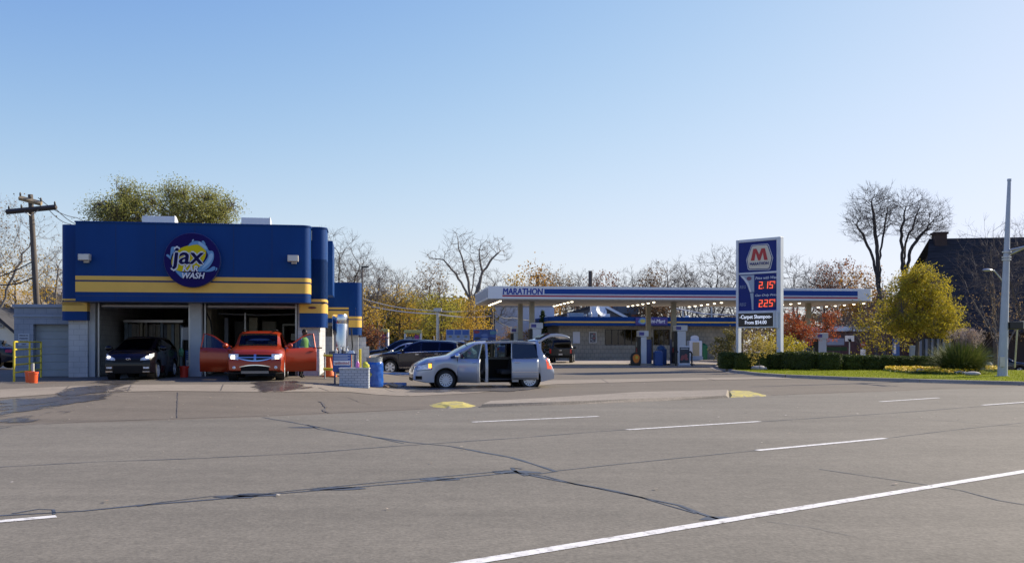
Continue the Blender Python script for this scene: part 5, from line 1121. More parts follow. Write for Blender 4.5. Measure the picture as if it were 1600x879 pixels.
# satellite dish, masts, vents on the shop roof
dh=thing('satellite_dish','pale grey satellite dish on the mini mart roof','satellite dish',Mm.O+Mm.u*mx(938,4)+Mm.v*4+Vector((0,0,zz1-.3)),Mm.a)
Md=Matrix.Translation((0,0,.95))@Matrix.Rotation(R(25),4,'Z')@Matrix.Rotation(R(65),4,'X')
mb=MB(); mb.lathe([(0,.0),(.25,.03),(.45,.10),(.62,.2),(.62,.22),(.45,.13),(0,.03)],24,Md); mb.build('reflector',M_WHT,dh,smooth=40)
mb=MB(); mb.tube([(0,.1,0),(0,.1,.95)],.05,8); mb.build('mast',M_GALV,dh); mb=MB(); mb.tube([Md@Vector((0,-.6,.1)),Md@Vector((0,-.1,.9))],.02,6); mb.build('feed_arm',M_GALV,dh)
def vent(px,v,w,h,lab,m,rnd=0):
    t=thing('roof_unit',lab,'roof unit',Mm.O+Mm.u*mx(px,v)+Mm.v*v+Vector((0,0,zz1-.25)),Mm.a); mb=MB()
    if rnd: mb.lathe([(w,0),(w,h*.6),(w*1.4,h*.65),(w*1.2,h),(0,h)],12)
    else: mb.box(-w,w,-.5,.5,0,h)
    mb.build('housing',m,t,bevel=.03)
vent(899,5,.75,.75,'blue grey box unit on the left part of the mini mart roof',mat('unit_bluegrey',(.25,.32,.38),.5)); vent(946,6,.35,.7,'small pale box right of the satellite dish',M_WHT); vent(922,3,.16,.75,'slim round vent left of the satellite dish',M_GALV,1); vent(915,3.5,.12,.6,'lowest slim round vent on the mini mart roof',M_GALV,1); vent(928,7,.30,1.6,'tall pale duct behind the satellite dish',M_WHT); vent(1074,4,.2,.5,'small round vent with white cap at the right of the mini mart roof',M_WHT,1)
# pipe rail on the shop roof
pr=thing('roof_pipe','long sloping grey pipe on two posts over the right of the mini mart roof','pipe')
B=lambda px,py,Y:W(px,py,Y)
mb=MB(); mb.tube([B(1056,481.5,95),B(1100,490,96),B(1170,493,97)],.07,6); mb.build('pipe',M_GALV,pr,smooth=True)
for px,py,dx in ((1067,485,0),(1112,478,0)):
    mb=MB(); mb.tube([B(px,498,95.5),B(px,py,95.5)],.09,6); mb.build('post',M_GALV,pr,smooth=True)
# ---------------------------------------------------------------- pylon sign
sL=W(1155.5,536,56.5); sR=W(1220,536,54.6); sL.z=sR.z=0; ds=(sR-sL); Ws=ds.length; an=math.atan2(ds.y,ds.x)
Sg=Frame(sL,an); py_=thing('price_pylon','tall blue and white MARATHON price sign with red digits above the hedge','sign',sL,an)
sxx=lambda px,v=0:Sg.x(px,v); szz=lambda px,py,v=0:Sg.z(px,py,v)
H1=szz(1190,372.5); M_PF=mat('pylon_frame',(.56,.60,.66),.4,ns=2,na=.05)
M_SB=mat('pylon_blue',(.008,.022,.17),.45,ns=.8,na=.1,spec=.2)
for xx,w_ in ((-.06,.16),(Ws-.05,.26)):
    mb=MB(); mb.box(xx-w_/2,xx+w_/2,-.17,.17,0,H1); mb.build('post',M_PF,py_,bevel=.01)
zb0,zb1=szz(1155,512.5),szz(1155,487); yq=szz(1190,485)
for za_,zb_ in ((H1-.16,H1),(szz(1190,427.5),szz(1190,424.5)),(yq-.05,yq)): mb=MB(); mb.box(.025,Ws-.185,-.15,.15,za_,zb_); mb.build('cross_frame',M_PF,py_,bevel=.01)
l0,l1=.03,Ws-.19
mb=MB(); mb.box(l0,l1,-.12,.12,szz(1190,424.5)+.002,H1-.165); mb.build('upper_panel',M_SB,py_)
mb=MB(); mb.box(l0,l1,-.12,.12,yq+.002,szz(1190,427.5)-.002); mb.build('price_panel',M_SB,py_)
# from the zoomed crops: sign coordinates in panel units (u 0..1 across, height in m)
def PX(zx,zy,ox=1140,oy=360,s=8.79): return (sxx(ox+zx/s,-.13),szz(ox+zx/s,oy+zy/s,-.13))
def panel(pts,off,m,name,ox=1140,oy=360):
    mb=MB(); mb.prism([PX(a,b,ox,oy) for a,b in pts],.12+off,.12+off+.01,Mf); mb.build(name,m,py_)
def hexa(e):
    cx,cy=415,362; return [(cx+(a-cx)*e,cy+(b-cy)*e) for a,b in [(312,196),(520,180),(537,195),(597,375),(590,400),(562,522),(540,538),(272,544),(250,528),(229,405),(232,390),(298,208)]]
MWs=mat('hex_cream',(.60,.55,.46),.4); panel(hexa(1.0),.002,MWt,'emblem'); panel(hexa(.955),.014,M_SB,'emblem'); panel(hexa(.90),.026,MWs,'emblem')
def ptext(s,zx0,zx1,zy0,zy1,m,ox=1140,oy=360,off=.135,shear=0,bold=.03,slope=.0):
    a=PX(zx0,zy1,ox,oy); b=PX(zx1,zy0,ox,oy); return text('lettering',s,m,py_,Matrix.Translation(((a[0]+b[0])/2,-off,(a[1]+b[1])/2))@Matrix.Rotation(R(90),4,'X'),b[0]-a[0],b[1]-a[1],shear=shear,bold=bold,ext=.01)
Mred=mat('emblem_red',(.40,.012,.02),.4)
panel([(330,252),(372,250),(411,330),(442,246),(488,242),(527,402),(478,405),(460,300),(425,408),(395,410),(362,305),(345,412),(295,415)],.04,Mred,'letter_m')
ptext('MARATHON',282,538,425,482,M_SB,off=.162,bold=.03)
panel([(140,618),(338,608),(338,843),(295,845),(262,740),(205,660)],.004,mat('swoosh_grey',(.30,.37,.47),.4),'swoosh'); panel([(280,848+10),(328,848+8),(328,1090),(305,1090),(298,960)],.004,MATS['swoosh_grey'],'swoosh')
panel([(150,625),(200,640),(262,710),(300,845),(280,845),(240,740),(200,680)],.015,MWt,'swoosh')
mb=MB(); c=PX(270,658); mb.prism([(c[0]+.16*math.cos(t),c[1]+.115*math.sin(t)) for t in [k*math.pi/8 for k in range(16)]],.136,.15,Mf); mb.build('badge',mat('badge_wine',(.18,.06,.12),.5),py_)
MLt=mat('pylon_text',(.62,.66,.78),.5)
ptext('Price with Wash',355,668,620,672,MLt,shear=.25,bold=.028); ptext('Gas Only Price',352,664,292,342,MLt,1140,425,shear=.25,bold=.028)
ptext('REG',138,230,752,798,mat('pylon_dim',(.16,.20,.36),.5),shear=.25,bold=.04); ptext('REG',138,230,420,466,MATS['pylon_dim'],1140,425,shear=.25,bold=.04)
M_LED=mat('red_led',(.5,.02,.01),.4,em=(1,.10,.05),es=.85); M_LB=mat('led_backing',(.05,.045,.06),.5)
SEG={'2':'abged','1':'bc','5':'afgcd','9':'abcfg'}
def digit(ch,zx,zy,w_,h_,ox,oy):
    mb=MB(); t=w_*.21
    q={'a':(0,w_,0,t),'b':(w_-t,w_,0,h_/2),'c':(w_-t,w_,h_/2,h_),'d':(0,w_,h_-t,h_),'e':(0,t,h_/2,h_),'f':(0,t,0,h_/2),'g':(0,w_,h_/2-t/2,h_/2+t/2)}
    for i,sg_ in enumerate(SEG[ch]):
        x0,x1_,y0,y1=q[sg_]; mb.prism([PX(zx+a+(h_-b)*.08,zy+b,ox,oy) for a,b in ((x0,y1),(x1_,y1),(x1_,y0),(x0,y0))],.134,.150+i*.0003,Mf)
    mb.build('digit',M_LED,py_)
for (yy,ox,oy,ds_) in ((702,1140,360,[('2',402),('1',480),('5',546)]),(380,1140,425,[('2',402),('2',474),('5',543)])):
    panel([(395,yy-8),(630,yy-20),(630,yy+95),(395,yy+106)],.004,M_LB,'digit_backing',ox,oy)
    for ch,xx in ds_: digit(ch,xx,yy-(xx-402)*.05,46,98,ox,oy)
    digit('9',602,yy-10,22,40,ox,oy); mb=MB(); c=PX(464,yy+84,ox,oy); mb.box(c[0]-.02,c[0]+.02,-.150,-.134,c[1]-.02,c[1]+.03); mb.build('decimal_point',M_LED,py_)
# message board
m0,m1=sxx(1153,-.3),sxx(1211,-.3); b0_,b1_=szz(1180,512,-.3),szz(1180,486.8,-.3)
mbd=thing('message_board','black message board with white letters reading Carpet Shampoo From $54.00','sign',sL,an)
mb=MB(); mb.box(m0,m1,-.38,.0,b0_,b1_); mb.build('casing',M_PF,mbd,bevel=.02); mb=MB(); mb.box(m0+.08,m1-.08,-.388,-.382,b0_+.08,b1_-.08); mb.build('face',mat('board_black',(.008,.008,.012),.35),mbd)
mb=MB(); mb.box(m1+.003,m1+.16,-.3,-.02,b0_-.02,b1_-.03); mb.build('side_box',M_PF,mbd,bevel=.01)
hh=b1_-b0_; Mwl=mat('board_letter',(.8,.83,.95),.5,em=(.8,.86,1),es=.35)
text('lettering','-Carpet Shampoo-',Mwl,mbd,FM((m0+m1)/2,-.389,b0_+hh*.66),(m1-m0)*.86,hh*.30,bold=.02,ext=.006); text('lettering','From $54.00',Mwl,mbd,FM((m0+m1)/2+.02,-.389,b0_+hh*.33),(m1-m0)*.58,hh*.25,bold=.02,ext=.006)
# ---------------------------------------------------------------- poles and wires
M_WOOD=mat('weathered_wood',(.105,.088,.075),.85,ns=3,na=.25,stretch=(6,6,.6)); M_WOODL=mat('pale_wood',(.34,.27,.17),.85,ns=3,na=.2)
up=thing('utility_pole','leaning wooden utility pole with two crossarms behind the garage annex','utility pole')
Yp=46; b_=W(64,590,Yp); t_=W(47.5,304,Yp)
mb=MB(); mb.tube([b_,b_.lerp(t_,.5),t_],[.175,.14,.115],12); mb.build('pole',M_WOOD,up,smooth=30)
def arm(a,b,Y0,Y1,r,m,ins=3):
    A=W(*a,Y0);Bq=W(*b,Y1); mb=MB(); mb.tube([A,Bq],r,4); o=mb.build('crossarm',m,up)
    for i in range(ins):
        p=A.lerp(Bq,[.05,.5,.97,.3][i]); mb=MB(); mb.lathe([(.03,.0),(.05,.12),(.03,.2),(0,.22)],8,Matrix.Translation(p+Vector((0,0,r*.6)))); mb.build('insulator',M_BLK,o,smooth=30)
    return o
arm((10,331),(88,323.5),45.7,45.7,.13,M_BLK and mat('dark_wood',(.06,.05,.045),.85),4); arm((30,309),(65,318),45.6,45.7,.12,M_WOODL,3)
mb=MB(); mb.tube([W(38,331,45.6),W(48.5,337,45.8),W(60,328,45.6)],.025,5); mb.build('brace',M_GALV,up)
M_WIRE=mat('wire_black',(.02,.02,.022),.6)
def wire(pts,r,lab,Ys,sag=0.0,grp=None,m=None):
    t=thing('power_line',lab,'power line',(0,0,0),0,grp); P=[W(p[0],p[1],Y) for p,Y in zip(pts,Ys)]; Q=[]
    for i in range(len(P)-1):
        for k in range(8): u=k/8; q=P[i].lerp(P[i+1],u); q.z-=sag*4*u*(1-u); Q.append(q)
    Q.append(P[-1]); mb=MB(); mb.tube(Q,r,5); mb.build('cable',m or M_WIRE,t,smooth=True)
wire([(-10,434),(54,406)],.03,'black cable rising from the left edge to the middle of the leaning pole',[45,46],.1); wire([(-10,443),(56,431)],.035,'lower black cable from the left edge to the leaning pole',[45,46],.2)
wire([(60,309),(120,340),(260,395)],.018,'thin wire from the upper crossarm to behind the car wash',[45.7,52,70],.2); wire([(76,327),(110,350),(250,420)],.018,'thin wire from the left of the lower crossarm end to behind the car wash',[45.7,52,70],.15); wire([(88,327),(130,354),(260,400)],.018,'thin wire from the tip of the lower crossarm to behind the car wash',[45.7,54,70],.15)
wire([(560,474),(680,490),(770,493)],.05,'lower pale cable sagging across the golden trees',[78,80,82],.2,m=M_GALV); wire([(560,464),(660,484),(770,482)],.035,'upper pale cable sagging across the golden trees',[78,80,82],.2,m=M_GALV)
wire([(770,486),(800,496),(880,498)],.04,'dark cable drooping from the slim pole across the white building',[84,90,100],.3); wire([(770,496),(810,515),(860,530)],.035,'lower dark cable crossing the white building',[84,90,100],.2)
def pole(px,pyt,pyb,Y,r,lab,m=M_WOOD,armw=0,army=0):
    t=thing('utility_pole',lab,'utility pole',W(px,pyb,Y)); h=(pyb-pyt)/FX*Y; mb=MB(); mb.tube([(0,0,-1),(0,0,h)],[r,r*.75],8); mb.build('pole',m,t,smooth=30)
    if armw: mb=MB(); mb.box(-armw,armw,-.08,.08,h-army-.08,h-army+.08); o=mb.build('crossarm',M_WOOD,t); mb=MB(); [mb.box(x-.04,x+.04,-.04,.04,h-army+.08,h-army+.3) for x in (-armw*.95,-armw*.5,armw*.5,armw*.95)]; mb.build('insulator',M_BLK,o)
    return t
pole(755.5,474,560,84,.13,'shorter dark wooden pole left of the canopy end'); pole(769,477,560,82,.15,'dark wooden pole just left of the canopy underside'); pole(840,429,560,125,.30,'wooden pole with crossarm rising above the MARATHON letters',armw=1.0,army=.2); pole(922.5,423,560,110,.30,'plain dark pole standing above the canopy with no crossarm')
pole(694,463,560,120,.2,'faint distant pole with crossarm in front of the bare oak',armw=1.2,army=.2)
t=thing('lamp_post','slim grey lamp post with box head behind the parked crossovers','lamp post',W(684,562,72)); h=(562-487)/FX*72
mb=MB(); mb.tube([(0,0,-.5),(0,0,h)],[.16,.12],10); mb.build('post',M_GALV,t,smooth=30); mb=MB(); mb.box(-.3,.3,-.3,.3,h,h+.28); mb.build('lamp_head',M_GALV,t,bevel=.04)
t=thing('lamp_post','thin post with flat lamp arm over the low blue wing roof','lamp post',W(566,520,66)); h=(520-417)/FX*66
mb=MB(); mb.tube([(0,0,-4),(0,0,h)],.06,8); mb.build('post',mat('brown_metal',(.12,.10,.09),.5),t); mb=MB(); mb.box(-.05,.45,-.1,.1,h-.04,h+.06); mb.build('lamp_head',M_BLK,t)
t=thing('marker_pole','thin pale pole standing in front of the dark navy crossover','pole',GP(678,584)); mb=MB(); mb.tube([(0,0,-.4),(0,0,1.95)],.02,8); mb.build('pole',ML,t); 
# big grey pole with mast arm, signal and street light
bp=thing('signal_pole','tall tapered grey metal pole with mast arms standing on the lawn','pole')
Yb=42.5; b_=W(1566,584,Yb); b_.z=.1; t_=W(1577,283,Yb); M_POLE=mat('pole_grey',(.36,.40,.46),.45,metal=.3,ns=1.5,na=.08)
mb=MB(); mb.tube([b_,t_],[.215,.075],12); mb.build('shaft',M_POLE,bp,smooth=40)
mb=MB(); mb.tube([t_,t_+Vector((0,0,.1))],.09,10); mb.tube([b_,b_+Vector((0,0,.05))],.3,12); mb.build('caps',M_POLE,bp)
for zz in (393,401,405): 
    q=b_.lerp(t_,(584-zz)/301); mb=MB(); mb.tube([q,q+Vector((0,0,.06))],.19,12); mb.build('clamp',M_GALV,bp)
for a,b in (((1573,392),(1660,372)),((1574,399),(1660,360))):
    mb=MB(); mb.tube([W(*a,Yb),W(*b,Yb-2)],.05,8); mb.build('mast_arm',M_GALV,bp,smooth=True)
mb=MB(); q=b_.lerp(t_,.08); mb.box(q.x-.25,q.x-.02,q.y-.24,q.y-.17,q.z-.25,q.z+.2); mb.build('hand_hole_cover',M_GALV,bp)
sgn=thing('traffic_signal','black pedestrian signal head mounted on the right of the tall grey pole','signal',W(1586,508,Yb)); 
mb=MB(); mb.box(-.32,.28,-.2,.2,-.17,.17); mb.build('housing',M_BLK,sgn,bevel=.03); mb=MB(); mb.box(.285,.40,-.16,.16,-.15,.19); mb.build('visor',mat('visor_cream',(.5,.46,.34),.6),sgn,bevel=.02); mb=MB(); mb.tube([(.1,0,-.17),(.2,.4,-1.9)],.04,6); mb.build('conduit',M_GALV,sgn)
stl=thing('street_light','small cobra head street light on a curved arm beside the tall pole','street light',W(1566,562,60)); 
hh=(562-438)/FX*60; mb=MB(); mb.tube([(.1,0,-1),(.1,0,hh-.3),(0,0,hh),(-.5,0,hh+.6),(-.75,0,hh+.68)],.05,8); mb.build('arm',M_GALV,stl,smooth=True); mb=MB(); mb.ell((-.95,0,hh+.66),(.32,.14,.10),12,6); mb.build('lamp_head',M_GALV,stl,smooth=True)
# ---------------------------------------------------------------- background buildings
wbg=thing('white_warehouse','large pale grey windowless building seen under the canopy left of the mini mart','building',W(773,560,97)); w_=(866-773)/FX*97; h=(560-479)/FX*97
mb=MB(); mb.box(0,w_,0,10,-3,h); mb.build('wall',mat('warehouse_white',(.60,.60,.64),.8,ns=.3,na=.05),wbg)
mb=MB(); mb.box(-.1,w_+.1,-.1,10,h+.002,h+.2); mb.build('parapet',mat('parapet_grey',(.25,.25,.27),.7),wbg)
Mpr=Matrix(((1,0,0,0),(0,0,1,0),(0,1,0,0),(0,0,0,1)))
def gable(name,lab,px0,pxr,px1,pye,pyr,Y,D,wallm,roofm,trim=None,chim=None):
    o=W(px0,pye,Y); o.z=0; t=thing(name,lab,'house',o); x1=(px1-px0)/FX*Y; xr=(pxr-px0)/FX*Y; ze=CH+(HZ-pye)/FX*Y; zr_=CH+(HZ-pyr)/FX*Y
    mb=MB(); mb.prism([(0,-2),(x1,-2),(x1,ze),(xr,zr_),(0,ze)],0,D,Mpr); mb.build('wall',wallm,t)
    mb=MB(); e=.4; kL=(zr_-ze)/xr; kR=(zr_-ze)/(x1-xr)
    mb.prism([(-e,ze-e*kL+.03),(xr,zr_+.03),(x1+e,ze-e*kR+.03),(x1+e,ze-e*kR+.22),(xr,zr_+.24),(-e,ze-e*kL+.22)],-.3,D+.3,Mpr); rf=mb.build('roof',roofm,t)
    if trim: mb=MB(); mb.prism([(xr,zr_-.05),(x1+e,ze-e*kR-.05),(x1+e,ze-e*kR+.25),(xr,zr_+.27)],-.36,-.305,Mpr); mb.build('barge_board',trim,t)
    return t,rf
M_SHIN=mat('dark_shingle',(.045,.045,.05),.9,ns=3,na=.25); M_SHG=mat('grey_shingle',(.20,.19,.18),.9,ns=3,na=.2)
gable('house','dark roofed house with white trimmed gable behind the satellite dish',868,938,978,497,476,104,12,mat('house_grey',(.10,.10,.11),.8),M_SHIN,M_WHT)
t=thing('shop_building','flat roofed blue grey building with brick panel behind the mini mart','building',W(966,500,108)); mb=MB(); mb.box(0,2.3,0,6,-8,1.9); mb.build('wall',mat('bluegrey_wall',(.13,.15,.18),.7),t); mb=MB(); mb.box(1.5,2.25,-.05,-.002,-.2,.65); mb.build('brick_panel',mat('brick_panel',(.30,.12,.07),.8),t); mb=MB(); mb.box(.4,1.4,-.05,-.002,-.4,.8); mb.build('window',M_BLK,t)
# left: white gabled house and grey house behind
def lefthouse():
    t,rf=gable('house','cream white gabled house lit by the sun at the left edge',-56,-16,24,520,492-6,50,9,mat('cream_siding',(.72,.68,.56),.8,ns=2,na=.04,stretch=(.2,.2,8)),M_SHIN)
    for px,py0,py1,pxb in ((1.5,533,554,6),(0.5,502,510,4)):
        x0=(px-(-56))/FX*50; x1=(pxb+1-(-56))/FX*50; z1=CH+(HZ-py0)/FX*50; z0=CH+(HZ-py1)/FX*50
        mb=MB(); mb.box(x0-.3,x1,-.05,-.003,z0,z1); q=mb.build('window',mat('house_window',(.12,.14,.16),.2),t); mb=MB(); mb.box(x0-.35,x1+.05,-.08,-.052,z1-.0,z1+.06); mb.box(x0-.35,x1+.05,-.08,-.052,z0-.06,z0); mb.box(x1-.0,x1+.06,-.08,-.052,z0,z1); mb.box(x0-.3,x1,-.07,-.052,(z0+z1)/2-.02,(z0+z1)/2+.02); mb.build('frame',mat('win_frame',(.4,.38,.34),.6),q)
    return t
lefthouse()
gable('house','blue grey sided house with grey roof behind the leaning pole',-30,-24,30,496,452,72,10,mat('bluegrey_siding',(.18,.21,.26),.8,ns=2,na=.05,stretch=(.2,.2,8)),M_SHG)
gable('house','grey roofed house showing between the leaning pole and the car wash',20,70,150,490,452,80,10,mat('house_tan',(.3,.27,.22),.8),M_SHG)
# church like hall on the right
Bb=Frame(((1430-800)/FX*84,84,-1.0),R(-9)); hl=thing('brick_hall','large hall with steep dark shingle roof, brick walls and chimney at the right','building',Bb.O,Bb.a)
bx=lambda px,v=0:Bb.x(px,v); bz=lambda px,py,v=0:Bb.z(px,py,v)
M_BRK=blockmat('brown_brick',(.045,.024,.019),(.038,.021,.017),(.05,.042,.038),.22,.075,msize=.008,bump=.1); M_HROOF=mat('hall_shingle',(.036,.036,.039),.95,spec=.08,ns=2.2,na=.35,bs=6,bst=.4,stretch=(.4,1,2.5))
e0=bx(1512,0); hr=bz(1500,372,9); he=bz(1540,514,0)
xr0,xr1=bx(1452,9),bx(1700,9); 
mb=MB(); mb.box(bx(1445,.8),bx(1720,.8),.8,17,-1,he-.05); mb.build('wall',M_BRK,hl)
mb=MB(); L0=bx(1437,0); mb.add([(L0,-.3,he-.15),(bx(1720,0),-.3,he-.15),(bx(1720,9),9,hr),(xr0,9,hr),(L0,18.3,he-.15),(bx(1720,0),18.3,he-.15),(L0,-.3,he-.35),(bx(1720,0),-.3,he-.35),(xr0,9,hr-.25),(bx(1720,9),9,hr-.25)],[(0,1,2,3),(3,2,5,4),(0,6,7,1),(0,3,8,6)]); rf=mb.build('roof',M_HROOF,hl)
mb=MB(); mb.add([(L0+.9,.8,he-.2),(L0+.9,17,he-.2),(xr0+.5,9,hr-.3)],[(0,1,2)]); mb.build('gable_wall',M_BRK,hl)
mb=MB(); c0,c1=bx(1459,8.6),bx(1478,8.6); mb.box(c0,c1,8.2,9.4,hr-1,hr+.35); mb.box(c0-.12,c1+.12,8.1,9.5,hr+.352,hr+.55); mb.build('chimney',M_BRK,rf)
mb=MB()
for i in range(6): x=bx(1438+i*9,.7); mb.box(x-.09,x+.09,.55,.79,.2,3.0)
mb.build('window_frames',mat('frame_pale',(.22,.24,.28),.5),hl)
mb=MB(); mb.box(bx(1437,.7),bx(1484,.7),.795,.80,.2,3.0); mb.build('window',mat('hall_glass',(.04,.06,.08),.1),hl)
lw=thing('brick_annex','low flat roofed dark red brick building behind the stop sign','building',((1315-800)/FX*86,86,-1.0),R(6)); LW=Frame(lw.location,R(6))
mb=MB(); mb.box(0,LW.x(1440),0,8,0,LW.z(1330,512)-.3); mb.build('wall',blockmat('red_brick',(.15,.05,.04),(.12,.045,.038),(.14,.10,.09),.22,.075,msize=.008,bump=.1),lw); mb=MB(); mb.box(-.2,LW.x(1362),-.3,8,LW.z(1330,512)-.295,LW.z(1330,509.5)); mb.build('roof_edge',M_WHT,lw)
for a,b in ((1376,1384),(1366,1371)):
    mb=MB(); mb.box(LW.x(a),LW.x(b),-.04,-.003,.8,2.6); mb.build('window',mat('annex_window',(.03,.04,.06),.15),lw)
# signs behind the hedge
def ssign(px,pyt,pyb,Y,lab,cat,build):
    p=W(px,560,Y); p.z=T(p.x,p.y); t=thing('road_sign',lab,cat,p); z1=CH+(HZ-pyt)/FX*Y-p.z; z0=CH+(HZ-pyb)/FX*Y-p.z; mb=MB(); mb.box(-.04,.04,.02,.06,0,z1-.02); mb.build('post',M_GALV,t); build(t,z0,z1)
def stopb(t,z0,z1):
    r=(z1-z0)/2; c=(z0+z1)/2; mb=MB(); mb.prism([(r*1.08*math.cos(R(22.5+45*k)),c+r*1.08*math.sin(R(22.5+45*k))) for k in range(8)],0,.02,Mf); mb.build('octagon',mat('stop_red',(.30,.03,.02),.5),t); text('lettering','STOP',mat('stop_white',(.5,.5,.48),.5),t,FM(0,-.022,c),r*1.4,r*.55,bold=.03,ext=.004)
    mb=MB(); mb.box(-.2,.2,0,.02,z0-1.15,z0-.12); mb.build('side_plate',M_WHT,t)
ssign(1348.5,533.5,543,74,'red octagonal stop sign above the hedge in front of the brick annex','stop sign',stopb)
def whb(t,z0,z1):
    mb=MB(); mb.box(-.36,.36,0,.02,z0,z1); mb.build('plate',M_WHT,t,bevel=.01); mb=MB(); mb.prism([(-.15,z0+.2),(.0,z1-.5),(-.05,z1-.5),(.05,z1-.2),(.15,z1-.45),(.08,z1-.45),(-.05,z0+.2)],.022,.028,Mf); mb.build('arrow',M_BLK,t)
ssign(1327.5,524,533,74,'white square road sign with black arrow above the hedge','road sign',whb)
t=thing('trailer_sign','small pale grey parked sign board above the dark sedan','sign',W(1306,545,84)); mb=MB(); mb.box(-.75,.75,0,.1,.35,.95); mb.build('board',mat('sign_board_grey',(.35,.38,.46),.5),t,bevel=.03); mb=MB(); mb.box(-1,1,0,.4,-.15,.2); mb.build('base',mat('base_green',(.05,.09,.03),.9),t)
t=thing('banner_sign','narrow blue and white vertical banner behind the hedge','sign',W(1400,556,80)); mb=MB(); mb.box(-.3,.3,0,.06,-.5,1.5); mb.build('banner',mat('banner_blue',(.05,.12,.3),.5),t); mb=MB(); mb.box(-.2,.0,-.01,-.002,.2,1.2); mb.build('white_stripe',MATS['board_white'],t)
t=thing('utility_box','pale utility box behind the yellow maple trunk','box',W(1428,556,80)); mb=MB(); mb.box(-.3,.3,0,.3,-.5,.9); mb.build('body',mat('box_green_grey',(.28,.32,.30),.6),t,bevel=.03)
# billboards and vacuum islands behind the parked cars
M_BP=mat('bill_pale',(.30,.38,.52),.5); M_BBl=mat('bill_blue',(.07,.15,.42),.5)
def bill(px0,px1,py0,py1,Y,lab):
    o=W(px0,py1,Y); t=thing('menu_board',lab,'billboard',o); w_=(px1-px0)/FX*Y; h=(py1-py0)/FX*Y
    for x in (w_*.12,w_*.88):
        mb=MB(); mb.box(x-.06,x+.06,.06,.16,-2,h-.1); mb.build('post',M_BLK,t)
    return t,w_,h
t,w_,h=bill(697,734,514.5,531.5,70,'three panelled pale blue price board behind the dark navy crossover')
mb=MB(); mb.box(0,w_,0,.06,0,h); mb.build('board',M_BP,t)
for i in range(3):
    mb=MB(); mb.box(w_*(.03+i*.33),w_*(.30+i*.33),-.012,-.002,h*.52,h*.94); mb.build('blue_block',M_BBl,t); mb=MB(); mb.box(w_*(.12+i*.33),w_*(.24+i*.33),-.012,-.002,h*.26,h*.44); mb.build('yellow_block',mat('bill_tan',(.30,.27,.18),.5),t)
    mb=MB(); mb.box(w_*(.05+i*.33),w_*(.27+i*.33),-.012,-.002,h*.08,h*.18); mb.build('text_line',MATS['board_grey_ink'],t)
t,w_,h=bill(739.5,775,514.5,532,70,'blue picture board with red splash left of the canopy')
mb=MB(); mb.box(0,w_,0,.06,0,h); mb.build('board',mat('bill_sky',(.06,.12,.36),.5,ns=2.2,na=.5),t)
rg=random.Random(3)
for x,y,a,b,c in [(.14,.78,.22,.12,(.35,.06,.08)),(.86,.72,.25,.14,(.12,.3,.4)),(.18,.22,.25,.1,(.05,.06,.07)),(.8,.2,.28,.14,(.05,.07,.2)),(.5,.15,.3,.07,(.35,.42,.55)),(.5,.5,.25,.1,(.16,.24,.5))]:
    mb=MB(); mb.prism([(w_*x+a*(1+.25*math.sin(3*q+x*9))*math.cos(q),h*y+b*math.sin(q)) for q in [k*math.pi/6 for k in range(12)]],.002,.012+x*.003,Mf); mb.build('artwork',mat('art%d'%int(c[0]*100+c[2]*7),c,.5),t)
def vac(px0,px1,py0,py1,Y,lab,wide):
    o=W((px0+px1)/2,py1,Y); t=thing('vacuum_station',lab,'vacuum',o,0,'vacuum stations behind the parked cars'); w_=(px1-px0)/FX*Y/2; h=(py1-py0)/FX*Y
    for x in (-w_+.06,w_-.06):
        mb=MB(); mb.box(x-.05,x+.05,-.3,.3,-2.2,h-.12); mb.build('post',M_WHT,t)
    mb=MB(); mb.box(-w_,w_,-.38,.38,h-.24,h); mb.build('canopy',mat('vac_yellow',(.50,.46,.16),.5),t,bevel=.05); mb=MB(); mb.box(-w_+.12,w_-.12,-.1,.1,-2.2,h-.5); mb.build('cabinet',mat('vac_grey',(.22,.23,.24),.5,ns=3,na=.3),t,bevel=.03)
    mb=MB(); mb.box(w_*.2,w_*.7,-.13,-.105,h*.35,h*.7) if wide else mb.box(-w_*.4,w_*.3,-.13,-.105,h*.4,h*.7); mb.build('label_panel',mat('vac_magenta',(.35,.05,.25),.5),t)
    mb=MB(); mb.tube([(0,-.12,h*.5),(-.2,-.35,h*.1),(.1,-.4,-.4)],.04,6); mb.build('hose',M_BLK,t,smooth=True)
vac(592.5,607.5,514,540,68,'narrow vacuum station with yellow cap and round label, left of the pair',0); vac(632,659,515.5,540,72,'wide vacuum station with yellow roof and magenta label, right of the pair',1)
# ---------------------------------------------------------------- people
def person(name_lab,loc,rz,joints,edges,rad,cols,hair=(.02,.015,.012),hairc=None,extra=None):
    t=thing('person',name_lab,'person',loc,rz)
    me=bpy.data.meshes.new('body'); me.from_pydata([Vector(j) for j in joints],edges,[]); o=bpy.data.objects.new('body',me); COL.objects.link(o); o.parent=t
    o.modifiers.new('sk','SKIN'); sv=me.skin_vertices[0].data
    for i,r in enumerate(rad): sv[i].radius=(r,r) if not hasattr(r,'__len__') else r
    sv[0].use_root=True
    s_=o.modifiers.new('ss','SUBSURF'); s_.levels=2; s_.render_levels=2
    bpy.context.view_layer.update(); m2=bpy.data.meshes.new_from_object(o.evaluated_get(bpy.context.evaluated_depsgraph_get())); o.modifiers.clear(); o.data=m2
    m2.materials.clear(); 
    for c in cols: m2.materials.append(c[0])
    for p in m2.polygons:
        c=p.center; best=0;bd=1e9
        for i,cc in enumerate(cols):
            for j in cc[1]:
                a,b=Vector(joints[edges[j][0]]),Vector(joints[edges[j][1]]); q=b-a; u=max(0,min(1,(c-a).dot(q)/q.length_squared)); d=(c-(a+q*u)).length
                if d<bd: bd=d;best=i
        p.material_index=best; p.use_smooth=True
    return t
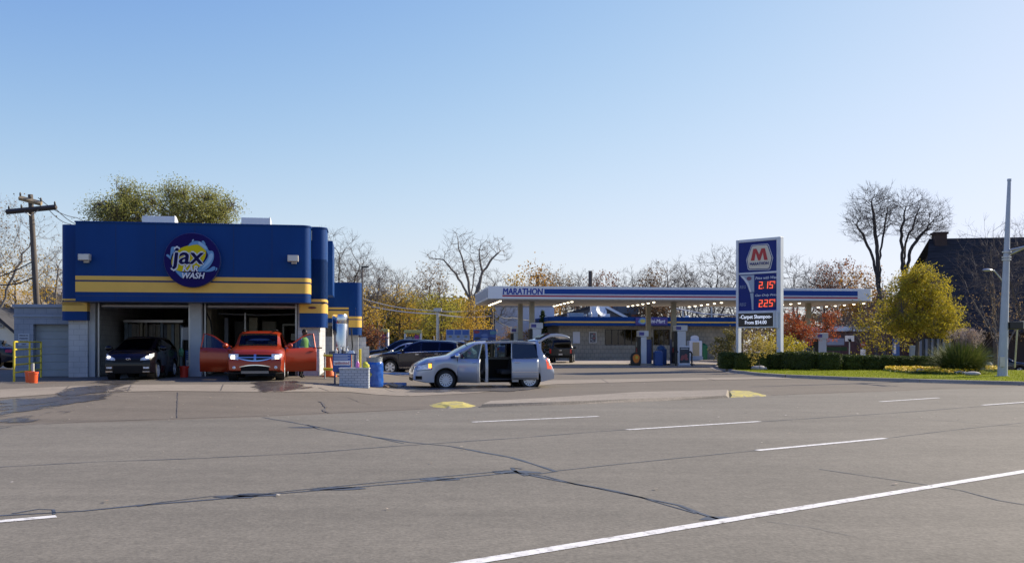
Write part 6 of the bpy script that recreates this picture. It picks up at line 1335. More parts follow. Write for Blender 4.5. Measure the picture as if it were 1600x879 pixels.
SK=mat('skin_dark',(.10,.05,.03),.6); NV=mat('navy_jacket',(.008,.012,.05),.85,ns=5,na=.2); BKc=mat('black_trousers',(.010,.010,.012),.85); BLs=mat('blue_sleeve',(.08,.17,.32),.85); HV=mat('hi_vis_vest',(.30,.50,.05),.7); SHOE=mat('black_shoes',(.008,.008,.008),.5)
def stand_j(bend=0.0,arm='down'):
    return [(0,0,.95),(0,.0,1.15),(0,-.02,1.38),(0,-.03,1.50),(0,-.05,1.58),(0,-.07,1.70), # 0..5 pelvis,waist,chest,neck,chin,head
     (-.17,-.02,1.42),(.17,-.02,1.42),(-.26,.02,1.16),(.25,-.06,1.16),(-.24,-.14,.98),(.42,-.28,1.12), # 6..11 shoulders elbows wrists
     (-.10,0,.90),(.10,0,.90),(-.13,-.02,.50),(.13,.10,.50),(-.15,.03,.09),(.18,.25,.10),(-.16,-.13,.05),(.20,.10,.05), #12..19 hips knees ankles toes
     (-.24,-.20,.90),(.50,-.32,1.10)]
SE=[(0,1),(1,2),(2,3),(3,4),(4,5),(2,6),(2,7),(6,8),(7,9),(8,10),(9,11),(0,12),(0,13),(12,14),(13,15),(14,16),(15,17),(16,18),(17,19),(10,20),(11,21)]
SR=[(.16,.12),(.145,.11),(.17,.12),.06,.075,.085,.07,.07,.048,.048,.035,.035,.10,.10,.07,.07,.045,.045,.045,.045,.035,.035]
def feats(t,hd,fw,col_hair,cap=None):
    """face and hair on a head centred at hd facing direction fw (unit)"""
    fw=Vector(fw).normalized(); sd=Vector((0,0,1)).cross(fw).normalized(); hd=Vector(hd)
    Mx=Matrix((( sd.x,fw.x,0,hd.x),(sd.y,fw.y,0,hd.y),(0,0,1,hd.z),(0,0,0,1)))
    mb=MB(); mb.ell((0,0,0),(.078,.098,.118),16,12); mb.ell((0,.10,-.012),(.014,.022,.025),8,6)
    for s in (1,-1): mb.ell((.08*s,0,-.01),(.012,.022,.032),8,6)
    mb.v=[tuple(Mx@Vector(v)) for v in mb.v]; mb.build('head',SK,t,smooth=True)
    for s in (1,-1): mb=MB(); mb.ell((.03*s,.088,.012),(.012,.008,.007),8,6); mb.v=[tuple(Mx@Vector(v)) for v in mb.v]; mb.build('eye',mat('eye_white',(.4,.38,.35),.3),t,smooth=True)
    mb=MB(); mb.box(-.022,.022,.085,.095,-.052,-.044); mb.v=[tuple(Mx@Vector(v)) for v in mb.v]; mb.build('mouth',mat('lips',(.08,.03,.025),.5),t)
    mb=MB(); mb.ell((0,-.015,.03),(.086,.10,.105),16,10); mb.v=[tuple(Mx@Vector(v)) for v in mb.v]; mb.build('hair' if not cap else 'cap',col_hair,t,smooth=True)
def hand(t,base,d,m,curl=.5,s=1):
    d=Vector(d).normalized(); a=d.orthogonal().normalized(); b=d.cross(a); base=Vector(base); mb=MB()
    mb.tube([base-d*.03,base+d*.03,base+d*.08],[.026,.038,.034],8)
    for i in range(4):
        o=base+d*.08+a*(i-1.5)*.019; L=[.065,.078,.075,.058][i]; mb.tube([o-d*.02,o+d*L*.5,o+d*L*.8+b*L*curl*.5,o+d*L*.85+b*L*curl],[.010,.0095,.009,.007],6)
    o=base+d*.02+a*.036*s; mb.tube([o-a*.01*s,o+a*.025*s+d*.03,o+a*.03*s+d*.065+b*.015],[.012,.011,.008],6); mb.build('hand',m,t,smooth=True)
HR=mat('short_dark_hair',(.010,.008,.007),.9)
# attendant behind the open driver door
px_=474; P=Vector(((px_-800)/FX*34.6,34.6,T(-7.4,34.6)))
J=stand_j(); a1=person('person in pale blue sleeves and yellow green safety vest standing behind the open copper door',P,R(60),J,SE,SR,[(BLs,[0,1,5,6,7,8,9,10]),(SK,[2,3,4,19,20]),(BKc,[11,12,13,14,15,16]),(SHOE,[17,18])])
feats(a1,(0,-.07,1.665),(0.1,-1,0),HR)
hand(a1,(.47,-.30,1.11),(1,-.2,-.1),SK); hand(a1,(-.24,-.18,.92),(0,-.4,-1),SK,s=-1)
mb=MB(); prof=[(1.00,.20,.155),(1.12,.185,.15),(1.25,.195,.15),(1.38,.205,.15),(1.46,.15,.13),(1.49,.09,.09)]
n=20; vs=[(rx*math.cos(2*math.pi*k/n),-.01+ry*math.sin(2*math.pi*k/n),zz) for zz,rx,ry in prof for k in range(n)]; mb.add(vs,[(i*n+k,i*n+(k+1)%n,(i+1)*n+(k+1)%n,(i+1)*n+k) for i in range(len(prof)-1) for k in range(n)]); vst=mb.build('safety_vest',HV,a1,smooth=True)
mb=MB(); mb.lathe([(.2,1.10),(.2,1.15)],20,Matrix.Scale(1.01,4)@Matrix.Diagonal((1,.78,1,1))); mb.build('reflective_band',mat('reflective',(.6,.6,.55),.4),vst)
wd=thing('spray_wand','white spray wand with blue grip held out by the attendant towards the vacuum tank','spray wand',P)
A=P+Vector((.47*math.cos(R(60))+.30*math.sin(R(60))+.08,.28,1.12)); A=W(487,540,33.4); Bq=W(510,553.5,33.2)
mb=MB(); mb.tube([A,Bq],[.018,.024],8); mb.build('lance',ML,wd,smooth=True); mb=MB(); mb.ell(A,(.10,.06,.05),10,6); mb.build('grip',mat('grip_blue',(.05,.25,.40),.5),wd,smooth=True); mb=MB(); mb.ell(Bq+Vector((.04,0,-.03)),(.09,.05,.04),8,6); mb.build('nozzle',ML,wd,smooth=True)
# person bending over at the hatchback door, dark navy clothes, seen from the side/back
P=Vector(((249-800)/FX*34.4,34.4,T(-12.6,34)+.0))
J=[(0,.05,.92),(-.05,.02,1.10),(-.17,-.02,1.26),(-.28,-.05,1.27),(-.36,-.06,1.25),(-.42,-.07,1.23),(-.18,-.20,1.24),(-.18,.17,1.24),(-.30,-.24,1.00),(-.32,.18,1.02),(-.42,-.24,.86),(-.45,.16,.92),(.02,-.10,.88),(.02,.12,.88),(.0,-.13,.48),(.10,.13,.50),(.08,-.14,.09),(.22,.14,.10),(-.06,-.14,.05),(.08,.14,.05),(-.48,-.24,.82),(-.52,.16,.90)]
SR2=[(.19,.17),(.19,.17),(.21,.18),.07,.08,.085,.09,.09,.065,.065,.05,.05,.13,.13,.09,.09,.06,.06,.045,.045,.035,.035]
a2=person('person in dark navy jacket bending beside the near black hatchback',P,R(5),J,SE,SR2,[(NV,[0,1,5,6,7,8,9,10]),(SK,[2,3,4,19,20]),(BKc,[11,12,13,14,15,16]),(SHOE,[17,18])])
feats(a2,(-.42,-.07,1.24),(-1,-.3,0),mat('navy_cap',(.012,.014,.05),.8),cap=1); hand(a2,(-.46,-.24,.83),(-1,0,-.3),SK); hand(a2,(-.50,.16,.91),(-1,0,-.2),SK,s=-1)
# customer inside by the shop door
P=Vector(((437-800)/FX*41,41,.29)); J=stand_j(); a3=person('person in dark clothes standing inside the right bay by the white door frame',P,R(-20),J,SE,SR,[(mat('dark_coat',(.02,.012,.012),.85),[0,1,5,6,7,8,9,10]),(SK,[2,3,4,19,20]),(BKc,[11,12,13,14,15,16]),(SHOE,[17,18])])
feats(a3,(0,-.07,1.665),(0,-1,0),HR); hand(a3,(.47,-.30,1.11),(1,-.2,-.1),SK); hand(a3,(-.24,-.18,.92),(0,-.4,-1),SK,s=-1)
# ---------------------------------------------------------------- trees and plants
def grow(mb,p,d,L,r,lev,rg,tips,P,lo=None):
    n=P['seg'][lev]; pts=[p]; rad=[r]; dirs=[]
    for i in range(n):
        wob=P['wob'][lev]; d=(d+Vector((rg.gauss(0,wob),rg.gauss(0,wob),rg.gauss(0,wob)+P['up'][lev]))).normalized(); p=p+d*(L/n); pts.append(p); rad.append(max(P['rmin'],r*(1-P['tap']*(i+1)/n))); dirs.append(d.copy())
    last=lev>=len(P['seg'])-1
    (mb if lev<=P['trunklev'] else lo).tube(pts,rad,P['side'][lev],cap=False)
    if last:
        tips.append((pts[-1],d)); 
        if n>1: tips.append((pts[-2],d))
        return
    k=P['kid'][lev]; base=rg.uniform(0,6.28)
    for j in range(k):
        t=lerp(P['t0'][lev],1.0,(j+.6*rg.random())/k); f=t*n; i=min(n-1,int(f)); q=pts[i].lerp(pts[i+1],f-i); dd=dirs[i]
        o=dd.orthogonal().normalized(); o.rotate(Matrix.Rotation(base+j*2.4+rg.uniform(-.5,.5),3,dd)); a=R(P['ang'][lev]*rg.uniform(.7,1.25)); nd=(dd*math.cos(a)+o*math.sin(a)).normalized()
        grow(mb,q,nd,L*P['rat'][lev]*rg.uniform(.7,1.15)*(1-.35*(t-P['t0'][lev])*P.get('cone',0)),lerp(rad[i],rad[i+1],f-i)*P['rr'],lev+1,rg,tips,P,lo)
    if P.get('lead',1): grow(mb,pts[-1],d,L*P['rat'][lev]*.9,rad[-1],lev+1,rg,tips,P,lo)
BARE=dict(seg=[5,5,4,3,2],wob=[.07,.12,.16,.2,.2],up=[.05,.05,.05,.03,.03],kid=[6,6,5,5],t0=[.45,.25,.2,.15],ang=[42,42,45,45],rat=[.62,.60,.55,.50],rr=.55,tap=.5,rmin=.008,side=[8,6,5,3,3],trunklev=1)
M_BARK=mat('bark_brown',(.09,.075,.062),.9,ns=2,na=.3); M_BARKG=mat('bark_grey',(.17,.155,.14),.9,ns=2,na=.25); M_TWIG=mat('twig_brown',(.12,.098,.085),.9); M_TWIGT=mat('twig_tan',(.20,.165,.13),.9); M_TWIGD=mat('twig_dark',(.07,.055,.05),.9)
def leafmat(name,cols,ts=.35): return mat(name,(.1,.1,.05),.65,island=cols,ts=ts,spec=.25)
L_GOLD=leafmat('golden_leaves',[(.50,.31,.04),(.62,.40,.05),(.38,.26,.04),(.68,.46,.08)],.5); L_OLIVE=leafmat('olive_leaves',[(.21,.23,.055),(.32,.32,.08),(.40,.38,.11),(.15,.17,.05)],.5); L_YG=leafmat('yellow_green_leaves',[(.33,.27,.022),(.48,.37,.03),(.22,.22,.028),(.54,.41,.045)],.45)
L_RUST=leafmat('rust_leaves',[(.24,.08,.03),(.32,.12,.04),(.17,.06,.03),(.28,.14,.06)]); L_RED=leafmat('orange_red_leaves',[(.36,.07,.025),(.46,.12,.03),(.26,.05,.025),(.44,.18,.05)]); L_TAN=leafmat('tan_leaves',[(.30,.20,.09),(.24,.16,.08),(.36,.25,.12)]); L_DG=leafmat('dark_green_leaves',[(.035,.055,.015),(.055,.08,.02),(.03,.045,.015)],.15); L_BROWN=leafmat('brown_leaves',[(.16,.10,.05),(.22,.13,.07),(.12,.08,.045)]); L_SALMON=leafmat('salmon_leaves',[(.42,.24,.12),(.5,.28,.12),(.34,.2,.12)])
def leaves(pts,n,rad,size,rg,sq=.8):
    mb=MB(); vs=[];fs=[]
    for p,d in pts:
        for _ in range(n if n>=1 else (1 if rg.random()<n else 0)):
            o=Vector((rg.gauss(0,1),rg.gauss(0,1),rg.gauss(0,sq)))*rad; c=p+o; s=size*rg.uniform(.6,1.3)
            a=Vector((rg.gauss(0,1),rg.gauss(0,1),rg.gauss(0,1))).normalized(); b=a.orthogonal().normalized(); b.rotate(Matrix.Rotation(rg.uniform(0,6.28),3,a)); e=a.cross(b)
            k=len(vs); vs+=[c+b*s,c+e*s*.6,c-b*s*.9,c-e*s*.6]; fs.append((k,k+1,k+2,k+3))
    mb.add(vs,fs); return mb
def tree(label,p,H,P,seed,leaf=None,n=3,rad=.35,size=.1,tr=None,bark=M_BARK,twig=M_TWIG,group=None,name='tree',hscale=1,trunk=None,dirn=(0,0,1),lead_forks=None,cat='tree',frac=1):
    rg=random.Random(seed); t=thing(name,label,cat,p,0,group); mb=MB(); lo=MB(); tips=[]; PP=dict(BARE); PP.update(P)
    L=10*(trunk or .42); r=tr or .28
    if lead_forks:
        mb.tube([Vector((0,0,-1)),Vector((0,0,lead_forks['h']*.5)),Vector((0,0,lead_forks['h']))],[r*1.3,r*1.05,r],10,cap=False)
        for fd,fl,fr in lead_forks['d']: grow(mb,Vector((0,0,lead_forks['h']-.1)),Vector(fd).normalized(),fl,r*fr,0,rg,tips,PP,lo)
    else:
        mb.tube([Vector((0,0,-1)),Vector((0,0,.02))],[r*1.25,r*1.0],8,cap=False)
        grow(mb,Vector((0,0,0)),Vector(dirn),L,r,0,rg,tips,PP,lo)
    zm=sorted(q[0].z for q in tips)[int(len(tips)*.975)]; xm=max(abs(q[0].x) for q in tips); sc=H/zm; 
    for m in (mb,lo): m.v=[(v[0]*sc*hscale,v[1]*sc*hscale,v[2]*sc) for v in m.v]
    tips=[(Vector((q.x*sc*hscale,q.y*sc*hscale,q.z*sc)),d) for q,d in tips]
    mb.build('trunk',bark,t,smooth=60)
    if leaf:
        if frac<1: tips=[q for q in tips if rg.random()<frac]
        lf=leaves(tips,n,rad,size,rg); 
        lo.mi=0; k=len(lo.f); lo.add(lf.v,lf.f); lo.m=[0]*k+[1]*(len(lo.f)-k); lo.build('crown',[twig,leaf],t)
    else: lo.build('crown',twig,t)
    return t
def at(px,Y,z=None):
    x=(px-800)/FX*Y; return Vector((x,Y,T(x,Y) if z is None else z))
def Hh(pyt,Y,z=0): return CH+(HZ-pyt)/FX*Y-z
FULL=dict(kid=[7,5,4,4],ang=[60,50,45,45],rat=[.50,.55,.55,.5],t0=[.12,.2,.2,.15],cone=.8)

def crown_tree(label,p,ells,seed,leaf,nc=260,ln=14,clr=.30,size=.08,ttop=1.6,r=.14,bark=M_BARK,gap=-.25,fr=.9,name='tree',cat='tree',group=None,sh=.42,forks=1,sq=.7):
    """trunk, limbs to every lobe, twigs to every leaf clump, gaps from a noise field"""
    rg=random.Random(seed); t=thing(name,label,cat,p,0,group); mb=MB(); lo=MB(); nodes=[]
    top=max(e[2] for e in ells); tc=Vector((ells[0][0]*.5,ells[0][1]*.5,top))
    tp=[Vector((0,0,-.8)),Vector((0,0,0))]+[Vector((lerp(0,tc.x,k/6)+rg.gauss(0,.05),lerp(0,tc.y,k/6),lerp(0,top,k/6))) for k in range(1,7)]
    mb.tube(tp,[r*1.25,r*1.1]+[max(.02,r*(1-.13*k)) for k in range(1,7)],9,cap=False)
    trunkpts=[q for q in tp if q.z>=ttop*.8] or [tp[-1]]
    for q in trunkpts: nodes.append(q)
    for e in ells:
        for k in range(7 if len(ells)<4 else 4):
            u=Vector((rg.gauss(0,1),rg.gauss(0,1),rg.gauss(0,.8))).normalized()*rg.uniform(.35,.75); g=Vector((e[0]+u.x*e[3],e[1]+u.y*e[4],e[2]+u.z*e[5]))
            s=min(trunkpts,key=lambda q:(q-g).length+max(0,q.z-g.z+.3)*3); m=s.lerp(g,.5)+Vector((rg.gauss(0,.1),rg.gauss(0,.1),-.08*(g-s).length)); mb.tube([s,s.lerp(m,.6),m,g],[r*.38,r*.30,r*.22,r*.12],5,cap=False); nodes+=[m,m.lerp(g,.5),g]
    vol=[e[3]*e[4]*e[5] for e in ells]; cl=[]; tries=0
    while len(cl)<nc and tries<nc*8:
        tries+=1; e=rg.choices(ells,vol)[0]; u=Vector((rg.gauss(0,1),rg.gauss(0,1),rg.gauss(0,1))).normalized(); u*=rg.random()**sh*(1+.16*mnoise.noise(u*2.2+Vector((seed,0,0))))
        c=Vector((e[0]+u.x*e[3],e[1]+u.y*e[4],e[2]+u.z*e[5]))
        if mnoise.noise(c*fr+Vector((seed*3.1,0,0)))<gap or c.z<ttop*.9: continue
        cl.append((c,None)); s=min(nodes,key=lambda q:(q-c).length); m=s.lerp(c,.5)+Vector((rg.gauss(0,.05),rg.gauss(0,.05),rg.uniform(-.08,.1))); lo.tube([s,m,c],[max(.008,r*.07),max(.006,r*.05),.004],3,cap=False)
    lf=leaves(cl,ln,clr,size,rg,sq); k=len(lo.f); lo.add(lf.v,lf.f); lo.m=[0]*k+[1]*(len(lo.f)-k); mb.build('trunk',bark,t,smooth=60); lo.build('crown',[M_TWIG,leaf],t); return t
def PE(px,py,rx,ry,Y,P,dy=0,rd=None):  # crown lobe from its extent in metres at depth Y
    c=W(px,py,Y+dy)-P; return (c.x,c.y,c.z,rx/FX*Y,(rd or rx)/FX*Y,ry/FX*Y)

import numpy as np
def bare_tree(label,p,fork,ells,seed,n=420,bf=.42,rt=.010,rmax=.30,bark=None,twig=None,group=None,lean=(0,0),leaf=None,lfrac=.0,lsize=.08,ntw=3,tw=.5,name='tree',cat='tree',wig=.10,low=.5,limbs=()):
    """limbs grown towards points scattered through the crown, thickened by what they carry"""
    rg=random.Random(seed); t=thing(name,label,cat,p,0,group); P=[(0,0,-1.0)];par=[-1];pl_=[0.0]
    k=max(3,int(fork/.8))
    for i in range(1,k+1): P.append((lean[0]*i/k+rg.gauss(0,.03),lean[1]*i/k,fork*i/k)); par.append(i-1); pl_.append(0.0)
    first=len(P)-1
    vol=[e[3]*e[4]*e[5] for e in ells]; tg=[]
    for _ in range(n):
        e=rg.choices(ells,vol)[0]; u=Vector((rg.gauss(0,1),rg.gauss(0,1),rg.gauss(0,1))).normalized()*rg.random()**.38; tg.append(np.array((e[0]+u.x*e[3],e[1]+u.y*e[4],e[2]+u.z*e[5])))
    o=np.array(P[first]); tg.sort(key=lambda q:np.linalg.norm(q-o)+rg.random()*.8)
    A=np.zeros((n*14+260,3)); A[:len(P)]=P; L=np.zeros(n*14+260); N=len(P)
    M0=n*14+260; par=par+[0]*(M0-N); ends=[]
    for lb in limbs:
        pts=[Vector(A[first])]+[Vector(q) for q in lb]; pv=first
        for a_,b_ in zip(pts,pts[1:]):
            st=max(2,int((b_-a_).length/.45))
            for s in range(1,st+1):
                q=a_.lerp(b_,s/st); A[N]=(q.x+rg.gauss(0,.05),q.y+rg.gauss(0,.05),q.z+rg.gauss(0,.03)); par[N]=pv; L[N]=L[pv]+(b_-a_).length/st*.45; pv=N; N+=1
    for q in tg:
        if q[2]<fork*low: continue
        d=np.linalg.norm(A[first:N]-q,axis=1); c=d+bf*L[first:N]+np.maximum(0,A[first:N,2]-q[2])*.5
        j=first+int(np.argmin(c)); D=d[j-first]; st=max(1,min(10,int(D/.35))); a=A[j].copy(); pv=j
        sag=np.array((rg.gauss(0,wig),rg.gauss(0,wig),rg.gauss(0,wig)+.06))*D
        for s in range(1,st+1):
            u=s/st; pt=a*(1-u)+q*u+sag*math.sin(math.pi*u)+np.array((rg.gauss(0,.02),rg.gauss(0,.02),rg.gauss(0,.02)))*min(1,D); A[N]=pt; par[N]=pv; L[N]=L[pv]+float(np.linalg.norm(pt-A[pv])); pv=N; N+=1
        ends.append(N-1)
    rad=np.zeros(N); ch=[[] for _ in range(N)]
    for i in range(1,N): ch[par[i]].append(i)
    for i in range(N-1,-1,-1): rad[i]=rt if not ch[i] else (sum(rad[c]**2.35 for c in ch[i]))**(1/2.35)
    k=(rmax-rt)/max(1e-4,rad[1]-rt)
    rad=rt+(rad-rt)*(k if k<1 else 1+(k-1)*np.minimum(1,(rad-rt)/(rad[1]-rt)*1.6))
    mb=MB(); lo=MB(); st=[0]; 
    while st:
        i=st.pop(); c=[i]; 
        if par[i]>=0 and i>0: c=[par[i],i]
        cur=i
        while ch[cur]:
            m=max(ch[cur],key=lambda z:rad[z]); st+= [z for z in ch[cur] if z!=m]; c.append(m); cur=m
        r=[min(rad[z],rad[i]) for z in c]; big=max(r)>rt*3.2
        if len(c)>1: (mb if big else lo).tube([Vector(A[z]) for z in c],r,7 if max(r)>.08 else (5 if big else 3),cap=False)
    lv=[]
    for i in ends:
        b=Vector(A[i]); d=(b-Vector(A[par[i]])).normalized()
        for _ in range(ntw):
            dd=(d+Vector((rg.gauss(0,.55),rg.gauss(0,.55),rg.gauss(0,.45)+.12))).normalized(); m_=b+dd*tw*rg.uniform(.3,.6); e_=m_+(dd+Vector((rg.gauss(0,.35),rg.gauss(0,.35),rg.gauss(0,.3)+.1))).normalized()*tw*rg.uniform(.3,.7); lo.tube([b,m_,e_],[rt*.75,rt*.6,rt*.35],3,cap=False)
            if leaf and rg.random()<lfrac: lv.append((e_,None))
    mb.build('trunk',bark or M_BARK,t,smooth=60)
    if leaf: lf=leaves(lv,2,.25,lsize,rg); k=len(lo.f); lo.add(lf.v,lf.f); lo.m=[0]*k+[1]*(len(lo.f)-k); lo.build('crown',[twig or M_TWIG,leaf],t)
    else: lo.build('crown',twig or M_TWIG,t)
    return t
# --- named, individual trees
def LP(px,py,Y,P,dy=0): c=W(px,py,Y+dy)-P; return (c.x,c.y,c.z)
P0=at(738,90); MBD=mat('bark_dark',(.05,.044,.04),.9)
bare_tree('big bare tree with three spreading limbs rising between car wash and canopy',P0,5.2,[PE(718,385,26,36,90,P0),PE(682,402,24,16,90,P0),PE(775,392,28,24,90,P0),PE(752,400,20,34,90,P0),PE(725,418,40,16,90,P0)],14,n=330,bf=.30,rt=.012,rmax=.27,bark=M_BARKG,twig=M_TWIGT,ntw=3,tw=.55,wig=.14,limbs=[[LP(728,455,90,P0),LP(712,428,90,P0),LP(694,406,90,P0),LP(672,403,90,P0)],[LP(731,440,90,P0),LP(724,410,90,P0),LP(716,380,90,P0),LP(712,362,90,P0)],[LP(738,450,90,P0,1),LP(742,420,90,P0,1),LP(736,398,90,P0,1)],[LP(748,450,90,P0),LP(754,425,90,P0),LP(766,408,90,P0),LP(782,392,90,P0)],[LP(754,425,90,P0),LP(748,398,90,P0),LP(752,375,90,P0)]])
P0=at(1374,95)
bare_tree('bare dark tree with tall trunk, left of the twin bare trees above the canopy end',P0,7.2,[PE(1362,335,40,46,95,P0),PE(1340,352,24,26,95,P0),PE(1385,325,24,38,95,P0)],5,n=560,bf=.40,rt=.013,rmax=.25,bark=MBD,twig=M_TWIGD,ntw=4,tw=.7,limbs=[[LP(1364,400,95,P0),LP(1352,375,95,P0),LP(1338,352,95,P0)],[LP(1370,385,95,P0),LP(1366,350,95,P0),LP(1362,315,95,P0)],[LP(1376,385,95,P0,1),LP(1384,350,95,P0,1),LP(1388,318,95,P0,1)]])
P0=at(1412,97)
bare_tree('bare dark tree with forked trunk, right of the twin bare trees',P0,8.0,[PE(1420,335,36,40,97,P0),PE(1455,338,34,30,97,P0),PE(1440,360,40,18,97,P0)],8,n=560,bf=.40,rt=.013,rmax=.25,bark=MBD,twig=M_TWIGD,ntw=4,tw=.7,limbs=[[LP(1410,390,97,P0),LP(1408,360,97,P0),LP(1416,322,97,P0)],[LP(1422,392,97,P0),LP(1436,370,97,P0),LP(1458,345,97,P0)],[LP(1414,380,97,P0,1),LP(1428,350,97,P0,1),LP(1438,318,97,P0,1)]])
P0=at(1431,60,-.2)
crown_tree('yellow green maple with rounded crown behind the hedge on the right',P0,[PE(1438,465,51,50,60,P0),PE(1408,488,34,40,60,P0),PE(1474,494,36,40,60,P0),PE(1438,506,56,22,60,P0),PE(1436,440,40,30,60,P0)],21,L_YG,nc=1250,ln=22,clr=.17,size=.058,ttop=1.7,r=.15,gap=-.22,fr=1.1)
tree('thin yellow tree with leaning branches left of the rounded maple',at(1388,66,-.3),Hh(462,66,-.3),dict(kid=[6,5,4,4],ang=[62,50,45,45],rat=[.75,.6,.55,.5],t0=[.30,.2,.2,.15],up=[.0,.03,.02,.02,0],rmin=.010),33,L_YG,n=1,rad=.16,size=.075,tr=.13,hscale=.9,trunk=.4)
gt='feathery olive trees behind the car wash roof'
P0=at(196,56)
crown_tree('olive green feathery tree behind the left part of the car wash roof',P0,[PE(196,304,34,30,56,P0),PE(164,326,28,22,56,P0),PE(224,316,28,26,56,P0),PE(190,340,52,36,56,P0),PE(180,316,30,24,56,P0)],41,L_OLIVE,nc=1100,ln=13,clr=.34,size=.052,ttop=4,r=.22,gap=-.20,fr=.7,group=gt,sq=.5)
P0=at(300,58)
crown_tree('olive green feathery tree behind the round sign above the car wash roof',P0,[PE(276,306,38,28,58,P0),PE(322,318,34,28,58,P0),PE(348,330,30,28,58,P0),PE(260,335,34,24,58,P0),PE(308,340,56,32,58,P0),PE(300,314,36,26,58,P0)],43,L_OLIVE,nc=1400,ln=13,clr=.34,size=.052,ttop=4,r=.24,gap=-.20,fr=.7,group=gt,sq=.5)
P0=at(1243,62)
crown_tree('orange red small tree directly right of the price pylon',P0,[PE(1240,508,26,26,62,P0),PE(1258,522,22,18,62,P0),PE(1228,520,18,18,62,P0)],51,L_RED,nc=240,ln=12,clr=.17,size=.06,ttop=1.2,r=.09,gap=-.15,fr=1.4)
P0=at(1290,74)
crown_tree('orange red small tree between the canopy column and the last fuel pump',P0,[PE(1288,512,24,24,74,P0),PE(1302,500,12,16,74,P0)],52,L_RED,nc=150,ln=11,clr=.20,size=.065,ttop=1.2,r=.09,gap=-.12,fr=1.4)
tree('small yellow leaved shrub with open branches in front of the pylon hedge',at(1188,51,.0),Hh(521,51,0.0)+.05,dict(BARE,kid=[4,4,4,3],ang=[50,50,45,45],t0=[.3,.2,.2,.15],trunklev=1,rmin=.006),61,leafmat('pale_yellow_leaves',[(.38,.30,.08),(.48,.36,.06),(.32,.26,.1)]),n=1,rad=.06,size=.055,tr=.06,hscale=1.0,name='shrub',cat='shrub')
tree('thin olive leaved shrub behind the hedge in front of the mini mart wall',at(1143,57,0),Hh(519,57)+.1,dict(BARE,kid=[4,4,4,3],ang=[45,45,45,45],rmin=.006),63,leafmat('olive_yellow_leaves',[(.14,.13,.04),(.22,.18,.05),(.10,.10,.03)]),n=2,rad=.12,size=.06,tr=.05,hscale=1.05,name='shrub',cat='shrub')
tree('yellow green shrub behind the pylon between its two posts',at(1214,58,0),Hh(520,58),dict(BARE,kid=[4,4,4,3],ang=[50,45,45,45],rmin=.006),64,L_YG,n=1,rad=.12,size=.06,tr=.05,hscale=1.3,name='shrub',cat='shrub')
tree('low yellow green shrub right of the pylon post over the hedge',at(1236,57,0),Hh(527,57),dict(BARE,kid=[4,4,4,3],ang=[55,50,45,45],rmin=.006),65,L_YG,n=2,rad=.14,size=.06,tr=.05,hscale=1.5,name='shrub',cat='shrub')
# --- background trees: (label, px, Y, top py, kind, seed, hscale)
KN={'bare':(BARE,None,0,0,0,M_BARKG,M_TWIGT),'bared':(BARE,None,0,0,0,M_BARK,M_TWIG),'gold':(dict(BARE,t0=[.2,.2,.2,.15]),L_GOLD,1,.45,.17,M_BARK,M_TWIG),'yg':(dict(BARE,t0=[.2,.2,.2,.15]),leafmat('mid_yellow_green',[(.32,.30,.05),(.45,.39,.05),(.25,.25,.05)],.5),1,.45,.17,M_BARK,M_TWIG),
 'rust':(BARE,L_RUST,1,.4,.15,M_BARK,M_TWIG),'tan':(BARE,L_TAN,1,.3,.11,M_BARKG,M_TWIGT),'brown':(dict(BARE,t0=[.25,.2,.2,.15]),L_BROWN,1,.35,.13,M_BARK,M_TWIG),'orange':(dict(BARE,t0=[.2,.2,.2,.15]),leafmat('orange_leaves',[(.42,.22,.03),(.48,.27,.05),(.33,.17,.04)]),1,.45,.16,M_BARK,M_TWIG)}
def bt(px,Y,pyt,kind,seed,hs,lab,frac=1):
    P,lf,n,rad,size,bk,tw=KN[kind]
    if lf and kind not in('tan','rust') :
        p=at(px,Y); H=Hh(pyt,Y,p.z); rg=random.Random(seed); w_=H*.30*hs
        el=[(rg.gauss(0,.1)*w_,0,H*.68,w_*.75,w_*.75,H*.31)]+[(w_*.6*math.cos(a+seed),w_*.6*math.sin(a+seed),H*rg.uniform(.36,.6),w_*.6,w_*.6,H*.20) for a in (0,2.1,4.2)]
        crown_tree(lab,p,el,seed,lf,nc=int(300*min(1.6,max(.8,H/9))),ln=13,clr=.055*H,size=.0085*H*Y/110+.03,ttop=H*.15,r=.17,gap=-.10,fr=3.2/H,group='background trees along the skyline'); return
    p=at(px,Y); H=Hh(pyt,Y,p.z); rg=random.Random(seed); w_=H*.33*hs; rt=.0125*Y/100
    el=[(rg.gauss(0,.12)*w_,0,H*.74,w_*.8,w_*.8,H*.25)]+[(w_*.62*math.cos(a+seed),w_*.62*math.sin(a+seed),H*rg.uniform(.5,.68),w_*.55,w_*.55,H*.18) for a in (0,1.6,3.1,4.7)]
    lm=[[(q[0]*.45,q[1]*.45,H*.22+(q[2]-H*.22)*.55),(q[0]*.95,q[1]*.95,q[2]+q[5]*.2)] for q in el]
    bare_tree(lab,p,H*.22,el,seed,limbs=lm,n=int(380*frac*min(1.5,max(.8,H/9))),bf=.4,rt=rt,rmax=.17,bark=bk,twig=tw,ntw=4,tw=.06*H,group='background trees along the skyline',leaf=lf,lfrac=.35 if kind=='tan' else .6,lsize=(.11 if kind=='tan' else .12)*Y/100)
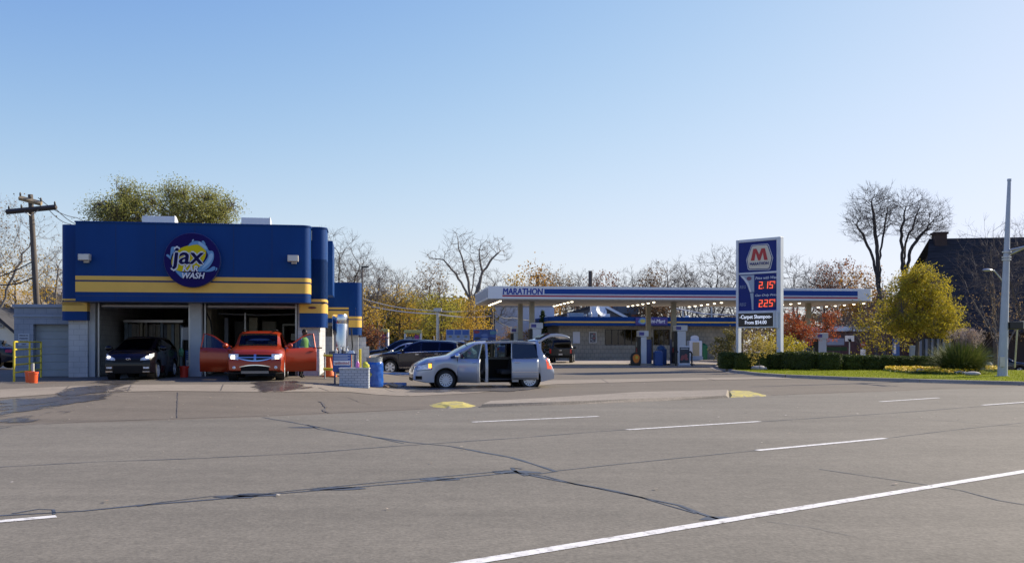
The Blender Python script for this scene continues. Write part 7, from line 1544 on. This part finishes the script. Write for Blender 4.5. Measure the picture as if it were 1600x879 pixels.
for a in [
 (-14,60,288,'tan',101,1.0,'tan leaved tree cut by the left edge of the photo behind the leaning pole'),
 (22,66,378,'gold',102,1.15,'low golden tree behind the leaning pole and white house'),
 (84,70,378,'bare',103,.8,'bare grey tree between the leaning pole and the car wash wall'),
 (132,75,366,'bare',104,1.0,'sparse bare tree tucked behind the left corner of the car wash'),
 (526,80,352,'bared',105,.95,'brown bare tree directly behind the blue low wing of the car wash'),
 (560,84,398,'bared',106,1.0,'dense brown bare tree just right of the car wash wing'),
 (592,92,404,'bare',107,1.0,'pale bare tree above the narrow vacuum station'),
 (566,72,446,'gold',108,1.15,'golden brown tree touching the corner of the blue wing'),
 (578,66,508,'rust',109,1.0,'dark red shrub like tree above the white yard wall'),
 (624,86,440,'gold',110,1.25,'golden tree above the wide vacuum station'),
 (618,98,415,'bare',111,1.0,'tall pale bare tree left of the gap in the skyline'),
 (652,92,455,'yg',112,1.2,'olive yellow tree left of the slim lamp post'),
 (664,108,412,'tan',113,.8,'slender tan tree left of the big bare tree'),
 (690,84,430,'yg',114,1.0,'yellow green tree under the left limb of the big bare tree'),
 (712,88,462,'gold',115,1.2,'golden tree right of the lamp post under the big bare tree'),
 (744,78,458,'gold',116,1.0,'bright golden tree touching the left end of the canopy'),
 (768,98,420,'bare',117,1.0,'pale bare tree right of the big bare tree trunk'),
 (800,110,425,'gold',118,1.0,'golden tree above the M of the canopy letters'),
 (836,112,408,'orange',119,.85,'orange tree behind the pole with crossarm above the canopy'),
 (866,118,412,'tan',120,.9,'pinkish bare tree right of the orange tree above the canopy'),
 (900,120,418,'bare',121,1.0,'thin bare tree left of the plain dark pole above the canopy'),
 (948,122,425,'rust',122,.9,'rust brown tree right of the plain dark pole above the canopy'),
 (988,118,416,'bared',123,1.0,'bare brown tree above the middle of the canopy band'),
 (1036,112,398,'bare',124,1.0,'pale bare tree with fan shaped crown above the canopy middle'),
 (1022,108,415,'brown',125,.7,'brown leaved tree in front of the fan shaped bare tree'),
 (1076,120,410,'bared',126,.8,'low bare brown tree between the two fan shaped bare trees'),
 (1112,104,383,'bared',127,1.1,'wide dark bare tree directly left of the price pylon'),
 (1160,118,405,'bare',128,1.0,'bare tree hidden partly behind the price pylon'),
 (1250,112,398,'bared',129,1.1,'bare brown tree directly right of the price pylon'),
 (1290,116,408,'bared',130,1.0,'wide bare tree above the right part of the canopy band'),
 (1320,110,405,'rust',131,.95,'rust brown tree above the right end of the canopy'),
 (1345,102,418,'orange',132,.9,'orange tinted tree between canopy end and twin bare trees'),
 (1388,90,436,'tan',133,.9,'tan tree below the twin bare trees'),
 (1310,88,470,'bared',134,1.0,'bare tangled tree behind the last fuel pump'),
 (1355,82,478,'bared',135,1.0,'bare grey brown tree behind the stop sign'),
 (1556,76,338,'bared',136,.9,'bare tree arching over the hall roof beside the tall grey pole',.5),
 (1606,70,330,'bared',137,1.0,'bare tree cut by the right edge of the photo',.6),
 (1568,70,440,'tan',138,1.0,'low tan branching tree in front of the hall wall',.5),
 (794,91,508,'orange',139,1.6,'low orange bush like tree in front of the pale building'),
 (826,90,512,'orange',140,1.5,'low salmon bush like tree by the left rear column'),
 (1080,100,470,'bared',141,1.3,'dark bare thicket tree behind the mini mart sign'),
 (1130,102,466,'bared',142,1.3,'dark bare thicket tree over the right part of the mini mart roof'),
 (1200,96,476,'brown',143,1.3,'brown tree seen under the message board'),
 ]: bt(*a)
# conifer
cf=thing('conifer','small dark conifer between the canopy column and the mini mart','conifer',at(848,92)); h=Hh(486,92); rg=random.Random(2)
mb=MB(); mb.tube([(0,0,-1),(0,0,h)],[.12,.03],7); mb.build('trunk',M_BARK,cf); pts=[]
for k in range(420): z_=h*rg.uniform(.12,1); r_=(1-z_/h)*h*.28*math.sqrt(rg.random())*(.6+.5*math.sin(z_*7)**2)+.03; a=rg.uniform(0,6.28); pts.append((Vector((r_*math.cos(a),r_*math.sin(a),z_-r_*.3)),None))
leaves(pts,4,.07,.11,rg).build('crown',L_DG,cf)
# far woods filling the horizon
rg=random.Random(6); pts=[]
for k in range(9000):
    px=rg.uniform(-300,2000); Y=rg.uniform(135,175); x=(px-800)/FX*Y; hz_=(7.4+2.4*mnoise.noise(Vector((x*.06,0,0)))+1.2*mnoise.noise(Vector((x*.2,3,0))))*math.sqrt(rg.random()); pts.append((Vector((x,Y,hz_-1.5)),None))
tag(leaves(pts,3,.6,.40,rg).build('far_woods',leafmat('far_woods_leaves',[(.16,.13,.09),(.22,.17,.09),(.13,.11,.085),(.26,.19,.09)],.2)),kind='stuff')
rg=random.Random(16); pts=[]
for k in range(5000):
    px=rg.uniform(545,768); Y=rg.uniform(96,112); x=(px-800)/FX*Y; hz_=(6.4+1.6*mnoise.noise(Vector((x*.15,7,0))))*math.sqrt(rg.random()); pts.append((Vector((x,Y,hz_-.5)),None))
tag(leaves(pts,3,.5,.26,rg).build('undergrowth',leafmat('undergrowth_leaves',[(.26,.21,.04),(.40,.30,.04),(.16,.14,.045),(.10,.09,.04)],.35)),kind='stuff')
# far treetops for the skyline haze of twigs
# hedges
L_HEDGE=leafmat('hedge_leaves',[(.04,.06,.014),(.065,.09,.018),(.10,.13,.025),(.03,.042,.012)],.2)
def hedge(px0,px1,pyt,Y,lab,seed,dep=1.0,rough=1.0):
    x0,x1=(px0-800)/FX*Y,(px1-800)/FX*Y; c=Vector(((x0+x1)/2,Y+dep/2,0)); c.z=T(c.x,c.y)+.12; h=Hh(pyt,Y,c.z); w_=(x1-x0)/2
    t=thing('hedge_shrub',lab,'hedge',c,0,'clipped hedge shrubs along the lawn'); rg=random.Random(seed); pts=[]
    def surf(): 
        u,v=rg.uniform(-1,1),rg.uniform(-1,1); k=rg.random()
        p=Vector((u,-1 if rg.random()<.7 else 1,v)) if k<.5 else (Vector((u,rg.uniform(-1,1),1)) if k<.8 else Vector((rg.choice((-1,1)),u,v)))
        n4=(abs(p.x)**5+abs(p.y)**5+abs(p.z)**5)**.2; return p/n4
    for k in range(int(1500*(w_+.4)/1.2)):
        q=surf(); f=1+.07*rough*mnoise.noise(q*2.5+Vector((seed,0,0)))+rg.gauss(0,.02); pts.append((Vector((q.x*w_*f,q.y*dep/2*f,h/2+q.z*h/2*f)),None))
    mb=leaves(pts,2,.022,.042,rg); k=len(mb.f)
    n,m=20,14; vs=[];fs=[]
    for i in range(m+1):
        for j in range(n):
            ph=math.pi*i/m; th=2*math.pi*j/n; p=Vector((math.sin(ph)*math.cos(th),math.sin(ph)*math.sin(th),math.cos(ph))); n4=(abs(p.x)**5+abs(p.y)**5+abs(p.z)**5)**.2; p=p/n4*.955; f=1+.07*rough*mnoise.noise(p*2.5+Vector((seed,0,0))); vs.append((p.x*w_*f,p.y*dep/2*f,h/2+p.z*h/2*f))
    for i in range(m):
        for j in range(n): fs.append((i*n+j,(i+1)*n+j,(i+1)*n+(j+1)%n,i*n+(j+1)%n))
    mb.add(vs,fs); mb.build('foliage',L_HEDGE,t)
for i,(a,b,y,Y,lab) in enumerate([(1127,1152,551,53.5,'leftmost clipped hedge shrub at the tip of the lawn'),(1150,1176,552,53,'clipped hedge shrub behind the left boulders'),(1174,1204,552,53,'clipped hedge shrub behind the small yellow leaved shrub'),(1202,1231,551,53,'clipped hedge shrub behind the single boulder, left of the right pylon post'),(1228,1283,549.5,52,'widest clipped hedge shrub right of the price pylon'),(1281,1319,551.5,51.5,'rounded hedge shrub second after the pylon, in front of the dark sedan'),(1318,1352,555,52,'lower hedge shrub below the stop sign'),(1350,1380,556,52,'lower hedge shrub right of the stop sign'),(1378,1407,556,52,'lower hedge shrub left of the blue banner'),(1404,1432,557,52,'lower hedge shrub under the maple trunk'),(1430,1458,557,52,'lower hedge shrub just right of the maple trunk'),(1455,1482,558,52,'last hedge shrub beside the ornamental grass clump')]):
    hedge(a,b,y,Y,lab,i+1,1.15,1 if i<6 else 1.8)
# mulch under hedge
tag(clip_poly([tuple(G(*p)[:2]) for p in [(1119,573.5),(1135,577.5),(1190,578.5),(1250,578),(1330,577),(1500,580),(1500,573),(1300,570),(1120,570.5)]],1.0,.15,name='mulch_bed_ground',m=mat('mulch',(.06,.038,.027),.95,ns=8,na=.4,bs=20,bst=.8)),kind='structure')
M_BOUL=mat('boulder_stone',(.36,.34,.31),.8,ns=3,na=.18,bs=8,bst=.3)
for px,py,w_,h_,lab in [(1173,576,.42,.42,'rounder boulder at the left of the pair by the yellow shrub'),(1186,577.5,.42,.26,'flatter boulder at the right of the pair by the yellow shrub'),(1225,576,.55,.46,'single long pale boulder left of the widest hedge shrub'),(1437,583,.30,.24,'boulder among yellow flowers left of the grass clump'),(1500,584.5,.36,.17,'low flat boulder in front of the grass clump'),(1520,586,.36,.18,'flat boulder at the right foot of the grass clump'),(1545,575,.2,.4,'pale boulder behind the right edge of the grass clump')]:
    p=G(px,py,.13); t=thing('boulder',lab,'boulder',p,0,'boulders in the planting bed'); mb=MB(); n,m=16,10; rg=random.Random(px); vs=[];fs=[]
    for i in range(m+1):
        for j in range(n):
            ph=math.pi*i/m; th=2*math.pi*j/n; q=Vector((math.sin(ph)*math.cos(th),math.sin(ph)*math.sin(th),math.cos(ph))); f=1+.22*mnoise.noise(q*1.3+Vector((px,0,0))); vs.append((q.x*w_*f,q.y*w_*.7*f,h_*.35+q.z*h_*.62*f))
    for i in range(m):
        for j in range(n): fs.append((i*n+j,(i+1)*n+j,(i+1)*n+(j+1)%n,i*n+(j+1)%n))
    mb.add(vs,fs); mb.build('stone',M_BOUL,t,smooth=60)
# ornamental grass clump
OGS=1.28
og=thing('ornamental_grass','large round clump of ornamental grass with pale plumes on the lawn','ornamental grass',G(1503,583,.13)); rg=random.Random(44)
def blade(mb,p,d,L,wd,droop,seg=5):
    pts=[]; d=Vector(d).normalized(); q=Vector(p); s=d.cross(Vector((0,0,1)))
    s=s.normalized() if s.length>1e-3 else Vector((1,0,0))
    for i in range(seg+1):
        ww=wd*(1-(i/seg)**2*.85); pts.append((q-s*ww,q+s*ww)); d=(d+Vector((0,0,-droop))).normalized(); q=q+d*L/seg
    vs=[v for pr_ in pts for v in pr_]; mb.add(vs,[(2*i,2*i+1,2*i+3,2*i+2) for i in range(seg)])
mb=MB(); mp=MB()
for k in range(3600):
    a=rg.uniform(0,6.28); r_=.35*math.sqrt(rg.random()); tilt=abs(rg.gauss(0,.42)); d=(math.cos(a)*math.sin(tilt),math.sin(a)*math.sin(tilt),math.cos(tilt)); blade(mb,(r_*math.cos(a)*1.4,r_*math.sin(a),0),d,rg.uniform(.9,1.5),.009,rg.uniform(.10,.32))
mb.build('blades',leafmat('grass_blades',[(.10,.14,.03),(.17,.20,.04),(.07,.11,.025),(.26,.25,.07)],.3),og)
for k in range(150):
    a=rg.uniform(0,6.28); tilt=abs(rg.gauss(0,.22)); d=Vector((math.cos(a)*math.sin(tilt)+.12,math.sin(a)*math.sin(tilt),math.cos(tilt))); top=d*rg.uniform(1.35,1.9); 
    mp.tube([Vector((0,0,0)),top],.004,3,cap=False)
    for j in range(16): q=top+Vector((rg.gauss(0,.035)+j*.006,rg.gauss(0,.035),rg.uniform(-.16,.12))); blade(mp,q,(rg.gauss(0,.5)+.4,rg.gauss(0,.5),.8),.09,.008,.1,2)
mp.build('plumes',mat('plume_beige',(.42,.33,.27),.9,ts=.3),og); og.scale=(1.45,1.1,1.12)
# flower bed
rg=random.Random(71); mb=MB(); mg=MB()
poly=[G(*p) for p in [(1381,580.5),(1440,582),(1480,584),(1512,584),(1530,588),(1480,590),(1430,588),(1385,584)]]; poly2=[G(*p) for p in [(1541,579.5),(1560,581),(1568,584),(1552,585.5),(1540,583)]]
def inside(x,y,P):
    c=False;n=len(P)
    for i in range(n):
        a,b=P[i],P[(i+1)%n]
        if (a.y>y)!=(b.y>y) and x<(b.x-a.x)*(y-a.y)/(b.y-a.y)+a.x: c=not c
    return c
for P,N in ((poly,2600),(poly2,420)):
    x0,x1=min(p.x for p in P),max(p.x for p in P); y0,y1=min(p.y for p in P),max(p.y for p in P); k=0
    while k<N:
        x,y=rg.uniform(x0,x1),rg.uniform(y0,y1)
        if not inside(x,y,P): continue
        if mnoise.noise(Vector((x*1.4,y*1.4,0)))<-.28: k+=1; continue
        k+=1; z_=.15+T(x,y)+rg.uniform(.08,.24); s=rg.uniform(.03,.055); a=Vector((rg.gauss(0,.5),rg.gauss(-.4,.5),1)).normalized(); b=a.orthogonal().normalized(); c=a.cross(b); o=Vector((x,y,z_))
        mb.add([o+(b*math.cos(t)+c*math.sin(t))*s for t in [j*math.pi/3 for j in range(6)]],[(0,1,2,3,4,5)])
        for _ in range(3): blade(mg,(x+rg.gauss(0,.05),y+rg.gauss(0,.05),.13+T(x,y)),(rg.gauss(0,.5),rg.gauss(0,.5),1),.16,.022,.2,2)
tag(mb.build('flowers',leafmat('yellow_petals',[(.75,.48,.01),(.85,.62,.02),(.70,.36,.01)],.2)),kind='stuff'); tag(mg.build('flower_leaves',leafmat('flower_green',[(.05,.09,.02),(.08,.13,.03)],.2)),kind='stuff')
# grass blades on the lawn near its front
rg=random.Random(90); mb=MB(); gp=[Vector((p[0],p[1],0)) for p in lp]
x0,x1,y0,y1=12,27,32,57; k=0
while k<30000:
    x,y=rg.uniform(x0,x1),rg.uniform(y0,y1); k+=1
    if inside(x,y,gp): blade(mb,(x,y,T(x,y)+.12),(rg.gauss(0,.4),rg.gauss(0,.4),1),rg.uniform(.05,.09),.008,.15,1)
tag(mb.build('grass',leafmat('lawn_blades',[(.20,.25,.012),(.27,.31,.015),(.15,.19,.010)],.3)),kind='stuff')
# fallen leaves and litter on lot and road
rg=random.Random(123); mb=MB()
for k in range(200):
    px=rg.uniform(0,1600); py=rg.uniform(598,660) if k<185 else rg.uniform(660,800); p=GP(px,py) if py<640 else G(px,py); s=rg.uniform(.012,.03)
    a=rg.uniform(0,6.28); mb.add([(p.x+s*math.cos(a+j*1.57)*(1.4 if j%2 else .8),p.y+s*math.sin(a+j*1.57),p.z+.022+rg.uniform(0,.01)) for j in range(4)],[(0,1,2,3)])
tag(mb.build('litter',leafmat('fallen_leaves',[(.30,.22,.10),(.5,.46,.4),(.22,.12,.05)],.0)),kind='stuff')
for m in list(MATS.values()): pass
